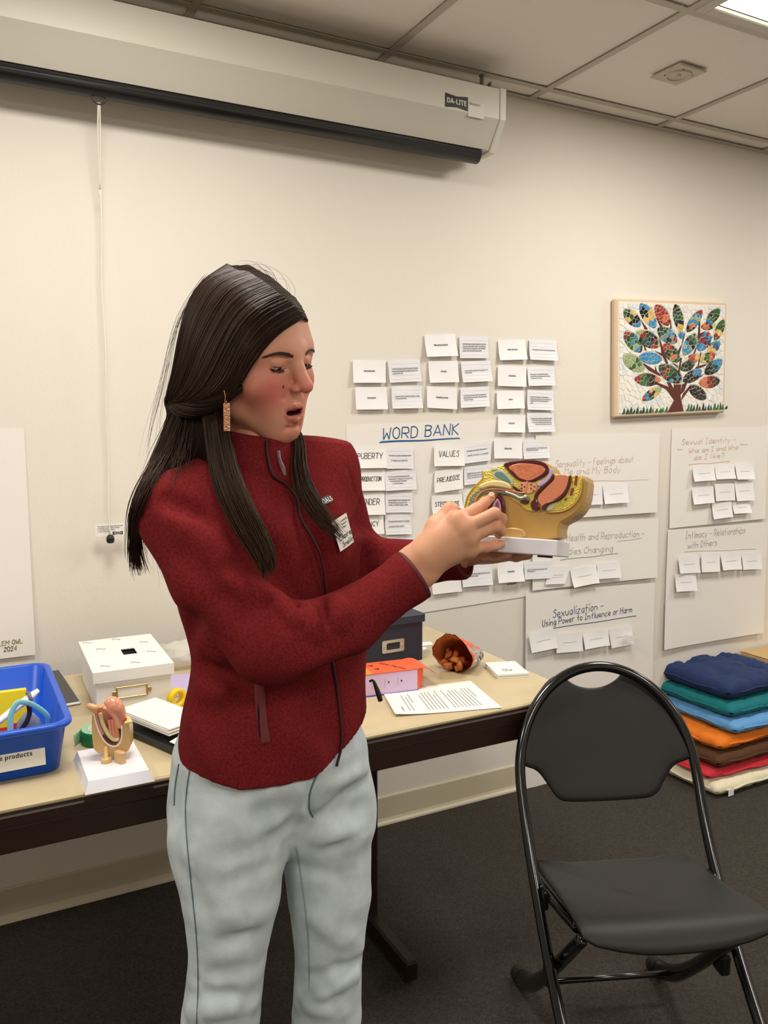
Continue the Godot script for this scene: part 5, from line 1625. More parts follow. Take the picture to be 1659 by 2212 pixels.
func female_model() -> void:
	var t := thing("anatomy_model", "small cutaway anatomy model with pink organs on a white base, standing on the table", "anatomy model", Vector3(0.239, TT, 0.822), 0.0)
	var white := mat("model_white", rgb(232, 230, 236), 0.3)
	var tan := mat("model_tan", rgb(206, 168, 116), 0.3)
	var pink := mat("model_pink", rgb(226, 152, 122), 0.15, 0.0, 0.6)
	var st := new_st()
	var lo := [Vector3(-0.064, 0, -0.088), Vector3(0.064, 0, -0.088), Vector3(0.064, 0, 0.088), Vector3(-0.064, 0, 0.088)]
	var hi := [Vector3(-0.056, 0.021, -0.08), Vector3(0.055, 0.021, -0.08), Vector3(0.055, 0.021, 0.078), Vector3(-0.056, 0.021, 0.078)]
	quad(st, hi[3], hi[2], hi[1], hi[0])
	quad(st, lo[0], lo[1], lo[2], lo[3])
	for k in 4:
		var j := (k + 1) % 4
		quad(st, lo[j], lo[k], hi[k], hi[j])
	obj("base", st, white, t)
	var sk := mat("clear_tab", Color(0.95, 0.93, 0.93, 0.4), 0.3)
	sk.transparency = BaseMaterial3D.TRANSPARENCY_ALPHA
	obj("sticker", box(Vector3(0.001, 0.02, 0.05), 0.0, Vector3(-0.0612, 0.011, 0.0)), sk, t)
	# stem and stop
	st = new_st()
	bx(st, Vector3(0.0, 0.03, 0.008), Vector3(0.012, 0.028, 0.022), 0.001, Transform3D(Basis(Vector3.UP, 0.5), Vector3(0.008, 0, 0.012)))
	obj("stem", st, tan, t)
	st = new_st(true)
	lathe(st, [Vector2(0, 0.021), Vector2(0.0105, 0.021), Vector2(0.0105, 0.029), Vector2(0.009, 0.031), Vector2(0.004, 0.031), Vector2(0.004, 0.05), Vector2(0.002, 0.053), Vector2(0, 0.053)], 20, Transform3D(Basis(), Vector3(-0.012, 0, 0.004)))
	obj("peg", st, mat("model_peg", rgb(216, 176, 112), 0.35), t)
	# body shell: cut face towards the front left, hollow with a rim
	var f := Transform3D(Basis(Vector3.UP, -0.35), Vector3(0.004, 0.036, -0.012))
	var face := smooth2(P2([-0.036, 0.086, -0.037, 0.02, -0.032, 0.004, -0.012, -0.006, 0.012, -0.004, 0.03, 0.0, 0.036, 0.01, 0.036, 0.058, 0.028, 0.062, 0.02, 0.055, 0.018, 0.03, 0.012, 0.018, 0.0, 0.016, -0.014, 0.028, -0.026, 0.056, -0.03, 0.084]), 2)
	st = new_st()
	prism(st, face, -0.022, 0.014, 0.0015, f)
	obj("body_shell", st, tan, t)
	var hollow := smooth2(P2([-0.031, 0.086, -0.026, 0.056, -0.014, 0.027, 0.0, 0.015, 0.013, 0.017, 0.02, 0.03, 0.021, 0.06, -0.02, 0.09]), 1)
	st = new_st()
	prism(st, hollow, -0.022, -0.006, 0.001, f)
	obj("inner_wall", st, mat("model_rose", rgb(214, 146, 120), 0.25), t)
	var rim := func(p: Array, r: float, m: Material, name_: String, z: float) -> void:
		var s := new_st(true)
		var pts := []
		for i in range(0, p.size(), 2):
			pts.append(f * Vector3(p[i], p[i + 1], z))
		tube(s, spline(pts, 5), r, 8)
		obj(name_, s, m, t)
	rim.call([-0.031, 0.084, -0.026, 0.056, -0.014, 0.027, 0.0, 0.0145, 0.013, 0.016, 0.02, 0.03, 0.021, 0.056], 0.0016, mat("model_lining", rgb(238, 226, 214), 0.3), "pale_rim", 0.0135)
	rim.call([-0.0225, 0.05, -0.012, 0.028, 0.0, 0.0185, 0.01, 0.018], 0.0028, mat("model_maroon", rgb(96, 28, 44), 0.25), "maroon_band", 0.011)
	rim.call([-0.027, 0.08, -0.0235, 0.058, -0.016, 0.038], 0.0026, mat("model_mauve", rgb(196, 132, 124), 0.25), "mauve_band", 0.0115)
	rim.call([-0.022, 0.08, -0.018, 0.06, -0.008, 0.038, 0.004, 0.024, 0.014, 0.026], 0.0048, mat("model_cream", rgb(234, 222, 170), 0.3), "cream_layer", 0.005)
	for k in 3:
		rim.call([-0.004 + 0.006 * k, 0.066, -0.002 + 0.006 * k, 0.042, 0.002 + 0.005 * k, 0.024], 0.0038, pink, "fold", 0.004)
	# womb bending over, and the ovary to the left
	var s := new_st(true)
	var pts := []
	for q in [Vector3(0.017, 0.05, 0.004), Vector3(0.016, 0.07, 0.005), Vector3(0.01, 0.088, 0.006), Vector3(0.0, 0.1, 0.006), Vector3(-0.012, 0.103, 0.006)]:
		pts.append(f * q)
	tube(s, spline(pts, 6), [0.009, 0.0115, 0.014, 0.0165, 0.0165, 0.0125, 0.004], 18)
	obj("womb", s, pink, t)
	s = new_st(true)
	tube(s, spline([f * Vector3(-0.014, 0.094, 0.012), f * Vector3(-0.021, 0.094, 0.012), f * Vector3(-0.03, 0.0935, 0.011), f * Vector3(-0.04, 0.097, 0.01), f * Vector3(-0.045, 0.0965, 0.01)], 5), [0.0022, 0.003, 0.0068, 0.0072, 0.0062, 0.002], 12)
	obj("ovary", s, mat("model_ovary", rgb(220, 158, 110), 0.2), t)
	s = new_st()
	bx(s, f * Vector3(0.029, 0.0615, 0.0), Vector3(0.016, 0.006, 0.032), 0.002)
	obj("cut_edge", s, mat("model_yellow", rgb(232, 204, 130), 0.35), t)
	s = new_st(true)
	tube(s, spline([f * Vector3(0.016, 0.069, 0.012), f * Vector3(0.023, 0.066, 0.012), f * Vector3(0.03, 0.07, 0.011)], 5), 0.003, 8)
	obj("red_fold", s, mat("model_red", rgb(206, 92, 66), 0.25), t)

# ------------------------------------------------------------------ the anatomy model she holds
func model_in_hand() -> void:
	var t := thing("anatomy_model", "large cutaway anatomy model of a pelvis on a white base, held in her hands", "anatomy model")
	t.transform = Transform3D(Vector3(0.5929, 0, 0.8053), Vector3(0.1398, 0.9848, -0.103), Vector3(-0.793, 0.1736, 0.5839), Vector3(0.7716, 1.2583, 1.517))
	var white := mat("model_white", rgb(232, 230, 236), 0.3)
	var st := new_st()
	var W := 0.128
	bx(st, Vector3(-W / 2, -0.0125, -0.04), Vector3(W, 0.024, 0.08), 0.0015)
	obj("base", st, white, t)
	obj("base_pad", box(Vector3(0.02, 0.003, 0.012), 0.0, Vector3(-0.02, -0.026, -0.01)), mat("rubber", rgb(12, 12, 12), 0.7), t)
	var piece := func(called: String, c: Color, pts: Array, z0: float, z1: float, ch: float, rough := 0.22, sm := 1) -> void:
		var s := new_st()
		prism(s, smooth2(P2(pts), sm), z0, z1, ch)
		var m := mat("model_" + called, c, rough, 0.0, 0.6)
		obj(called, s, m, t)
	piece.call("body_shell", rgb(196, 152, 78), [-0.1273, 0.0997, -0.1254, 0.0874, -0.1334, 0.0789, -0.1431, 0.0676, -0.1492, 0.0545, -0.1512, 0.0397, -0.1479, 0.0298, -0.1359, 0.0231, -0.1199, 0.0131, -0.1094, -0.0007, -0.1069, -0.0095, -0.0015, -0.0026, -0.0015, 0.0234, 0.0060, 0.0278, 0.0168, 0.0345, 0.0260, 0.0439, 0.0317, 0.0553, 0.0343, 0.0683, 0.0346, 0.0950, 0.0264, 0.0970, -0.0162, 0.0979, -0.0185, 0.1066, -0.0243, 0.1126, -0.0334, 0.1168, -0.0606, 0.1180, -0.0824, 0.1157, -0.0932, 0.1109, -0.0967, 0.1081, -0.1136, 0.1068, -0.1140, 0.1004], -0.062, -0.012, 0.004, 0.3)
	piece.call("fat_layer", rgb(222, 204, 78), [-0.1267, 0.0994, -0.1140, 0.1004, -0.1131, 0.1063, -0.0967, 0.1078, -0.0878, 0.1138, -0.0242, 0.1117, -0.0171, 0.0978, 0.0118, 0.0966, 0.0270, 0.0960, 0.0268, 0.0732, 0.0212, 0.0592, 0.0116, 0.0484, -0.0019, 0.0425, -0.0211, 0.0407, -0.0285, 0.0456, -0.0339, 0.0453, -0.0363, 0.0417, -0.0442, 0.0395, -0.0552, 0.0416, -0.0631, 0.0502, -0.0744, 0.0550, -0.0842, 0.0635, -0.0937, 0.0668, -0.1047, 0.0627, -0.1230, 0.0547, -0.1373, 0.0413, -0.1425, 0.0337, -0.1490, 0.0334, -0.1507, 0.0407, -0.1489, 0.0550, -0.1422, 0.0681, -0.1325, 0.0795, -0.1258, 0.0874], -0.0125, -0.0085, 0.0015)
	bump(mats["model_fat_layer"], noise_tex(0.06, 256, 93, 2, null, FastNoiseLite.TYPE_CELLULAR), 0.16, 22.0)
	piece.call("thigh_bulge", rgb(208, 166, 96), [-0.0923, 0.0084, -0.0843, 0.0137, -0.0624, 0.0143, -0.0530, 0.0099, -0.0501, -0.0005, -0.0924, -0.0032], -0.0125, -0.008, 0.002, 0.3, 2)
	piece.call("bladder_wall", rgb(84, 22, 30), [-0.0942, 0.1088, -0.0875, 0.1137, -0.0603, 0.1178, -0.0386, 0.1171, -0.0266, 0.1124, -0.0209, 0.1037, -0.0237, 0.0954, -0.0365, 0.0874, -0.0479, 0.0835, -0.0579, 0.0837, -0.0690, 0.0864, -0.0787, 0.0938, -0.0867, 0.1020], -0.012, -0.005, 0.0015)
	piece.call("bladder", rgb(216, 126, 88), [-0.0839, 0.1031, -0.0824, 0.1078, -0.0666, 0.1121, -0.0484, 0.1116, -0.0321, 0.1088, -0.0268, 0.1042, -0.0287, 0.0980, -0.0398, 0.0906, -0.0493, 0.0856, -0.0557, 0.0866, -0.0649, 0.0886, -0.0707, 0.0932, -0.0757, 0.0985], -0.008, -0.0044, 0.0006)
	bump(mats["model_bladder"], noise_tex(0.03, 128, 94, 2), 0.12, 16.0)
	piece.call("gland", rgb(230, 164, 122), [-0.0657, 0.0819, -0.0577, 0.0849, -0.0504, 0.0846, -0.0412, 0.0819, -0.0369, 0.0767, -0.0395, 0.0705, -0.0491, 0.0657, -0.0564, 0.0671, -0.0631, 0.0722, -0.0662, 0.0774], -0.010, -0.0055, 0.001)
	piece.call("vesicle", rgb(206, 176, 200), [-0.0381, 0.0837, -0.0258, 0.0903, -0.0218, 0.0975, -0.0201, 0.1063, -0.0166, 0.1055, -0.0154, 0.0994, -0.0170, 0.0915, -0.0235, 0.0834, -0.0337, 0.0763, -0.0384, 0.0793], -0.012, -0.0045, 0.0018, 0.22, 2)
	piece.call("bowel_wall", rgb(84, 22, 30), [-0.0168, 0.0977, -0.0127, 0.0975, -0.0139, 0.0887, -0.0212, 0.0814, -0.0294, 0.0724, -0.0360, 0.0650, -0.0376, 0.0562, -0.0314, 0.0498, -0.0328, 0.0434, -0.0395, 0.0402, -0.0452, 0.0447, -0.0464, 0.0540, -0.0417, 0.0585, -0.0418, 0.0655, -0.0343, 0.0760, -0.0229, 0.0861], -0.012, -0.0055, 0.0014)
	piece.call("bowel", rgb(220, 132, 96), [-0.0130, 0.0968, 0.0092, 0.0963, 0.0083, 0.0844, 0.0039, 0.0721, -0.0042, 0.0631, -0.0143, 0.0575, -0.0229, 0.0532, -0.0281, 0.0463, -0.0304, 0.0497, -0.0366, 0.0565, -0.0351, 0.0650, -0.0284, 0.0723, -0.0202, 0.0814, -0.0133, 0.0886], -0.010, -0.0062, 0.0008)
	piece.call("bowel_back_wall", rgb(84, 22, 30), [0.0083, 0.0967, 0.0124, 0.0961, 0.0117, 0.0812, 0.0066, 0.0671, -0.0024, 0.0577, -0.0143, 0.0535, -0.0208, 0.0497, -0.0228, 0.0428, -0.0281, 0.0429, -0.0292, 0.0488, -0.0229, 0.0544, -0.0143, 0.0577, -0.0041, 0.0634, 0.0040, 0.0724, 0.0077, 0.0845], -0.012, -0.005, 0.0014)
	piece.call("muscle", rgb(206, 192, 172), [-0.0224, 0.0428, -0.0197, 0.0496, -0.0090, 0.0529, -0.0123, 0.0444, -0.0183, 0.0416], -0.012, -0.007, 0.001)
	for q in [[0.0173, 0.0961, 0.0210, 0.0962, 0.0203, 0.0815, 0.0165, 0.0821], [0.0130, 0.0774, 0.0168, 0.0776, 0.0149, 0.0671, 0.0112, 0.0656], [0.0057, 0.0628, 0.0083, 0.0620, 0.0051, 0.0580, 0.0033, 0.0587]]:
		piece.call("spine_strip", rgb(150, 58, 40), q, -0.012, -0.0075, 0.0006, 0.22, 0)
	piece.call("cartilage_rim", rgb(196, 200, 186), [-0.1101, 0.0954, -0.1044, 0.1015, -0.0950, 0.1016, -0.0842, 0.0936, -0.0763, 0.0852, -0.0748, 0.0781, -0.0851, 0.0805, -0.0985, 0.0845, -0.1072, 0.0887], -0.012, -0.0065, 0.001, 0.22, 2)
	piece.call("cartilage", rgb(106, 144, 132), [-0.1068, 0.0950, -0.1026, 0.0991, -0.0955, 0.0993, -0.0864, 0.0920, -0.0796, 0.0850, -0.0782, 0.0811, -0.0850, 0.0827, -0.0964, 0.0866, -0.1038, 0.0905], -0.010, -0.0052, 0.0012, 0.22, 2)
	piece.call("spongy_layer", rgb(128, 138, 112), [-0.1460, 0.0399, -0.1437, 0.0555, -0.1368, 0.0650, -0.1295, 0.0698, -0.1127, 0.0746, -0.0939, 0.0735, -0.0789, 0.0712, -0.0659, 0.0678, -0.0547, 0.0638, -0.0476, 0.0605, -0.0494, 0.0534, -0.0538, 0.0519, -0.0631, 0.0542, -0.0744, 0.0599, -0.0896, 0.0647, -0.1083, 0.0657, -0.1231, 0.0615, -0.1321, 0.0539, -0.1347, 0.0432, -0.1361, 0.0354, -0.1437, 0.0342], -0.012, -0.0065, 0.0012)
	bump(mats["model_spongy_layer"], noise_tex(0.12, 128, 95, 2), 0.12, 16.0)
	piece.call("shaft", rgb(226, 208, 148), [-0.1315, 0.0755, -0.1128, 0.0842, -0.0941, 0.0852, -0.0805, 0.0804, -0.0763, 0.0739, -0.0783, 0.0712, -0.0933, 0.0740, -0.1121, 0.0752, -0.1264, 0.0685], -0.010, -0.0035, 0.0022, 0.22, 2)
	piece.call("dark_muscle", rgb(84, 22, 30), [-0.0767, 0.0776, -0.0722, 0.0767, -0.0558, 0.0666, -0.0595, 0.0644, -0.0715, 0.0696], -0.010, -0.005, 0.0008, 0.22, 1)
	piece.call("bulb", rgb(84, 22, 30), [-0.0629, 0.0557, -0.0557, 0.0574, -0.0484, 0.0560, -0.0499, 0.0515, -0.0552, 0.0500, -0.0617, 0.0518], -0.010, -0.005, 0.0008, 0.22, 1)
	piece.call("sac_wall", rgb(78, 20, 28), [-0.1026, 0.0554, -0.0994, 0.0631, -0.0948, 0.0647, -0.0882, 0.0551, -0.0849, 0.0401, -0.0869, 0.0271, -0.0908, 0.0222, -0.0966, 0.0251, -0.1092, 0.0317, -0.1138, 0.0423, -0.1088, 0.0515], -0.012, -0.004, 0.0014, 0.22, 2)
	piece.call("sac", rgb(188, 146, 166), [-0.1053, 0.0462, -0.0979, 0.0595, -0.0916, 0.0495, -0.0896, 0.0380, -0.0914, 0.0275, -0.0967, 0.0313, -0.1054, 0.0354], -0.008, -0.0032, 0.0012, 0.22, 2)
	piece.call("sac_core", rgb(120, 80, 110), [-0.1012, 0.0463, -0.0969, 0.0555, -0.0933, 0.0467, -0.0942, 0.0394, -0.0999, 0.0410], -0.006, -0.0028, 0.0008, 0.22, 2)
	for q in [[-0.0633, 0.0792, -0.0617, 0.0811, -0.0597, 0.0793, -0.0614, 0.0780], [-0.0586, 0.0767, -0.0569, 0.0782, -0.0554, 0.0765, -0.0570, 0.0747], [-0.0630, 0.0748, -0.0607, 0.0758, -0.0593, 0.0731, -0.0616, 0.0727], [-0.0490, 0.0806, -0.0467, 0.0816, -0.0453, 0.0797, -0.0476, 0.0785], [-0.0434, 0.0782, -0.0415, 0.0788, -0.0402, 0.0765, -0.0423, 0.0759], [-0.0486, 0.0750, -0.0467, 0.0761, -0.0454, 0.0737, -0.0475, 0.0727], [-0.0573, 0.0711, -0.0550, 0.0719, -0.0542, 0.0698, -0.0563, 0.0694], [-0.0448, 0.0719, -0.0425, 0.0729, -0.0420, 0.0706, -0.0441, 0.0698]]:
		piece.call("gland_pit", rgb(96, 40, 34), q, -0.008, -0.0049, 0.0003, 0.3, 0)
	var line := func(called: String, c: Color, pts: Array, z: float, r: float) -> void:
		var p := []
		for v in P2(pts):
			p.append(Vector3(v.x, v.y, z))
		var s := new_st(true)
		tube(s, spline(p, 5), r, 8)
		obj(called, s, mat("model_" + called, c, 0.22, 0.0, 0.6), t)
	line.call("duct", rgb(222, 140, 96), [-0.0537, 0.0855, -0.0539, 0.0770, -0.0556, 0.0689, -0.0637, 0.0674, -0.0785, 0.0698, -0.0972, 0.0715, -0.1140, 0.0703, -0.1250, 0.0653, -0.1319, 0.0560, -0.1345, 0.0449], -0.0058, 0.0013)
	line.call("pale_tube", rgb(230, 226, 210), [-0.0543, 0.0628, -0.0560, 0.0610, -0.0632, 0.0598, -0.0726, 0.0638, -0.0858, 0.0678], -0.005, 0.0015)
	line.call("skin_edge", rgb(206, 158, 60), [-0.1270, 0.0990, -0.1254, 0.0874, -0.1330, 0.0789, -0.1427, 0.0676, -0.1489, 0.0545, -0.1508, 0.0397, -0.1482, 0.0325], -0.009, 0.0014)
	line.call("skin_edge", rgb(206, 158, 60), [0.0270, 0.0960, 0.0271, 0.0732, 0.0216, 0.0588, 0.0120, 0.0479, -0.0019, 0.0418, -0.0211, 0.0402], -0.009, 0.0014)
	var nub := new_st(true)
	var np := P2([-0.0546, 0.0619])
	lathe(nub, ball_profile(0.0026), 12, Transform3D(Basis(), Vector3(np[0].x, np[0].y, -0.004)))
	obj("pale_knob", nub, mat("model_pale_tube", rgb(230, 226, 210), 0.22), t)
	piece.call("pale_tip", rgb(222, 220, 206), [-0.1121, 0.1012, -0.1121, 0.1064, -0.1034, 0.1048, -0.1003, 0.1015, -0.1077, 0.1000], -0.012, -0.006, 0.001, 0.22, 1)

# ------------------------------------------------------------------ bodies: smooth unions of tapered capsules, meshed by surface nets
class Field:
	var kind := PackedInt32Array()
	var a := PackedVector3Array()
	var ab := PackedVector3Array()
	var inv := PackedFloat32Array()
	var ra := PackedFloat32Array()
	var rb := PackedFloat32Array()
	var k := PackedFloat32Array()
	var xf := []
	var mid := PackedVector3Array()
	var reach := PackedFloat32Array()

	func put(kind_: int, a_: Vector3, b_: Vector3, ra_: float, rb_: float, k_: float, x, mid_: Vector3, reach_: float) -> void:
		kind.append(kind_)
		a.append(a_)
		ab.append(b_ - a_)
		inv.append(1.0 / maxf(1e-9, (b_ - a_).length_squared()))
		ra.append(ra_)
		rb.append(rb_)
		k.append(k_)
		xf.append(x)
		mid.append(mid_)
		reach.append(reach_)

	func cap(a_: Vector3, b_: Vector3, ra_: float, rb_: float, k_ := 0.01) -> void:
		put(0, a_, b_, ra_, rb_, k_, null, (a_ + b_) / 2, (b_ - a_).length() / 2 + maxf(ra_, rb_) + k_)

	func chain(pts: Array, r: Array, k_ := 0.01) -> void:
		for i in pts.size() - 1:
			cap(pts[i], pts[i + 1], r[i], r[i + 1], k_)

	# capsule squashed to the factor f along the direction n
	func flat(a_: Vector3, b_: Vector3, ra_: float, rb_: float, n: Vector3, f: float, k_ := 0.02) -> void:
		n = n.normalized()
		var o := (a_ + b_) / 2
		var s := 1.0 / f - 1.0
		var bs := Basis(Vector3(1 + s * n.x * n.x, s * n.x * n.y, s * n.x * n.z), Vector3(s * n.x * n.y, 1 + s * n.y * n.y, s * n.y * n.z), Vector3(s * n.x * n.z, s * n.y * n.z, 1 + s * n.z * n.z))
		var t := Transform3D(bs, o - bs * o)
		put(1, t * a_, t * b_, ra_, rb_, k_, [t, lerpf(1.0, f, 0.5)], o, (b_ - a_).length() / 2 + maxf(ra_, rb_) + k_)

	func ell(c: Vector3, r: Vector3, k_ := 0.01, b := Basis.IDENTITY) -> void:
		var t := Transform3D(b, c).affine_inverse()
		var m := minf(r.x, minf(r.y, r.z))
		put(2, Vector3(1 / r.x, 1 / r.y, 1 / r.z), Vector3.ZERO, m, 0, k_, t, c, maxf(r.x, maxf(r.y, r.z)) + k_)

	# takes an ellipsoid away
	func dig(c: Vector3, r: Vector3, k_ := 0.005, b := Basis.IDENTITY) -> void:
		ell(c, r, k_, b)
		kind[kind.size() - 1] = 3

	# swells (amp > 0) or creases (amp < 0) the surface along a segment
	func swell(a_: Vector3, b_: Vector3, r: float, amp: float) -> void:
		put(4, a_, b_, r, amp, 0.0, null, (a_ + b_) / 2, (b_ - a_).length() / 2 + r * 2.2)

	# cuts off what lies beyond the plane
	func plane(p: Vector3, n: Vector3) -> void:
		put(5, p, p + n.normalized(), 0, 0, 0, null, p, 1e6)

	# the same, only within r of the point
	func trim(p: Vector3, n: Vector3, r: float) -> void:
		put(5, p, p + n.normalized(), r, 0, 0, null, p, r)

	# a field of its own with the first n of these
	func first(n: int) -> Field:
		var o := Field.new()
		o.kind = kind.slice(0, n)
		o.a = a.slice(0, n)
		o.ab = ab.slice(0, n)
		o.inv = inv.slice(0, n)
		o.ra = ra.slice(0, n)
		o.rb = rb.slice(0, n)
		o.k = k.slice(0, n)
		o.xf = xf.slice(0, n)
		o.mid = mid.slice(0, n)
		o.reach = reach.slice(0, n)
		return o

	# p moved out of the body until it is gap clear of the surface
	func clear(p: Vector3, gap: float, ids: PackedInt32Array) -> Vector3:
		for k_ in 3:
			var d := at(p, ids)
			if d > gap:
				break
			var e := 0.003
			var g := Vector3(at(p + Vector3(e, 0, 0), ids) - d, at(p + Vector3(0, e, 0), ids) - d, at(p + Vector3(0, 0, e), ids) - d)
			if g.length() < 1e-7:
				break
			p += g.normalized() * (gap - d)
		return p

	func at(p: Vector3, ids: PackedInt32Array) -> float:
		var d := 1e3
		for i in ids:
			var e: float
			var kd := kind[i]
			if kd == 0:
				var q := p - a[i]
				var t := clampf(q.dot(ab[i]) * inv[i], 0.0, 1.0)
				e = (q - ab[i] * t).length() - ra[i] - (rb[i] - ra[i]) * t
			elif kd == 1:
				var x: Array = xf[i]
				var q: Vector3 = x[0] * p - a[i]
				var t := clampf(q.dot(ab[i]) * inv[i], 0.0, 1.0)
				e = ((q - ab[i] * t).length() - ra[i] - (rb[i] - ra[i]) * t) * x[1]
			elif kd == 2 or kd == 3:
				var t: Transform3D = xf[i]
				var q: Vector3 = (t * p) * a[i]
				var l := q.length()
				var g := (q * a[i]).length()
				e = l * (l - 1.0) / g if g > 1e-6 else -ra[i]
				if kd == 3:
					var h := maxf(0.0, k[i] - absf(-e - d)) / k[i]
					d = maxf(d, -e) + h * h * k[i] * 0.25
					continue
			elif kd == 4:
				var q := p - a[i]
				var t := clampf(q.dot(ab[i]) * inv[i], 0.0, 1.0)
				var l := (q - ab[i] * t).length_squared() / (ra[i] * ra[i])
				if l < 4.5:
					d -= rb[i] * exp(-l)
				continue
			else:
				if ra[i] <= 0.0 or p.distance_squared_to(a[i]) < ra[i] * ra[i]:
					d = maxf(d, (p - a[i]).dot(ab[i]))
				continue
			var kk := k[i]
			var dif := absf(d - e)
			if dif < kk:
				var h := (kk - dif) / kk
				d = minf(d, e) - h * h * kk * 0.25
			else:
				d = minf(d, e)
		return d

# meshes a field; paint(p, n) gives each vertex its colour; place moves the result
func nets(f: Field, cell: float, lo: Vector3, hi: Vector3, out: Array, paint = null, place := Transform3D.IDENTITY) -> void:
	var bx_ := ceili((hi.x - lo.x) / cell / 4)
	var by := ceili((hi.y - lo.y) / cell / 4)
	var bz := ceili((hi.z - lo.z) / cell / 4)
	var nx := bx_ * 4 + 1
	var ny := by * 4 + 1
	var nz := bz * 4 + 1
	var sy := nx
	var sz := nx * ny
	var grid := PackedFloat32Array()
	grid.resize(nx * ny * nz)
	grid.fill(1e9)
	var vid := PackedInt32Array()
	vid.resize(nx * ny * nz)
	vid.fill(-1)
	var verts: PackedVector3Array = out[0]
	var norms: PackedVector3Array = out[1]
	var cols: PackedColorArray = out[2]
	var idx: PackedInt32Array = out[3]
	var R := 2.0 * cell * sqrt(3.0)
	var blocks := []
	var n := f.kind.size()
	for kz in bz:
		for ky in by:
			for kx in bx_:
				var c := lo + Vector3(kx * 4 + 2, ky * 4 + 2, kz * 4 + 2) * cell
				var ids := PackedInt32Array()
				var solid := false
				for i in n:
					if f.mid[i].distance_to(c) < f.reach[i] + R + cell:
						ids.append(i)
						if f.kind[i] < 3:
							solid = true
				if not solid:
					continue
				if absf(f.at(c, ids)) > R * 1.5 + 0.004:
					continue
				blocks.append([kx, ky, kz, ids])
				for z in range(kz * 4, kz * 4 + 5):
					for y in range(ky * 4, ky * 4 + 5):
						var g := z * sz + y * sy
						for x in range(kx * 4, kx * 4 + 5):
							if grid[g + x] > 1e8:
								grid[g + x] = f.at(lo + Vector3(x, y, z) * cell, ids)
	var corner := [0, 1, sy, sy + 1, sz, sz + 1, sz + sy, sz + sy + 1]
	var edges := [[0, 1], [2, 3], [4, 5], [6, 7], [0, 2], [1, 3], [4, 6], [5, 7], [0, 4], [1, 5], [2, 6], [3, 7]]
	var e1 := cell * 0.35
	for b in blocks:
		var ids: PackedInt32Array = b[3]
		for z in range(b[2] * 4, b[2] * 4 + 4):
			for y in range(b[1] * 4, b[1] * 4 + 4):
				for x in range(b[0] * 4, b[0] * 4 + 4):
					var g: int = z * sz + y * sy + x
					var mask := 0
					for q in 8:
						if grid[g + corner[q]] < 0.0:
							mask |= 1 << q
					if mask == 0 or mask == 255:
						continue
					var sum := Vector3.ZERO
					var cnt := 0
					for e in edges:
						var i0: int = e[0]
						var i1: int = e[1]
						if ((mask >> i0) ^ (mask >> i1)) & 1:
							var d0 := grid[g + corner[i0]]
							var d1 := grid[g + corner[i1]]
							var t := d0 / (d0 - d1)
							var p0 := Vector3(i0 & 1, (i0 >> 1) & 1, i0 >> 2)
							var p1 := Vector3(i1 & 1, (i1 >> 1) & 1, i1 >> 2)
							sum += p0 + (p1 - p0) * t
							cnt += 1
					var p := lo + (Vector3(x, y, z) + sum / cnt) * cell
					var q0 := f.at(p + Vector3(e1, -e1, -e1), ids)
					var q1 := f.at(p + Vector3(-e1, -e1, e1), ids)
					var q2 := f.at(p + Vector3(-e1, e1, -e1), ids)
					var q3 := f.at(p + Vector3(e1, e1, e1), ids)
					var nn := (Vector3(1, -1, -1) * q0 + Vector3(-1, -1, 1) * q1 + Vector3(-1, 1, -1) * q2 + Vector3(1, 1, 1) * q3).normalized()
					vid[g] = verts.size()
					verts.append(place * p)
					norms.append((place.basis * nn).normalized())
					cols.append(paint.call(p, nn) if paint != null else Color.WHITE)
	for b in blocks:
		for z in range(b[2] * 4, b[2] * 4 + 4):
			for y in range(b[1] * 4, b[1] * 4 + 4):
				for x in range(b[0] * 4, b[0] * 4 + 4):
					var g: int = z * sz + y * sy + x
					if vid[g] < 0:
						continue
					var s0 := grid[g] < 0.0
					for ax in 3:
						var st: int = [1, sy, sz][ax]
						if s0 == (grid[g + st] < 0.0):
							continue
						var u: int = [sy, sz, 1][ax]
						var v: int = [sz, 1, sy][ax]
						if (ax != 1 and y == 0) or (ax != 2 and z == 0) or (ax != 0 and x == 0):
							continue
						var a := vid[g]
						var c1 := vid[g - u]
						var c2 := vid[g - u - v]
						var c3 := vid[g - v]
						if c1 < 0 or c2 < 0 or c3 < 0:
							continue
						if s0:
							idx.append_array([a, c2, c1, a, c3, c2])
						else:
							idx.append_array([a, c1, c2, a, c2, c3])
	out[0] = verts
	out[1] = norms
	out[2] = cols
	out[3] = idx

func mesh_of(out: Array) -> ArrayMesh:
	var arr := []
	arr.resize(Mesh.ARRAY_MAX)
	arr[Mesh.ARRAY_VERTEX] = out[0]
	arr[Mesh.ARRAY_NORMAL] = out[1]
	arr[Mesh.ARRAY_COLOR] = out[2]
	arr[Mesh.ARRAY_INDEX] = out[3]
	var m := ArrayMesh.new()
	m.add_surface_from_arrays(Mesh.PRIMITIVE_TRIANGLES, arr)
	return m

func blank() -> Array:
	return [PackedVector3Array(), PackedVector3Array(), PackedColorArray(), PackedInt32Array()]

# ------------------------------------------------------------------ the woman
# directions: across the room to her left, and from her towards the camera
const ACR := Vector3(0.88591, 0, 0.46385)
const TOW := Vector3(-0.46385, 0, 0.88591)

func person() -> void:
	var t0 := Time.get_ticks_msec()
	var t := thing("person", "woman in a dark red fleece jacket and pale jeans, pointing at a model", "person")
	jacket(t)
	print("jacket ", Time.get_ticks_msec() - t0)
	jeans(t)
	print("jeans ", Time.get_ticks_msec() - t0)
	body(t)
	print("body ", Time.get_ticks_msec() - t0)
	face_parts(t)
	hair(t)
	print("hair ", Time.get_ticks_msec() - t0)

var jacket_field: Field

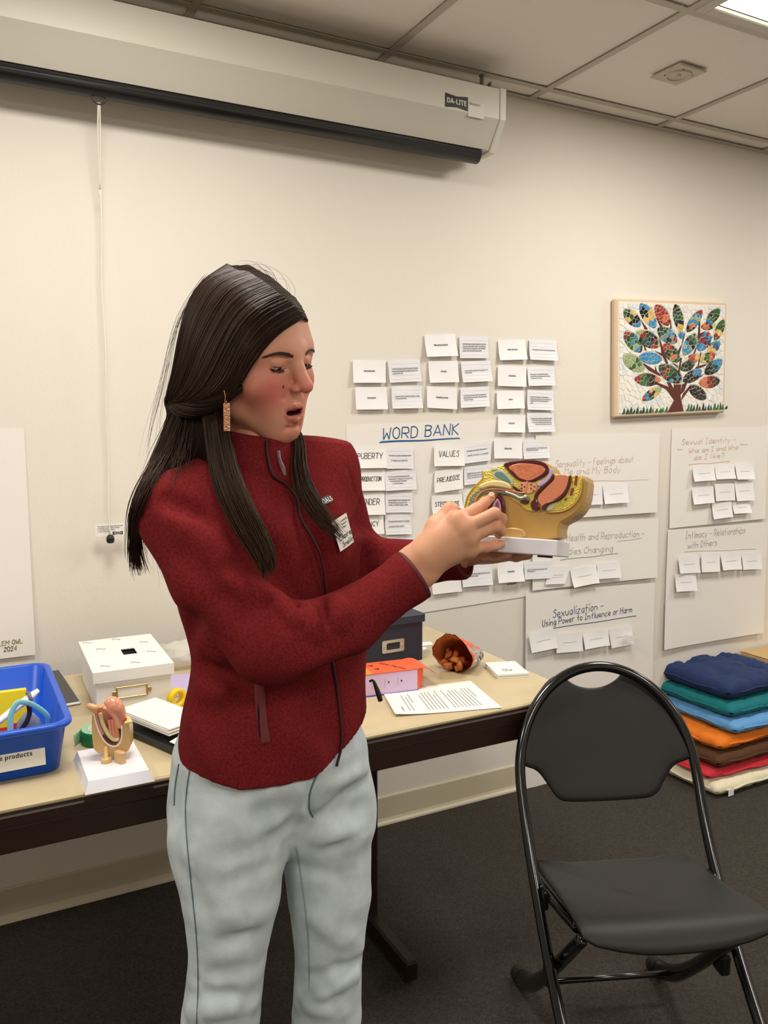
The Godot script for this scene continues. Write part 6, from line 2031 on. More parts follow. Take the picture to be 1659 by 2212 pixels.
func jacket(t: Node3D) -> void:
	var cloth := mat("fleece", rgb(122, 38, 40), 0.95, 0.0, 0.15)
	cloth.albedo_texture = noise_tex(0.1, 512, 61, 4, ramp2(Color(0.82, 0.79, 0.79), Color(1, 1, 1), 0.2, 0.65), FastNoiseLite.TYPE_SIMPLEX)
	cloth.rim_enabled = true
	cloth.rim = 0.12
	cloth.rim_tint = 0.85
	bump(cloth, noise_tex(0.2, 512, 62, 3), 0.04, 3.2)
	var ft := ACR * sin(0.6) + TOW * cos(0.6)
	var f := Field.new()
	# trunk
	f.flat(Vector3(0.4373, 0.9426, 1.229), Vector3(0.4324, 0.8796, 1.2265), 0.15, 0.16, ft, 0.72, 0.03)
	f.flat(Vector3(0.4482, 1.0667, 1.2348), Vector3(0.4373, 0.9426, 1.229), 0.138, 0.15, ft, 0.72, 0.03)
	f.flat(Vector3(0.4283, 1.2247, 1.2187), Vector3(0.4482, 1.0667, 1.2348), 0.148, 0.138, ft, 0.72, 0.03)
	f.flat(Vector3(0.4301, 1.2546, 1.2196), Vector3(0.4369, 1.1796, 1.2232), 0.148, 0.15, ft, 0.7, 0.03)
	f.flat(Vector3(0.3259, 1.2907, 1.2271), Vector3(0.5188, 1.328, 1.204), 0.07, 0.07, ft, 1.0, 0.04)
	f.cap(Vector3(0.4101, 1.3327, 1.2148), Vector3(0.2855, 1.2922, 1.2343), 0.05, 0.05, 0.04)
	f.cap(Vector3(0.4345, 1.3497, 1.205), Vector3(0.5406, 1.3613, 1.1928), 0.052, 0.048, 0.04)
	f.ell(Vector3(0.4652, 1.2385, 1.2832), Vector3(0.07, 0.075, 0.06), 0.05)
	f.ell(Vector3(0.39, 1.2315, 1.2946), Vector3(0.07, 0.075, 0.06), 0.05)
	# collar
	f.flat(Vector3(0.409, 1.3437, 1.2142), Vector3(0.406, 1.4199, 1.2161), 0.068, 0.064, ft, 0.95, 0.008)
	var trunk := f.first(f.kind.size())
	# near arm
	f.chain([Vector3(0.2731, 1.3017, 1.239), Vector3(0.3169, 1.2053, 1.3071), Vector3(0.3781, 1.1199, 1.3674), Vector3(0.3914, 1.1157, 1.3766)], [0.054, 0.059, 0.056, 0.052], 0.02)
	f.chain([Vector3(0.3879, 1.1157, 1.3748), Vector3(0.486, 1.1431, 1.4013), Vector3(0.5808, 1.2049, 1.4193), Vector3(0.606, 1.2188, 1.4246)], [0.053, 0.044, 0.036, 0.035], 0.02)
	# far arm
	f.chain([Vector3(0.5406, 1.3613, 1.1928), Vector3(0.5661, 1.2773, 1.1836), Vector3(0.5953, 1.1972, 1.1989)], [0.048, 0.047, 0.045], 0.02)
	f.chain([Vector3(0.5967, 1.1948, 1.1996), Vector3(0.641, 1.1891, 1.268), Vector3(0.7079, 1.2164, 1.3594), Vector3(0.7232, 1.2225, 1.3788)], [0.046, 0.041, 0.034, 0.033], 0.02)
	# folds of the near sleeve, at the elbow, below the arm and across the chest
	var e := [
		[Vector3(0.3722, 1.1915, 1.4207), Vector3(0.394, 1.1595, 1.4321), 0.014, 0.011], [Vector3(0.398, 1.1861, 1.4229), Vector3(0.4006, 1.155, 1.4356), 0.009, -0.012], [Vector3(0.4101, 1.1773, 1.418), Vector3(0.4256, 1.1407, 1.4374), 0.013, 0.011],
		[Vector3(0.4338, 1.1815, 1.4191), Vector3(0.4364, 1.1512, 1.4318), 0.009, -0.011], [Vector3(0.4538, 1.1848, 1.4296), Vector3(0.4552, 1.1512, 1.4416), 0.013, 0.008], [Vector3(0.3501, 1.2011, 1.4092), Vector3(0.3804, 1.1576, 1.4363), 0.012, -0.008],
		[Vector3(0.3215, 1.2108, 1.3773), Vector3(0.3722, 1.1947, 1.4207), 0.016, 0.007], [Vector3(0.2671, 1.2946, 1.298), Vector3(0.3155, 1.2532, 1.3572), 0.022, 0.007], [Vector3(0.2562, 1.3209, 1.2923), Vector3(0.3074, 1.288, 1.3191), 0.015, -0.006],
		[Vector3(0.2749, 1.2433, 1.3133), Vector3(0.3274, 1.1691, 1.3973), 0.018, -0.004], [Vector3(0.397, 1.095, 1.4224), Vector3(0.4735, 1.1188, 1.4399), 0.02, 0.004], [Vector3(0.3136, 1.067, 1.2772), Vector3(0.3706, 1.0346, 1.3409), 0.02, -0.007],
		[Vector3(0.2989, 1.1138, 1.2582), Vector3(0.3383, 1.0732, 1.3127), 0.02, 0.006], [Vector3(0.2867, 1.0172, 1.2405), Vector3(0.3468, 1.0486, 1.3284), 0.022, 0.006], [Vector3(0.4187, 1.0555, 1.3661), Vector3(0.454, 0.9785, 1.3845), 0.03, -0.007],
		[Vector3(0.3675, 1.0519, 1.3506), Vector3(0.3536, 0.9262, 1.3433), 0.012, 0.002], [Vector3(0.4562, 1.2829, 1.3518), Vector3(0.4635, 1.1817, 1.3669), 0.03, -0.006], [Vector3(0.3611, 1.3304, 1.302), Vector3(0.4244, 1.2383, 1.3577), 0.025, 0.004],
		[Vector3(0.4144, 0.9964, 1.3751), Vector3(0.4414, 0.9217, 1.378), 0.03, 0.006], [Vector3(0.2957, 0.9772, 1.2565), Vector3(0.3257, 0.8983, 1.2948), 0.025, 0.005], [Vector3(0.5864, 1.2934, 1.2394), Vector3(0.5683, 1.2251, 1.2412), 0.014, -0.006],
		[Vector3(0.5751, 1.2406, 1.2448), Vector3(0.6056, 1.2251, 1.2607), 0.014, 0.007], [Vector3(0.3095, 1.1251, 1.2186), Vector3(0.2959, 1.0884, 1.2115), 0.02, -0.008], [Vector3(0.4283, 1.363, 1.3147), Vector3(0.5218, 1.3946, 1.2733), 0.008, -0.002],
		[Vector3(0.5439, 1.3937, 1.251), Vector3(0.5776, 1.2803, 1.2574), 0.007, -0.003], [Vector3(0.5727, 1.0436, 1.2999), Vector3(0.5584, 0.9964, 1.315), 0.03, -0.004],
	]
	e.append([Vector3(0.2957, 1.1326, 1.2452), Vector3(0.3562, 1.0975, 1.3559), 0.005, -0.002])
	creases(f, e)
	# zip line down the front
	var zip := [Vector3(0.4006, 1.4039, 1.3058), Vector3(0.4015, 1.3802, 1.3063), Vector3(0.4049, 1.353, 1.3193), Vector3(0.4197, 1.3399, 1.3327), Vector3(0.4314, 1.3187, 1.3445), Vector3(0.4353, 1.2907, 1.3499), Vector3(0.4531, 1.2519, 1.3637), Vector3(0.4612, 1.2233, 1.368), Vector3(0.469, 1.1667, 1.3642), Vector3(0.4721, 1.0977, 1.3692), Vector3(0.4814, 1.027, 1.3741), Vector3(0.4872, 0.9541, 1.3737), Vector3(0.4822, 0.912, 1.3655)]
	var zline := on_field(trunk, Array(spline(zip, 4)))
	for i in zline.size() - 1:
		f.swell(zline[i], zline[i + 1], 0.006, -0.002)
	jacket_field = f
	# collar seam and the edge of its rolled top
	var cs := on_field(trunk, Array(spline([Vector3(0.3463, 1.3752, 1.2379), Vector3(0.3588, 1.3651, 1.2669), Vector3(0.3799, 1.3602, 1.2893), Vector3(0.4041, 1.3602, 1.302), Vector3(0.4259, 1.3693, 1.3021)], 4)))
	for i in cs.size() - 1:
		f.swell(cs[i], cs[i + 1], 0.006, -0.0022)
	# openings
	f.trim(Vector3(0.5832, 1.2063, 1.4206), Vector3(0.5832, 1.2063, 1.4206) - Vector3(0.486, 1.1431, 1.4013), 0.075)
	f.trim(Vector3(0.7086, 1.2173, 1.361), Vector3(0.7079, 1.2164, 1.3594) - Vector3(0.641, 1.1891, 1.268), 0.07)
	f.plane(Vector3(0.3749, 0.8881, 1.3205), Vector3(0.02, -1, 0.0))
	var lat := ACR * cos(0.6) - TOW * sin(0.6)
	f.plane(Vector3(0.467, 0.8964, 1.3349), Vector3(0, -1, 0) + lat * 0.42)
	f.plane(Vector3(0.3223, 0.8937, 1.2817), Vector3(0, -1, 0) - lat * 0.4)
	var wrist: Vector3 = Vector3(0.5808, 1.2049, 1.4193)
	f.plane(Vector3(0.4085, 1.412, 1.2173), Vector3(0, 1, 0) + ACR * 0.14 + TOW * 0.06)
	var out := blank()
	nets(f, 0.0042, Vector3(0.05, 0.7, 0.8), Vector3(1.0, 1.46, 1.65), out)
	obj("fleece_jacket", mesh_of(out), cloth, t)
	# trims: cuffs, hem, collar, zip, pocket
	var trim := mat("jacket_trim", rgb(92, 34, 42), 0.7)
	var c := new_st(true)
	ring_on(c, Vector3(0.5832, 1.2063, 1.4206), (Vector3(0.5832, 1.2063, 1.4206) - Vector3(0.486, 1.1431, 1.4013)).normalized(), 0.0375, 0.0035)
	obj("cuff_binding", c, trim, t)
	c = new_st(true)
	ring_on(c, Vector3(0.7086, 1.2173, 1.361), (Vector3(0.7079, 1.2164, 1.3594) - Vector3(0.641, 1.1891, 1.268)).normalized(), 0.035, 0.0035)
	obj("cuff_binding", c, trim, t)
	var zm := mat("zip_tape", rgb(58, 16, 20), 0.7)
	c = new_st(true)
	tube(c, on_field(trunk, Array(spline(zip, 8))), 0.0022, 8)
	obj("zip", c, zm, t)
	c = new_st(true)
	tube(c, on_field(trunk, Array(spline([Vector3(0.4154, 1.387, 1.3135), Vector3(0.4147, 1.3771, 1.3188), Vector3(0.4153, 1.3686, 1.3248), Vector3(0.4164, 1.3608, 1.331), Vector3(0.4187, 1.352, 1.3322)], 8))), [0.0035, 0.003, 0.004, 0.0045, 0.003], 8)
	obj("zip_pull", c, mat("zip_grey", rgb(128, 96, 98), 0.4, 0.2), t)
	c = new_st(true)
	var pk := on_field(trunk, Array(spline([Vector3(0.3722, 1.0844, 1.3304), Vector3(0.3698, 1.0625, 1.3405), Vector3(0.37, 1.0294, 1.3462), Vector3(0.3719, 0.9945, 1.3472), Vector3(0.3778, 0.9601, 1.3447)], 6)))
	tube(c, pk, [0.0055, 0.0075, 0.008, 0.0085, 0.008], 10, false, 0.3, TOW)
	obj("pocket_welt", c, mat("pocket_trim", rgb(110, 40, 44), 0.8), t)
	c = new_st(true)
	var pk2 := on_field(trunk, Array(spline([Vector3(0.3695, 1.0416, 1.3403), Vector3(0.3679, 1.0085, 1.3451), Vector3(0.3707, 0.9686, 1.341)], 6)))
	tube(c, pk2, [0.001, 0.0025, 0.001], 8)
	obj("pocket_opening", c, mat("void", rgb(8, 8, 8), 0.95), t)
	# pull cord at the far side
	c = new_st(true)
	tube(c, spline([Vector3(0.5802, 1.0045, 1.2813), Vector3(0.5856, 1.0061, 1.2841), Vector3(0.5897, 0.9951, 1.2863), Vector3(0.5937, 0.9825, 1.2884), Vector3(0.5964, 0.9714, 1.2898)], 4), [0.002, 0.002, 0.0035, 0.0045, 0.004], 8)
	obj("hem_toggle", c, mat("toggle_black", rgb(30, 18, 20), 0.5), t)
	# chest label and name sticker
	var lp: PackedVector3Array = on_field(f, [Vector3(0.4627, 1.307, 1.344), Vector3(0.4821, 1.3221, 1.3541), Vector3(0.4639, 1.3022, 1.3446)])
	badge(t, trunk, "brand_label", Vector3(0.4696, 1.3155, 1.3589), Vector3(0.478, 1.3196, 1.3633), Vector3(0.4726, 1.3088, 1.3604), Vector2(0.025, 0.0125), mat("label_black", rgb(22, 20, 22), 0.5))
	var st := obj_badge(t, trunk, "name_sticker", Vector3(0.4909, 1.2692, 1.37), Vector3(0.4987, 1.2754, 1.3741), Vector3(0.4969, 1.2583, 1.3731), Vector2(0.046, 0.047))

# folds: each lies on the surface where the line of sight meets it
func creases(f: Field, e: Array, gain := 1.5) -> void:
	var lines := []
	for q in e:
		lines.append(on_field(f, [q[0], q[0].lerp(q[1], 0.33), q[0].lerp(q[1], 0.66), q[1]]))
	for i in e.size():
		var l: PackedVector3Array = lines[i]
		for k in 3:
			if l[k].distance_to(l[k + 1]) < 0.08:
				f.swell(l[k], l[k + 1], e[i][2] * 0.9, e[i][3] * (gain if e[i][2] > 0.0125 else 0.7) * (0.75 if k != 1 else 1.0))

# points pushed along the view onto the surface of a field
func on_field(f: Field, pts: Array) -> PackedVector3Array:
	var ids := PackedInt32Array(range(f.kind.size()))
	var eye := Vector3(0, 1.4332, 2.4413)
	var o := PackedVector3Array()
	for p in pts:
		var dir: Vector3 = (p - eye).normalized()
		var s: float = (p - eye).length() - 0.22
		for k in 60:
			var d := f.at(eye + dir * s, ids)
			s += d * 0.75
			if d < 0.0006:
				break
		o.append(eye + dir * (s - 0.0006))
	return o

func ring_on(st: SurfaceTool, c: Vector3, axis: Vector3, r: float, th: float) -> void:
	var u := axis.cross(Vector3.UP).normalized()
	var v := axis.cross(u).normalized()
	var p := []
	for k in 16:
		var a := TAU * k / 16
		p.append(c + u * cos(a) * r + v * sin(a) * r)
	tube(st, spline(p, 2, true), th, 8, true)

# a small sheet laid on the jacket: c its centre, right and down two points that give its directions
func badge_frame(f: Field, c: Vector3, right: Vector3, down: Vector3) -> Transform3D:
	var q := on_field(f, [c, right, down])
	var x := (q[1] - q[0]).normalized()
	var y := -(q[2] - q[0]).normalized()
	var z := x.cross(y).normalized()
	return Transform3D(Basis(x, z.cross(x), z), q[0] + z * 0.002)

func badge(t: Node3D, f: Field, called: String, c: Vector3, right: Vector3, down: Vector3, s: Vector2, m: Material) -> void:
	var fr := badge_frame(f, c, right, down)
	var o := obj(called, box(Vector3(s.x, s.y, 0.0012), 0.0004), m, t)
	o.transform = fr
	print_text("KOALS", 0.0105, mat("label_white", rgb(232, 230, 226), 0.5), o, Transform3D(Basis(), Vector3(-0.001, -0.0005, 0.001)), true)

func obj_badge(t: Node3D, f: Field, called: String, c: Vector3, right: Vector3, down: Vector3, s: Vector2) -> MeshInstance3D:
	var fr := badge_frame(f, c, right, down)
	var st := new_st(true)
	sheet(st, 6, 5, func(u: float, v: float) -> Vector3: return Vector3((u - 0.5) * s.x, (v - 0.5) * s.y, 0.0012 + 0.002 * pow(u, 6) * v - 0.001 * pow(2 * u - 1, 2)), 0.0003)
	var o := obj(called, st, mat("sticker_paper", rgb(240, 236, 230), 0.7), t)
	o.transform = fr
	var at := func(p: Vector2) -> Vector3: return Vector3(p.x, p.y, 0.0018)
	var w := new_st()
	rng.seed = 99
	write(w, "Claire", Vector2(-0.017, -0.009), 0.0085, 0.0013, at)
	write(w, "Snellins", Vector2(-0.013, -0.0195), 0.007, 0.0011, at)
	obj("handwriting", w, mat("teal_ink", rgb(40, 84, 88), 0.6), o)
	var g := mat("badge_grey", rgb(140, 136, 132), 0.7)
	var ring := new_st()
	var pts := PackedVector2Array()
	for k in 15:
		pts.append(Vector2(-0.009 + 0.0055 * cos(TAU * k / 14), 0.011 + 0.0055 * sin(TAU * k / 14)))
	stroke(ring, pts, 0.0005, at)
	obj("emblem", ring, g, o)
	print_text("Community\nResource\nCenter", 0.0042, g, o, Transform3D(Basis(), Vector3(0.0, 0.012, 0.0018)), false, "printed_text", HORIZONTAL_ALIGNMENT_LEFT)
	return o

func jeans(t: Node3D) -> void:
	var denim := mat("denim", rgb(206, 216, 219), 0.85, 0.0, 0.2)
	denim.albedo_texture = noise_tex(0.012, 512, 71, 5, ramp2(Color(0.9, 0.91, 0.915), Color(1, 1, 1), 0.25, 0.75))
	bump(denim, noise_tex(0.3, 512, 72, 2), 0.05, 3.0)
	var ft := ACR * sin(0.6) + TOW * cos(0.6)
	var f := Field.new()
	f.flat(Vector3(0.4321, 0.9583, 1.2264), Vector3(0.4307, 0.9017, 1.2256), 0.142, 0.155, ft, 0.74, 0.03)
	f.cap(Vector3(0.3514, 0.8883, 1.2067), Vector3(0.3524, 0.8107, 1.2128), 0.07, 0.077, 0.04)
	f.cap(Vector3(0.5284, 0.8579, 1.2203), Vector3(0.5271, 0.7734, 1.2196), 0.066, 0.075, 0.04)
	f.ell(Vector3(0.3482, 0.7695, 1.1598), Vector3(0.055, 0.075, 0.06), 0.05)
	# near leg, far leg, down to the ankles
	var n1: Vector3 = Vector3(0.3477, 0.7808, 1.2442)
	var n2: Vector3 = Vector3(0.346, 0.6885, 1.2603)
	var n3: Vector3 = Vector3(0.3346, 0.593, 1.2712)
	var n4: Vector3 = Vector3(0.3262, 0.4863, 1.2556)
	f.chain([n1, n2, n3, n4, n4 + Vector3(-0.012, -0.16, -0.02), n4 + Vector3(-0.02, -0.34, -0.02)], [0.082, 0.077, 0.06, 0.062, 0.066, 0.073], 0.004)
	f.cap(Vector3(0.3524, 0.8107, 1.2128), n1, 0.077, 0.082, 0.05)
	f.cap(Vector3(0.5271, 0.7734, 1.2196), Vector3(0.5234, 0.7442, 1.2234), 0.075, 0.079, 0.05)
	var m1: Vector3 = Vector3(0.5234, 0.7442, 1.2234)
	var m2: Vector3 = Vector3(0.5236, 0.6268, 1.2404)
	var m3: Vector3 = Vector3(0.5174, 0.519, 1.2484)
	var m4: Vector3 = Vector3(0.5178, 0.4036, 1.2374)
	f.chain([m1, m2, m3, m4, m4 + Vector3(0, -0.16, -0.02), m4 + Vector3(0, -0.32, -0.02)], [0.08, 0.071, 0.057, 0.06, 0.064, 0.07], 0.004)
	creases(f, [
		[Vector3(0.4239, 0.8544, 1.3462), Vector3(0.3402, 0.8478, 1.3363), 0.02, -0.004], [Vector3(0.4397, 0.8198, 1.3432), Vector3(0.3669, 0.799, 1.339), 0.018, -0.004], [Vector3(0.4728, 0.8245, 1.3379), Vector3(0.5522, 0.8147, 1.3231), 0.018, -0.005],
		[Vector3(0.4739, 0.7758, 1.3159), Vector3(0.5521, 0.7675, 1.323), 0.018, 0.004], [Vector3(0.297, 0.879, 1.2685), Vector3(0.3925, 0.8787, 1.3523), 0.018, -0.003], [Vector3(0.2898, 0.8346, 1.2647), Vector3(0.3642, 0.8334, 1.3488), 0.022, 0.004],
		[Vector3(0.47, 0.6285, 1.3026), Vector3(0.5405, 0.5734, 1.3282), 0.018, 0.004], [Vector3(0.4527, 0.5082, 1.2823), Vector3(0.5337, 0.549, 1.3247), 0.014, -0.006], [Vector3(0.4592, 0.4835, 1.2857), Vector3(0.5336, 0.5246, 1.3246), 0.014, 0.006],
		[Vector3(0.4492, 0.4675, 1.2691), Vector3(0.5131, 0.4587, 1.3139), 0.016, 0.004], [Vector3(0.2761, 0.5831, 1.2914), Vector3(0.3608, 0.613, 1.347), 0.018, -0.004], [Vector3(0.2686, 0.5296, 1.2875), Vector3(0.3536, 0.5527, 1.3433), 0.016, 0.005],
		[Vector3(0.2654, 0.5526, 1.2745), Vector3(0.3477, 0.5679, 1.3402), 0.014, -0.004], [Vector3(0.4274, 0.8346, 1.3367), Vector3(0.4194, 0.7937, 1.3326), 0.014, -0.006], [Vector3(0.3044, 0.716, 1.3288), Vector3(0.3619, 0.6875, 1.3476), 0.03, 0.003],
		[Vector3(0.2812, 0.7215, 1.215), Vector3(0.2913, 0.7033, 1.2994), 0.02, -0.003], [Vector3(0.5168, 0.7156, 1.3271), Vector3(0.4702, 0.6524, 1.3027), 0.02, -0.003],
		[Vector3(0.4017, 0.7824, 1.3233), Vector3(0.3197, 0.7674, 1.2803), 0.016, -0.0025], [Vector3(0.4077, 0.7599, 1.3264), Vector3(0.3378, 0.726, 1.2898), 0.016, -0.0025], [Vector3(0.5586, 0.7515, 1.2926), Vector3(0.5039, 0.719, 1.2639), 0.014, -0.003],
		[Vector3(0.5656, 0.8398, 1.2962), Vector3(0.518, 0.7998, 1.2713), 0.014, -0.004], [Vector3(0.5656, 0.8637, 1.2962), Vector3(0.5115, 0.8319, 1.2679), 0.014, 0.004], [Vector3(0.3493, 0.8319, 1.183), Vector3(0.4643, 0.8398, 1.2432), 0.014, -0.003],
		[Vector3(0.4763, 0.6864, 1.2495), Vector3(0.5446, 0.67, 1.2853), 0.014, -0.0025], [Vector3(0.3505, 0.554, 1.1836), Vector3(0.4062, 0.579, 1.2128), 0.016, -0.003], [Vector3(0.4676, 0.5036, 1.2449), Vector3(0.5021, 0.4782, 1.263), 0.012, -0.005],
	])
	# side seam and fly
	var seam := [Vector3(0.2843, 0.92, 1.2731), Vector3(0.2757, 0.8715, 1.2742), Vector3(0.2733, 0.8229, 1.2786), Vector3(0.2775, 0.7417, 1.2808), Vector3(0.2828, 0.6518, 1.2836), Vector3(0.2836, 0.5757, 1.284), Vector3(0.2791, 0.4907, 1.2817)]
	var sl := on_field(f, Array(spline(seam, 3)))
	for i in sl.size() - 1:
		f.swell(sl[i], sl[i + 1], 0.005, -0.0018)
	var fly := [Vector3(0.4489, 0.91, 1.3706), Vector3(0.437, 0.8835, 1.37), Vector3(0.4355, 0.8582, 1.3692), Vector3(0.4422, 0.8412, 1.3671)]
	var fl := on_field(f, Array(spline(fly, 3)))
	for i in fl.size() - 1:
		f.swell(fl[i], fl[i + 1], 0.006, -0.004)
	f.plane(n4 + Vector3(0, -0.345, 0), Vector3(0, -1, 0))
	f.plane(Vector3(0.3759, 0.9562, 1.3211), Vector3(0, 1, 0))
	var out := blank()
	nets(f, 0.005, Vector3(0.1, 0.03, 0.9), Vector3(0.85, 0.98, 1.65), out)
	obj("jeans", mesh_of(out), denim, t)
	var th := mat("seam_thread", rgb(96, 116, 122), 0.8)
	var s := new_st(true)
	tube(s, on_field(f, Array(spline(seam, 8))), 0.0011, 6)
	obj("side_seam", s, th, t)
	s = new_st(true)
	tube(s, on_field(f, Array(spline([Vector3(0.2798, 0.898, 1.2143), Vector3(0.2737, 0.8601, 1.2111), Vector3(0.2716, 0.8296, 1.21)], 8))), 0.0011, 6)
	obj("side_seam", s, th, t)
	s = new_st(true)
	tube(s, on_field(f, Array(spline(fly, 8))), 0.0016, 6)
	obj("fly_seam", s, th, t)
	s = new_st(true)
	tube(s, on_field(f, Array(spline([Vector3(0.4413, 0.7603, 1.2989), Vector3(0.4485, 0.7059, 1.3027), Vector3(0.4556, 0.6271, 1.3064), Vector3(0.4577, 0.5633, 1.3074), Vector3(0.4572, 0.515, 1.3072)], 8))), 0.0012, 6)
	obj("inner_seam", s, mat("seam_pale", rgb(150, 160, 164), 0.8), t)
	# shoes, below the picture
	var fd := (ACR * sin(0.6) + TOW * cos(0.6)).normalized()
	for q in [n4 + Vector3(-0.02, 0, -0.02), m4 + Vector3(0, 0, -0.02)]:
		var base := Vector3(q.x, 0.0, q.z)
		var g := Field.new()
		g.chain([base + Vector3(0, 0.045, 0) - fd * 0.05, base + Vector3(0, 0.045, 0) + fd * 0.06, base + Vector3(0, 0.034, 0) + fd * 0.16], [0.036, 0.042, 0.032], 0.02)
		g.cap(base + Vector3(0, 0.05, 0) - fd * 0.03, base + Vector3(0, 0.11, 0) - fd * 0.03, 0.04, 0.04, 0.03)
		g.plane(base + Vector3(0, 0.001, 0), Vector3(0, -1, 0))
		g.plane(base + Vector3(0, 0.12, 0), Vector3(0, 1, 0))
		var so := blank()
		nets(g, 0.007, base + Vector3(-0.3, 0, -0.3), base + Vector3(0.3, 0.16, 0.3), so)
		obj("shoe", mesh_of(so), mat("shoe_white", rgb(216, 212, 204), 0.6), t)

# head frame: x to her left, y up, z out of the face
func head_frame() -> Transform3D:
	var yaw := deg_to_rad(54)
	var b := Basis(ACR * cos(yaw) - TOW * sin(yaw), Vector3.UP, ACR * sin(yaw) + TOW * cos(yaw))
	b = b * Basis(Vector3.RIGHT, deg_to_rad(14.0)) * Basis(Vector3.BACK, deg_to_rad(8.0))
	return Transform3D(b, Vector3(0.4137, 1.515, 1.2167))

var head: Field

func body(t: Node3D) -> void:
	var skin := mat("skin", Color.WHITE, 0.5, 0.0, 0.4)
	skin.vertex_color_use_as_albedo = true
	skin.subsurf_scatter_enabled = true
	skin.subsurf_scatter_strength = 0.06
	var out := blank()
	var hf := head_frame()
	# --- under the clothes: coarse
	var f := Field.new()
	var ft := ACR * sin(0.6) + TOW * cos(0.6)
	f.flat(Vector3(0.4392, 1.2239, 1.2188), Vector3(0.4392, 0.9894, 1.2301), 0.115, 0.12, ft, 0.62, 0.03)
	f.flat(Vector3(0.4392, 0.9894, 1.2301), Vector3(0.4313, 0.8954, 1.2259), 0.115, 0.125, ft, 0.68, 0.03)
	f.cap(Vector3(0.4201, 1.3942, 1.2065), Vector3(0.4241, 1.3352, 1.2052), 0.05, 0.058, 0.03)
	f.chain([Vector3(0.4212, 1.3356, 1.2093), Vector3(0.2796, 1.3006, 1.2312), Vector3(0.3229, 1.2009, 1.3046), Vector3(0.3828, 1.1178, 1.3698), Vector3(0.486, 1.1486, 1.4013), Vector3(0.5749, 1.201, 1.4174)], [0.04, 0.036, 0.034, 0.032, 0.03, 0.026], 0.02)
	f.chain([Vector3(0.431, 1.3349, 1.2032), Vector3(0.5528, 1.3494, 1.1936), Vector3(0.5675, 1.2733, 1.1844), Vector3(0.5967, 1.1972, 1.1996), Vector3(0.641, 1.1907, 1.268), Vector3(0.7021, 1.2133, 1.3507)], [0.04, 0.034, 0.032, 0.03, 0.028, 0.026], 0.02)
	f.chain([Vector3(0.3609, 0.846, 1.2229), Vector3(0.354, 0.7937, 1.2419), Vector3(0.346, 0.6885, 1.2603), Vector3(0.3346, 0.593, 1.2712), Vector3(0.3262, 0.4863, 1.2556)], [0.066, 0.066, 0.056, 0.042, 0.04], 0.01)
	f.chain([Vector3(0.5097, 0.8177, 1.2331), Vector3(0.5111, 0.7494, 1.2282), Vector3(0.5236, 0.6268, 1.2404), Vector3(0.5174, 0.519, 1.2484), Vector3(0.5178, 0.4036, 1.2374)], [0.06, 0.06, 0.05, 0.038, 0.04], 0.01)
	for q in [Vector3(0.3262, 0.4863, 1.2556), Vector3(0.5178, 0.4036, 1.2374)]:
		var foot: Vector3 = q
		f.chain([foot, foot + Vector3(-0.01, -0.3, -0.02), Vector3(foot.x - 0.01, 0.06, foot.z - 0.02), Vector3(foot.x - 0.01, 0.04, foot.z - 0.02) + ft.normalized() * 0.14], [0.044, 0.03, 0.03, 0.024], 0.02)
	var tone := func(_p: Vector3, _n: Vector3) -> Color: return rgb(220, 158, 132).srgb_to_linear()
	nets(f, 0.012, Vector3(0.05, -0.02, 0.75), Vector3(1.0, 1.5, 1.7), out, tone)
	# --- head
	var h := Field.new()
	head = h
	h.ell(Vector3(0, 0.048, -0.019), Vector3(0.073, 0.086, 0.087), 0.01)
	h.ell(Vector3(0, 0.0, 0.03), Vector3(0.063, 0.082, 0.06), 0.03)
	for s in [-1.0, 1.0]:
		h.cap(Vector3(s * 0.05, -0.05, 0.008), Vector3(s * 0.018, -0.086, 0.062), 0.013, 0.013, 0.035)
		h.cap(Vector3(s * 0.056, 0.0, 0.0), Vector3(s * 0.05, -0.05, 0.01), 0.014, 0.013, 0.03)
		h.ell(Vector3(s * 0.041, -0.012, 0.056), Vector3(0.022, 0.02, 0.02), 0.03)
		h.cap(Vector3(s * 0.014, 0.037, 0.079), Vector3(s * 0.044, 0.037, 0.064), 0.009, 0.008, 0.025)
	h.ell(Vector3(0, -0.087, 0.069), Vector3(0.022, 0.016, 0.017), 0.025)
	h.ell(Vector3(0, -0.052, 0.07), Vector3(0.032, 0.028, 0.022), 0.03)
	h.ell(Vector3(0, 0.062, 0.033), Vector3(0.055, 0.04, 0.034), 0.04)
	for s in [-1.0, 1.0]:
		h.swell(Vector3(s * 0.027, 0.024, 0.09), Vector3(s * 0.031, 0.024, 0.088), 0.015, -0.0075)
		h.swell(Vector3(s * 0.016, 0.016, 0.092), Vector3(s * 0.016, 0.004, 0.094), 0.009, -0.004)
	# nose
	h.chain([Vector3(0, 0.03, 0.084), Vector3(0, 0.014, 0.0945), Vector3(0, -0.001, 0.106), Vector3(0, -0.006, 0.111)], [0.0075, 0.0072, 0.0076, 0.008], 0.012)
	h.ell(Vector3(0, -0.0068, 0.1115), Vector3(0.0088, 0.0082, 0.0088), 0.006)
	for s in [-1.0, 1.0]:
		h.ell(Vector3(s * 0.0106, -0.0115, 0.0985), Vector3(0.0062, 0.0062, 0.0095), 0.006)
		h.dig(Vector3(s * 0.0056, -0.0185, 0.103), Vector3(0.0034, 0.0042, 0.0055), 0.003)
		h.swell(Vector3(s * 0.0185, -0.006, 0.095), Vector3(s * 0.022, -0.026, 0.088), 0.005, -0.0025)
		# lids over the eyeballs, looking down
		h.ell(Vector3(s * 0.0275, 0.024, 0.0705), Vector3(0.0146, 0.0122, 0.0142), 0.004)
		h.swell(Vector3(s * 0.017, 0.0325, 0.086), Vector3(s * 0.04, 0.0315, 0.078), 0.0026, -0.0024)
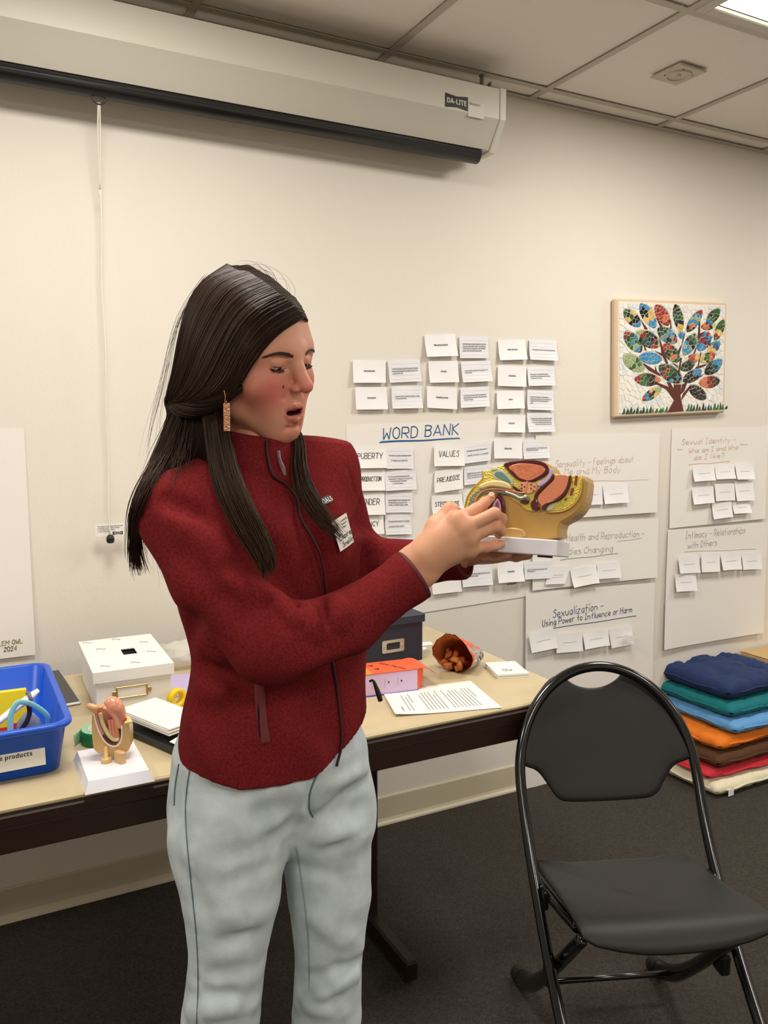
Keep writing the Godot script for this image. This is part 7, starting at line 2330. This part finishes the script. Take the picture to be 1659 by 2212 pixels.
		h.swell(Vector3(s * 0.016, 0.0165, 0.085), Vector3(s * 0.0405, 0.0165, 0.0775), 0.0022, -0.0022)
		h.swell(Vector3(s * 0.018, 0.009, 0.086), Vector3(s * 0.037, 0.008, 0.079), 0.005, 0.0012)
	# lips, a little open
	h.chain([Vector3(-0.0235, -0.0485, 0.083), Vector3(-0.013, -0.0432, 0.0915), Vector3(-0.004, -0.0405, 0.0952), Vector3(0, -0.0412, 0.0955), Vector3(0.004, -0.0405, 0.0952), Vector3(0.013, -0.0432, 0.0915), Vector3(0.0235, -0.0485, 0.083)], [0.001, 0.0022, 0.003, 0.0032, 0.003, 0.0022, 0.001], 0.003)
	h.chain([Vector3(-0.022, -0.0505, 0.083), Vector3(-0.012, -0.0588, 0.0905), Vector3(0, -0.0612, 0.0945), Vector3(0.012, -0.0588, 0.0905), Vector3(0.022, -0.0505, 0.083)], [0.0016, 0.0042, 0.0052, 0.0042, 0.0016], 0.004)
	h.swell(Vector3(-0.012, -0.0735, 0.088), Vector3(0.012, -0.0735, 0.088), 0.006, -0.0035)
	h.swell(Vector3(0, -0.024, 0.099), Vector3(0, -0.036, 0.1), 0.004, -0.0014)
	h.dig(Vector3(0, -0.0505, 0.094), Vector3(0.0172, 0.0052, 0.022), 0.003)
	# ears
	for s in [-1.0, 1.0]:
		h.chain([Vector3(s * 0.071, -0.016, 0.0), Vector3(s * 0.079, 0.012, -0.014), Vector3(s * 0.08, 0.026, -0.008), Vector3(s * 0.075, 0.024, 0.004)], [0.006, 0.005, 0.005, 0.004], 0.008)
		h.ell(Vector3(s * 0.0725, -0.021, 0.002), Vector3(0.005, 0.0095, 0.008), 0.006)
	# neck
	h.chain([Vector3(0, -0.02, -0.024), Vector3(0, -0.08, -0.02), Vector3(0, -0.16, -0.012)], [0.05, 0.048, 0.048], 0.03)
	var paint := func(p: Vector3, _n: Vector3) -> Color:
		var c := rgb(220, 158, 132)
		var x := absf(p.x)
		# cheeks, nose and chin are redder
		var red := exp(-(pow(x - 0.043, 2) + pow(p.y + 0.016, 2)) / 0.0009) * (1.0 if p.z > 0.02 else 0.0)
		red = maxf(red, 0.8 * exp(-(p - Vector3(0, -0.007, 0.113)).length_squared() / 0.0003))
		red = maxf(red, 0.35 * exp(-(p - Vector3(0, -0.085, 0.08)).length_squared() / 0.0006))
		c = c.lerp(rgb(212, 112, 98), red * 0.75)
		# lips
		var up := 1e3
		var pts := [Vector3(-0.0235, -0.0485, 0.083), Vector3(-0.013, -0.0432, 0.0925), Vector3(-0.004, -0.041, 0.0968), Vector3(0.004, -0.041, 0.0968), Vector3(0.013, -0.0432, 0.0925), Vector3(0.0235, -0.0485, 0.083), Vector3(0.012, -0.0592, 0.0915), Vector3(0, -0.0615, 0.0955), Vector3(-0.012, -0.0592, 0.0915), Vector3(-0.0235, -0.0485, 0.083)]
		for i in 9:
			var q: Vector3 = pts[i]
			var ab: Vector3 = pts[i + 1] - q
			var u := clampf((p - q).dot(ab) / ab.length_squared(), 0, 1)
			up = minf(up, (p - q - ab * u).length())
		c = c.lerp(rgb(180, 88, 78), clampf(((0.0066 if p.y < -0.052 else 0.0052) - up) / 0.002, 0, 1) * 0.7 * clampf((0.026 - x) / 0.006, 0, 1))
		# inside of the mouth
		var m := (p - Vector3(0, -0.0505, 0.088)) / Vector3(0.0168, 0.0052, 0.0115)
		if m.length() < 1.0 or (absf(p.y + 0.0515) < 0.006 and x < 0.017 and p.z < 0.09 and p.z > 0.06):
			c = rgb(96, 34, 34)
		return c.srgb_to_linear()
	nets(h, 0.0019, Vector3(-0.095, -0.17, -0.12), Vector3(0.095, 0.145, 0.13), out, paint, hf)
	# --- near hand, pointing; far hand under the model's base
	var g := Field.new()
	near_hand(g)
	var hand_tone := func(p: Vector3, n: Vector3) -> Color:
		var c := rgb(220, 162, 130)
		for q in [Vector3(0.6743, 1.303, 1.4491), Vector3(0.6881, 1.2985, 1.4789), Vector3(0.6896, 1.2808, 1.4797), Vector3(0.6821, 1.248, 1.4701), Vector3(0.6377, 1.3036, 1.4356), Vector3(0.6366, 1.2923, 1.4576)]:
			c = c.lerp(rgb(214, 138, 112), 0.5 * exp(-(p - q).length_squared() / 0.00012))
		return c.srgb_to_linear()
	nets(g, 0.0018, Vector3(0.6188, 1.1806, 1.3241) - Vector3(0.08, 0.1, 0.1), Vector3(0.7017, 1.3101, 1.4804) + Vector3(0.08, 0.08, 0.12), out, hand_tone)
	var g2 := Field.new()
	far_hand(g2)
	nets(g2, 0.0026, Vector3(0.7365, 1.2106, 1.3857) - Vector3(0.14, 0.09, 0.14), Vector3(0.7429, 1.2181, 1.3891) + Vector3(0.14, 0.08, 0.16), out, tone)
	obj("body", mesh_of(out), skin, t)
	# nails
	var nail := mat("nail", rgb(230, 178, 160), 0.25)
	for q in [[Vector3(0.7027, 1.3185, 1.4437), Vector3(0.6909, 1.3126, 1.4488), 0.0045]]:
		var dirn: Vector3 = (q[0] - q[1]).normalized()
		var nn := (TOW + Vector3.UP * 0.9 - dirn * (TOW + Vector3.UP * 0.9).dot(dirn)).normalized()
		var s := new_st(true)
		lathe(s, [Vector2(0, 0.3), Vector2(0.6, 0.22), Vector2(0.9, 0.08), Vector2(1.0, 0.0)], 16, Transform3D(Basis(dirn.cross(nn) * 0.0043, nn * 0.002, dirn * 0.0058), q[0] + nn * 0.0052))
		obj("fingernail", s, nail, t)

func near_hand(g: Field) -> void:
	var W: Vector3 = Vector3(0.5884, 1.217, 1.421)
	var mcp := [Vector3(0.6365, 1.2893, 1.4553), Vector3(0.6434, 1.2778, 1.4645), Vector3(0.6505, 1.2638, 1.4649), Vector3(0.6546, 1.2462, 1.458)]
	# forearm and wrist
	g.flat(Vector3(0.5619, 1.1958, 1.4128), W, 0.031, 0.029, TOW + Vector3.UP * 0.3, 0.72, 0.01)
	g.flat(W, Vector3(0.6168, 1.2478, 1.4393), 0.029, 0.03, TOW, 0.6, 0.02)
	for i in 4:
		g.cap(Vector3(0.6064, 1.2377, 1.4305), mcp[i], 0.017, 0.0112, 0.018)
		g.ell(mcp[i] + TOW * 0.001, Vector3(0.0105, 0.0105, 0.0105), 0.008)
	for i in 3:
		g.cap(mcp[i], mcp[i + 1], 0.010, 0.010, 0.01)
	g.cap(Vector3(0.6324, 1.2324, 1.4272), Vector3(0.6601, 1.2429, 1.4473), 0.016, 0.013, 0.015)
	# tendons
	for i in 3:
		g.swell(Vector3(0.606, 1.2481, 1.4506), mcp[i] + TOW * 0.01, 0.0035, 0.0022)
	# index, middle, ring, little
	g.chain([mcp[0], Vector3(0.6703, 1.3022, 1.4527), Vector3(0.6915, 1.3109, 1.4457), Vector3(0.7075, 1.3158, 1.4382)], [0.0102, 0.0086, 0.0076, 0.0064], 0.004)
	g.chain([mcp[1], Vector3(0.6817, 1.2979, 1.4834), Vector3(0.7049, 1.2876, 1.4685), Vector3(0.7162, 1.2786, 1.4496)], [0.0105, 0.0092, 0.0082, 0.0068], 0.004)
	g.chain([mcp[2], Vector3(0.6861, 1.2792, 1.4812), Vector3(0.7052, 1.2695, 1.4675), Vector3(0.7122, 1.2622, 1.452)], [0.0102, 0.0088, 0.0078, 0.0066], 0.004)
	g.chain([mcp[3], Vector3(0.6832, 1.246, 1.4616), Vector3(0.7023, 1.2462, 1.4581), Vector3(0.7161, 1.2475, 1.4541)], [0.0098, 0.008, 0.0072, 0.006], 0.004)
	# thumb behind the index
	g.chain([Vector3(0.6041, 1.241, 1.4236), Vector3(0.6186, 1.2782, 1.4256), Vector3(0.6408, 1.3, 1.4282), Vector3(0.6655, 1.2912, 1.423)], [0.017, 0.0125, 0.0098, 0.0075], 0.012)
	# creases over the joints
	for q in [Vector3(0.6646, 1.3081, 1.461), Vector3(0.6746, 1.3044, 1.491), Vector3(0.6795, 1.2859, 1.4891)]:
		g.swell(q - ACR * 0.002, q + Vector3(0.002, 0.006, 0), 0.002, -0.0011)

func far_hand(g: Field) -> void:
	var W: Vector3 = Vector3(0.7255, 1.2153, 1.3461)
	var palm: Vector3 = Vector3(0.7474, 1.2184, 1.3632)
	g.flat(Vector3(0.6962, 1.206, 1.3251), W, 0.028, 0.026, Vector3.UP, 0.75, 0.01)
	g.flat(W, palm, 0.026, 0.032, Vector3(0, 1, 0.2), 0.42, 0.015)
	var mcp := [Vector3(0.7377, 1.2236, 1.4089), Vector3(0.7574, 1.2199, 1.3989), Vector3(0.7719, 1.2158, 1.3839), Vector3(0.7812, 1.2117, 1.3662)]
	for m in mcp:
		g.cap(palm, m, 0.012, 0.0098, 0.012)
	g.chain([mcp[0], Vector3(0.7361, 1.2255, 1.4306), Vector3(0.7364, 1.229, 1.4444)], [0.0094, 0.0085, 0.0072], 0.004)
	g.chain([mcp[1], Vector3(0.7654, 1.221, 1.4257), Vector3(0.7703, 1.2262, 1.4485)], [0.0096, 0.009, 0.008], 0.004)
	g.chain([mcp[2], Vector3(0.7842, 1.2153, 1.3971), Vector3(0.79, 1.2188, 1.4137)], [0.0094, 0.0085, 0.007], 0.004)
	g.chain([mcp[3], Vector3(0.7965, 1.2106, 1.372), Vector3(0.8055, 1.2128, 1.3812)], [0.009, 0.008, 0.0065], 0.004)
	# thumb up the end of the base
	g.chain([Vector3(0.7236, 1.2239, 1.3677), Vector3(0.72, 1.2375, 1.3884), Vector3(0.7171, 1.25, 1.4038), Vector3(0.718, 1.2595, 1.4099)], [0.014, 0.0112, 0.0095, 0.0076], 0.012)

func face_parts(t: Node3D) -> void:
	var hf := head_frame()
	var dark := mat("brow_hair", rgb(66, 44, 34), 0.7)
	var lash := mat("lash", rgb(26, 18, 16), 0.6)
	var white := mat("eye_white", rgb(226, 216, 208), 0.15)
	var iris := mat("iris", rgb(62, 40, 28), 0.1)
	for s in [-1.0, 1.0]:
		# brow: many short hairs
		var st := new_st(true)
		for k in 120:
			var u := rng.randf()
			var p := Vector3(s * lerpf(0.012, 0.05, u), 0.0355 + 0.0058 * sin(u * 2.3) - 0.005 * u * u + rng.randf_range(-0.0028, 0.0028) * (1.0 - 0.6 * u), 0.0)
			p.z = face_z(p.x, p.y) + 0.0003
			var q := p + Vector3(s * 0.0065, 0.0022 - 0.004 * u, 0.0)
			q.z = face_z(q.x, q.y) + 0.0007
			tube(st, PackedVector3Array([hf * p, hf * p.lerp(q, 0.5) + hf.basis.z * 0.0006, hf * q]), [0.0004, 0.0005, 0.0002], 4, false, 1.0, Vector3.ZERO, false)
		var br := obj("eyebrow", st, dark, t)
		# lid line and lashes
		st = new_st(true)
		var lid := []
		for k in 7:
			var u := k / 6.0
			var lx: float = s * lerpf(0.0155, 0.042, u)
			var ly := 0.0168 - 0.003 * sin(u * PI)
			lid.append(hf * Vector3(lx, ly, face_z(lx, ly) + 0.0003))
		tube(st, spline(lid, 3), [0.0003, 0.0007, 0.0009, 0.0008, 0.0004], 6)
		for k in 34:
			var u := rng.randf_range(0.1, 1.0)
			var a := Vector3(s * lerpf(0.0155, 0.042, u), 0.0168 - 0.003 * sin(u * PI), 0)
			a.z = face_z(a.x, a.y) + 0.0003
			var b := a + Vector3(s * (0.003 * u - 0.001), -0.0026, 0.0038 + 0.001 * u)
			var c := b + Vector3(s * 0.001, 0.0012, 0.002)
			tube(st, PackedVector3Array([hf * a, hf * b, hf * c]), [0.0003, 0.00025, 0.0001], 4, false, 1.0, Vector3.ZERO, false)
		obj("eyelashes", st, lash, t)
		st = new_st(true)
		lathe(st, ball_profile(0.0106), 20, hf * Transform3D(Basis(), Vector3(s * 0.0275, 0.0195, 0.0705)))
		var eb := obj("eyeball", st, white, t)
		st = new_st(true)
		lathe(st, [Vector2(0, 0.0009), Vector2(0.003, 0.0007), Vector2(0.0052, 0.0)], 16, hf * Transform3D(Basis(Vector3.RIGHT, PI / 2 + 0.55), Vector3(s * 0.0275, 0.0195, 0.0705)) * Transform3D(Basis(), Vector3(0, 0.0108, 0)))
		obj("iris", st, iris, eb)
	# mole on the near cheek
	var ms := new_st(true)
	lathe(ms, ball_profile(1.0), 10, hf * Transform3D(Basis().scaled(Vector3(0.0013, 0.0026, 0.0012)), Vector3(-0.0245, -0.0095, face_z(-0.0245, -0.0095))))
	obj("mole", ms, mat("mole", rgb(88, 44, 36), 0.6), t)
	# teeth
	ms = new_st(true)
	for k in 6:
		bx(ms, Vector3((k - 2.5) * 0.0052, -0.0468, 0.0885 - 0.0006 * pow(k - 2.5, 2)), Vector3(0.005, 0.004, 0.003), 0.0012, hf)
	obj("teeth", ms, mat("teeth", rgb(228, 218, 204), 0.25), t)
	# earring on the near ear
	var er := thing("earring", "long hammered copper bar earring hanging from her near ear", "earring")
	var cop := mat("copper", rgb(206, 150, 118), 0.3, 0.75)
	bump(cop, noise_tex(0.05, 128, 66, 2), 0.08, 40.0)
	var p0: Vector3 = Vector3(0.3424, 1.4705, 1.2922)
	var hk := new_st(true)
	tube(hk, spline([p0 + Vector3(0, 0.004, 0), p0 + Vector3(0.001, -0.004, 0.002), p0 + Vector3(0.0006, -0.014, 0.001)], 4), 0.0006, 6)
	obj("hook", hk, cop, er)
	var fr := Transform3D(Basis(ACR, Vector3(0.045, 1, 0.01).normalized(), TOW).orthonormalized(), p0 + Vector3(0.003, -0.034, 0.001))
	var bs := new_st()
	bx(bs, Vector3.ZERO, Vector3(0.0095, 0.04, 0.0014), 0.0005, fr)
	obj("bar", bs, cop, er)
	var ri := new_st(true)
	ring_on(ri, fr * Vector3(0, 0.0215, 0), fr.basis.x, 0.0022, 0.0006)
	obj("ring", ri, cop, er)

func ball_profile(r: float) -> Array:
	var o := []
	for k in 11:
		var a := PI / 2 - PI * k / 10.0
		o.append(Vector2(absf(cos(a)) * r, sin(a) * r))
	return o

func face_z(x: float, y: float) -> float:
	var ids := PackedInt32Array(range(head.kind.size()))
	var z := 0.14
	for k in 60:
		var d := head.at(Vector3(x, y, z), ids)
		if d < 0.0002:
			break
		z -= d * 0.8
	return z

# strands that follow a family of guide curves; u runs across the family
func strands(st: SurfaceTool, guides: Array, count: int, r: float, spread: float, depth: float, c0: Color, c1: Color, segs := 18, cut := 0.0, off := [], gap := 0.0015, cast := 1.0) -> void:
	var fine := []
	# more guides in between, each kept clear of the fields in off
	var more := []
	for i in guides.size() - 1:
		for j in 4:
			var m := []
			for k in guides[i].size():
				m.append(guides[i][k].lerp(guides[i + 1][k], j / 4.0))
			more.append(m)
	more.append(guides[guides.size() - 1])
	guides = more
	for g in guides:
		var sp := spline(g, 6)
		for fl in off:
			var ids := PackedInt32Array(range(fl.kind.size()))
			var loc := head_frame() if fl == head else Transform3D.IDENTITY
			var back := loc.affine_inverse()
			for k in sp.size():
				var p := back * sp[k]
				var eye := back * Vector3(0, 1.4332, 2.4413)
				var dir := (p - eye).normalized()
				var far := (p - eye).length()
				var s := far - 0.25
				for it in 50:
					var d: float = fl.at(eye + dir * s, ids)
					if d < 0.0004 or s > far:
						break
					s += d * 0.8
				if s < far and k < cast * sp.size():
					p = eye + dir * s
				sp[k] = loc * fl.clear(p, gap, ids)
		for it in 5:
			for k in range(1, sp.size() - 1):
				sp[k] = sp[k] * 0.5 + (sp[k - 1] + sp[k + 1]) * 0.25
		fine.append(sp)
	var n: int = fine[0].size()
	for k in count:
		var u := rng.randf() * (guides.size() - 1)
		var i := mini(int(u), guides.size() - 2)
		var fr := u - i
		var dv := Vector3(rng.randfn(), rng.randfn(), rng.randfn()) * spread
		var dv2 := Vector3(rng.randfn(), rng.randfn(), rng.randfn()) * spread
		var inward := rng.randf() * depth
		var ph := rng.randf() * TAU
		var stop := n if cut <= 0.0 else int(n * (1.0 - cut * rng.randf()))
		var p := PackedVector3Array()
		for s in segs:
			var v := float(s) / (segs - 1) * (stop - 1)
			var j := mini(int(v), n - 2)
			var a: Vector3 = fine[i][j].lerp(fine[i][j + 1], v - j)
			var b: Vector3 = fine[i + 1][j].lerp(fine[i + 1][j + 1], v - j)
			var t := float(s) / (segs - 1)
			var q := a.lerp(b, fr) + dv.lerp(dv2, t) * (0.35 + 0.65 * t) - TOW * inward * minf(1.0, t * 4.0)
			q += Vector3(sin(ph + t * 7.0), cos(ph * 1.7 + t * 6.0), sin(ph * 0.7 + t * 5.0)) * spread * 0.35 * t
			p.append(q)
		var mixc := rng.randf()
		strand(st, p, r * rng.randf_range(0.7, 1.2), c0.lerp(c1, mixc * mixc * 0.7), c0.lerp(c1, 0.25 + mixc * 0.75))

func strand(st: SurfaceTool, p: PackedVector3Array, r: float, ca: Color, cb: Color) -> void:
	var n := p.size()
	var prev := []
	for i in n:
		var d := (p[mini(i + 1, n - 1)] - p[maxi(i - 1, 0)]).normalized()
		var u := d.cross(Vector3(0.3, 0.2, 0.9)).normalized()
		var v := d.cross(u)
		var t := float(i) / (n - 1)
		var rr := r * (1.0 - 0.75 * t * t * t)
		var ring := [p[i] + u * rr, p[i] + (v * 0.87 - u * 0.5) * rr, p[i] - (v * 0.87 + u * 0.5) * rr]
		var c := ca.lerp(cb, t)
		if i > 0:
			st.set_color(c)
			for k in 3:
				quad(st, prev[k], prev[(k + 1) % 3], ring[(k + 1) % 3], ring[k])
		prev = ring

func hair(t: Node3D) -> void:
	var hf := head_frame()
	var hm := mat("hair", Color.WHITE, 0.46, 0.0, 0.26)
	hm.vertex_color_use_as_albedo = true
	# the volume under the strands
	var f := Field.new()
	f.ell(hf * Vector3(0, 0.049, -0.021), Vector3(0.0755, 0.0885, 0.0895), 0.01, hf.basis)
	f.ell(hf * Vector3(-0.02, 0.0, -0.05), Vector3(0.058, 0.066, 0.058), 0.02, hf.basis)
	f.dig(hf * Vector3(0, -0.052, 0.108), Vector3(0.074, 0.124, 0.085), 0.006, hf.basis)
	f.chain([Vector3(0.3761, 1.4824, 1.2535), Vector3(0.339, 1.4666, 1.234), Vector3(0.3069, 1.4602, 1.1946), Vector3(0.3015, 1.4623, 1.158)], [0.01, 0.015, 0.017, 0.012], 0.02)
	# hanging hair: behind the shoulder, and the lock in front of it
	f.chain([Vector3(0.3307, 1.4525, 1.1563), Vector3(0.3242, 1.4014, 1.1473), Vector3(0.3132, 1.3412, 1.1246), Vector3(0.298, 1.2637, 1.0997)], [0.03, 0.034, 0.03, 0.015], 0.03)
	f.chain([Vector3(0.3438, 1.452, 1.2027), Vector3(0.3371, 1.403, 1.2274), Vector3(0.3423, 1.3561, 1.2696)], [0.026, 0.026, 0.012], 0.02)
	var brown := rgb(34, 24, 18).srgb_to_linear()
	var out := blank()
	nets(f, 0.004, Vector3(0.2448, 1.1731, 1.1283) - Vector3(0.12, 0.03, 0.18), Vector3(0.4859, 1.677, 1.2545) + Vector3(0.12, 0.03, 0.2), out, func(_p: Vector3, _n: Vector3) -> Color: return brown)
	var under := mat("hair_under", Color.WHITE, 0.85, 0.0, 0.2)
	under.vertex_color_use_as_albedo = true
	obj("hair", mesh_of(out), under, t)
	var st := new_st(true)
	var ca := rgb(34, 23, 17).srgb_to_linear()
	var cb := rgb(72, 50, 37).srgb_to_linear()
	var cc := rgb(104, 74, 54).srgb_to_linear()
	# from the parting back to the twist, near side
	var side := [
		[Vector3(0.4781, 1.5868, 1.2504), Vector3(0.4281, 1.5592, 1.2807), Vector3(0.3909, 1.5206, 1.2928), Vector3(0.3675, 1.483, 1.2896), Vector3(0.3306, 1.4631, 1.2635), Vector3(0.298, 1.4557, 1.2103)],
		[Vector3(0.4504, 1.6037, 1.2698), Vector3(0.4006, 1.5765, 1.2821), Vector3(0.3617, 1.5237, 1.2911), Vector3(0.3396, 1.4807, 1.2817), Vector3(0.3131, 1.4605, 1.2521), Vector3(0.2907, 1.4543, 1.2031)],
		[Vector3(0.4279, 1.624, 1.258), Vector3(0.3738, 1.5956, 1.2748), Vector3(0.3316, 1.5366, 1.2787), Vector3(0.3111, 1.4875, 1.2623), Vector3(0.2981, 1.4635, 1.2307), Vector3(0.287, 1.4558, 1.1955)],
		[Vector3(0.4048, 1.6423, 1.2459), Vector3(0.3515, 1.6178, 1.2541), Vector3(0.3148, 1.5575, 1.2552), Vector3(0.2994, 1.5017, 1.2381), Vector3(0.2904, 1.4719, 1.2154), Vector3(0.2857, 1.4573, 1.1892)],
		[Vector3(0.3841, 1.6583, 1.2238), Vector3(0.3398, 1.6396, 1.2164), Vector3(0.3098, 1.5808, 1.2188), Vector3(0.2987, 1.5202, 1.2095), Vector3(0.2895, 1.4828, 1.1968), Vector3(0.2856, 1.4588, 1.1835)],
		[Vector3(0.388, 1.675, 1.1694), Vector3(0.3396, 1.6373, 1.1553), Vector3(0.3169, 1.5744, 1.1491), Vector3(0.3065, 1.5174, 1.1436), Vector3(0.2973, 1.4812, 1.1445), Vector3(0.2918, 1.458, 1.1529)],
	]
	strands(st, side, 3800, 0.0007, 0.0014, 0.002, ca, cb, 20, 0.0, [head], 0.006)
	# far side of the parting
	strands(st, [
		[Vector3(0.4806, 1.5854, 1.2517), Vector3(0.4964, 1.5847, 1.2261), Vector3(0.5119, 1.5661, 1.1834), Vector3(0.5122, 1.5236, 1.1441)], [Vector3(0.4498, 1.6043, 1.2695), Vector3(0.4901, 1.6062, 1.2228), Vector3(0.5136, 1.5751, 1.1674), Vector3(0.5131, 1.5242, 1.1333)],
		[Vector3(0.4273, 1.6247, 1.2577), Vector3(0.4798, 1.6319, 1.2062), Vector3(0.5093, 1.5913, 1.1539), Vector3(0.5039, 1.5323, 1.1228)], [Vector3(0.4042, 1.643, 1.2456), Vector3(0.4567, 1.6555, 1.1941), Vector3(0.494, 1.6152, 1.1346), Vector3(0.4918, 1.5405, 1.1108)],
		[Vector3(0.3835, 1.659, 1.2235), Vector3(0.4304, 1.6766, 1.169), Vector3(0.4671, 1.6311, 1.1149), Vector3(0.4639, 1.5482, 1.0962)], [Vector3(0.388, 1.675, 1.1694), Vector3(0.4093, 1.6703, 1.1241), Vector3(0.4272, 1.6242, 1.0883), Vector3(0.4219, 1.5482, 1.0742)],
	], 1300, 0.0007, 0.0012, 0.0, ca, cb, 16, 0.0, [head], 0.006, 0.34)
	# the rolled twist at the back of the head
	for k in 260:
		var a := rng.randf() * TAU
		var q := spline([Vector3(0.3723, 1.4793, 1.2831), Vector3(0.3395, 1.4591, 1.2682), Vector3(0.3104, 1.4486, 1.2349), Vector3(0.2912, 1.4517, 1.1977), Vector3(0.2905, 1.4648, 1.1657)], 6)
		var p := PackedVector3Array()
		for i in q.size():
			var tt := float(i) / (q.size() - 1)
			var rr := 0.0125 * sin(PI * clampf(0.12 + tt * 0.8, 0, 1)) * (0.75 + 0.25 * sin(k * 1.7))
			var an := a + tt * 3.2
			p.append(q[i] + Vector3.UP * sin(an) * rr + TOW * cos(an) * rr)
		strand(st, p, 0.0008, ca, cb)
	# hanging: front lock, mass over the shoulder, tail at the side
	strands(st, [
		[Vector3(0.3294, 1.4515, 1.229), Vector3(0.3224, 1.3972, 1.2649), Vector3(0.3168, 1.3335, 1.3183), Vector3(0.3323, 1.2793, 1.3683), Vector3(0.3518, 1.2405, 1.3988), Vector3(0.3563, 1.2173, 1.4034)],
		[Vector3(0.3435, 1.4542, 1.242), Vector3(0.3391, 1.3976, 1.2883), Vector3(0.3359, 1.3409, 1.3396), Vector3(0.3476, 1.2929, 1.383), Vector3(0.3625, 1.2509, 1.41), Vector3(0.3662, 1.2219, 1.4131)],
		[Vector3(0.3543, 1.4568, 1.2533), Vector3(0.3488, 1.4043, 1.2956), Vector3(0.3462, 1.3536, 1.3417), Vector3(0.3551, 1.3054, 1.3847), Vector3(0.367, 1.2599, 1.409), Vector3(0.3702, 1.2308, 1.4152)],
	], 1000, 0.0007, 0.0032, 0.004, ca, cb, 18, 0.28, [jacket_field, f], 0.006)
	strands(st, [
		[Vector3(0.2988, 1.4485, 1.1678), Vector3(0.2728, 1.3957, 1.1824), Vector3(0.2503, 1.3475, 1.1932), Vector3(0.2322, 1.2919, 1.1894), Vector3(0.227, 1.2345, 1.181), Vector3(0.2305, 1.1948, 1.1772)],
		[Vector3(0.3065, 1.4462, 1.1945), Vector3(0.288, 1.3961, 1.2073), Vector3(0.2616, 1.3527, 1.2274), Vector3(0.2363, 1.2942, 1.2141), Vector3(0.231, 1.2369, 1.2001), Vector3(0.2412, 1.1982, 1.1941)],
	], 600, 0.0007, 0.005, 0.0, ca, cb, 18, 0.3, [jacket_field], 0.006)
	strands(st, [
		[Vector3(0.3016, 1.4495, 1.1467), Vector3(0.2826, 1.3943, 1.1368), Vector3(0.2681, 1.3349, 1.1179), Vector3(0.2617, 1.2739, 1.1033)], [Vector3(0.3121, 1.4463, 1.1861), Vector3(0.3014, 1.3952, 1.1805), Vector3(0.295, 1.3364, 1.1546), Vector3(0.2914, 1.2751, 1.1301)],
		[Vector3(0.3245, 1.4474, 1.2208), Vector3(0.3208, 1.396, 1.2189), Vector3(0.3211, 1.3458, 1.2021), Vector3(0.3229, 1.2849, 1.1692)], [Vector3(0.3373, 1.4501, 1.2388), Vector3(0.3305, 1.4038, 1.2612), Vector3(0.3277, 1.3633, 1.2676), Vector3(0.3258, 1.3218, 1.261)],
	], 1900, 0.0007, 0.0034, 0.003, ca, cb, 14, 0.1)
	# single hairs lying over the shoulder
	strands(st, [
		[Vector3(0.2992, 1.4494, 1.1568), Vector3(0.2772, 1.4026, 1.1791), Vector3(0.2601, 1.3618, 1.204), Vector3(0.2429, 1.3304, 1.2401)], [Vector3(0.3232, 1.4474, 1.2257), Vector3(0.3113, 1.4038, 1.2534), Vector3(0.295, 1.3678, 1.2731), Vector3(0.2717, 1.3171, 1.2948)],
	], 90, 0.0005, 0.008, 0.0, ca, cb, 14, 0.35, [jacket_field], 0.004)
	# far lock, down from the far temple over the chest
	strands(st, [
		[Vector3(0.5044, 1.583, 1.1965), Vector3(0.4948, 1.5144, 1.1632), Vector3(0.4724, 1.4456, 1.1854), Vector3(0.4715, 1.4052, 1.2357), Vector3(0.4473, 1.3685, 1.2964), Vector3(0.4356, 1.3241, 1.3467), Vector3(0.4523, 1.2827, 1.378), Vector3(0.4827, 1.2557, 1.3973)],
		[Vector3(0.5049, 1.5879, 1.1854), Vector3(0.4979, 1.5147, 1.1592), Vector3(0.4822, 1.4456, 1.1849), Vector3(0.4843, 1.405, 1.2311), Vector3(0.4634, 1.3679, 1.2935), Vector3(0.455, 1.3334, 1.3455), Vector3(0.4659, 1.3016, 1.3738), Vector3(0.4863, 1.266, 1.3958)],
	], 700, 0.0007, 0.003, 0.0, ca, cb, 24, 0.3, [jacket_field], 0.006)
	# loose hairs
	strands(st, [
		[Vector3(0.3515, 1.6511, 1.218), Vector3(0.3055, 1.6009, 1.2165), Vector3(0.2897, 1.5335, 1.2082), Vector3(0.2781, 1.4724, 1.1909), Vector3(0.2746, 1.4237, 1.1778)], [Vector3(0.3473, 1.6494, 1.1819), Vector3(0.3077, 1.5798, 1.1612), Vector3(0.2877, 1.4951, 1.1507), Vector3(0.2682, 1.4163, 1.1405), Vector3(0.2624, 1.3728, 1.1375)],
	], 16, 0.00022, 0.008, 0.0, ca, cb, 14)
	strands(st, [
		[Vector3(0.4262, 1.6609, 1.212), Vector3(0.4043, 1.677, 1.2118), Vector3(0.3764, 1.6759, 1.2198), Vector3(0.3488, 1.656, 1.2279)], [Vector3(0.48, 1.6105, 1.2288), Vector3(0.4935, 1.6261, 1.2246), Vector3(0.4841, 1.651, 1.2197), Vector3(0.455, 1.6598, 1.2157)],
	], 12, 0.00022, 0.006, 0.0, ca, cb, 12)
	strands(st, [
		[Vector3(0.3056, 1.4378, 1.1827), Vector3(0.2766, 1.3814, 1.1788), Vector3(0.2482, 1.3394, 1.1752), Vector3(0.2293, 1.2978, 1.1766), Vector3(0.2258, 1.2248, 1.1635)], [Vector3(0.26, 1.344, 1.2491), Vector3(0.2425, 1.2988, 1.2625), Vector3(0.242, 1.2534, 1.2735), Vector3(0.2615, 1.2131, 1.2837), Vector3(0.2786, 1.1928, 1.2927)],
	], 40, 0.00025, 0.008, 0.0, ca, cc, 14)
	var o := obj("hair_strands", st, hm, t)
	o.set_meta("kind", "stuff")
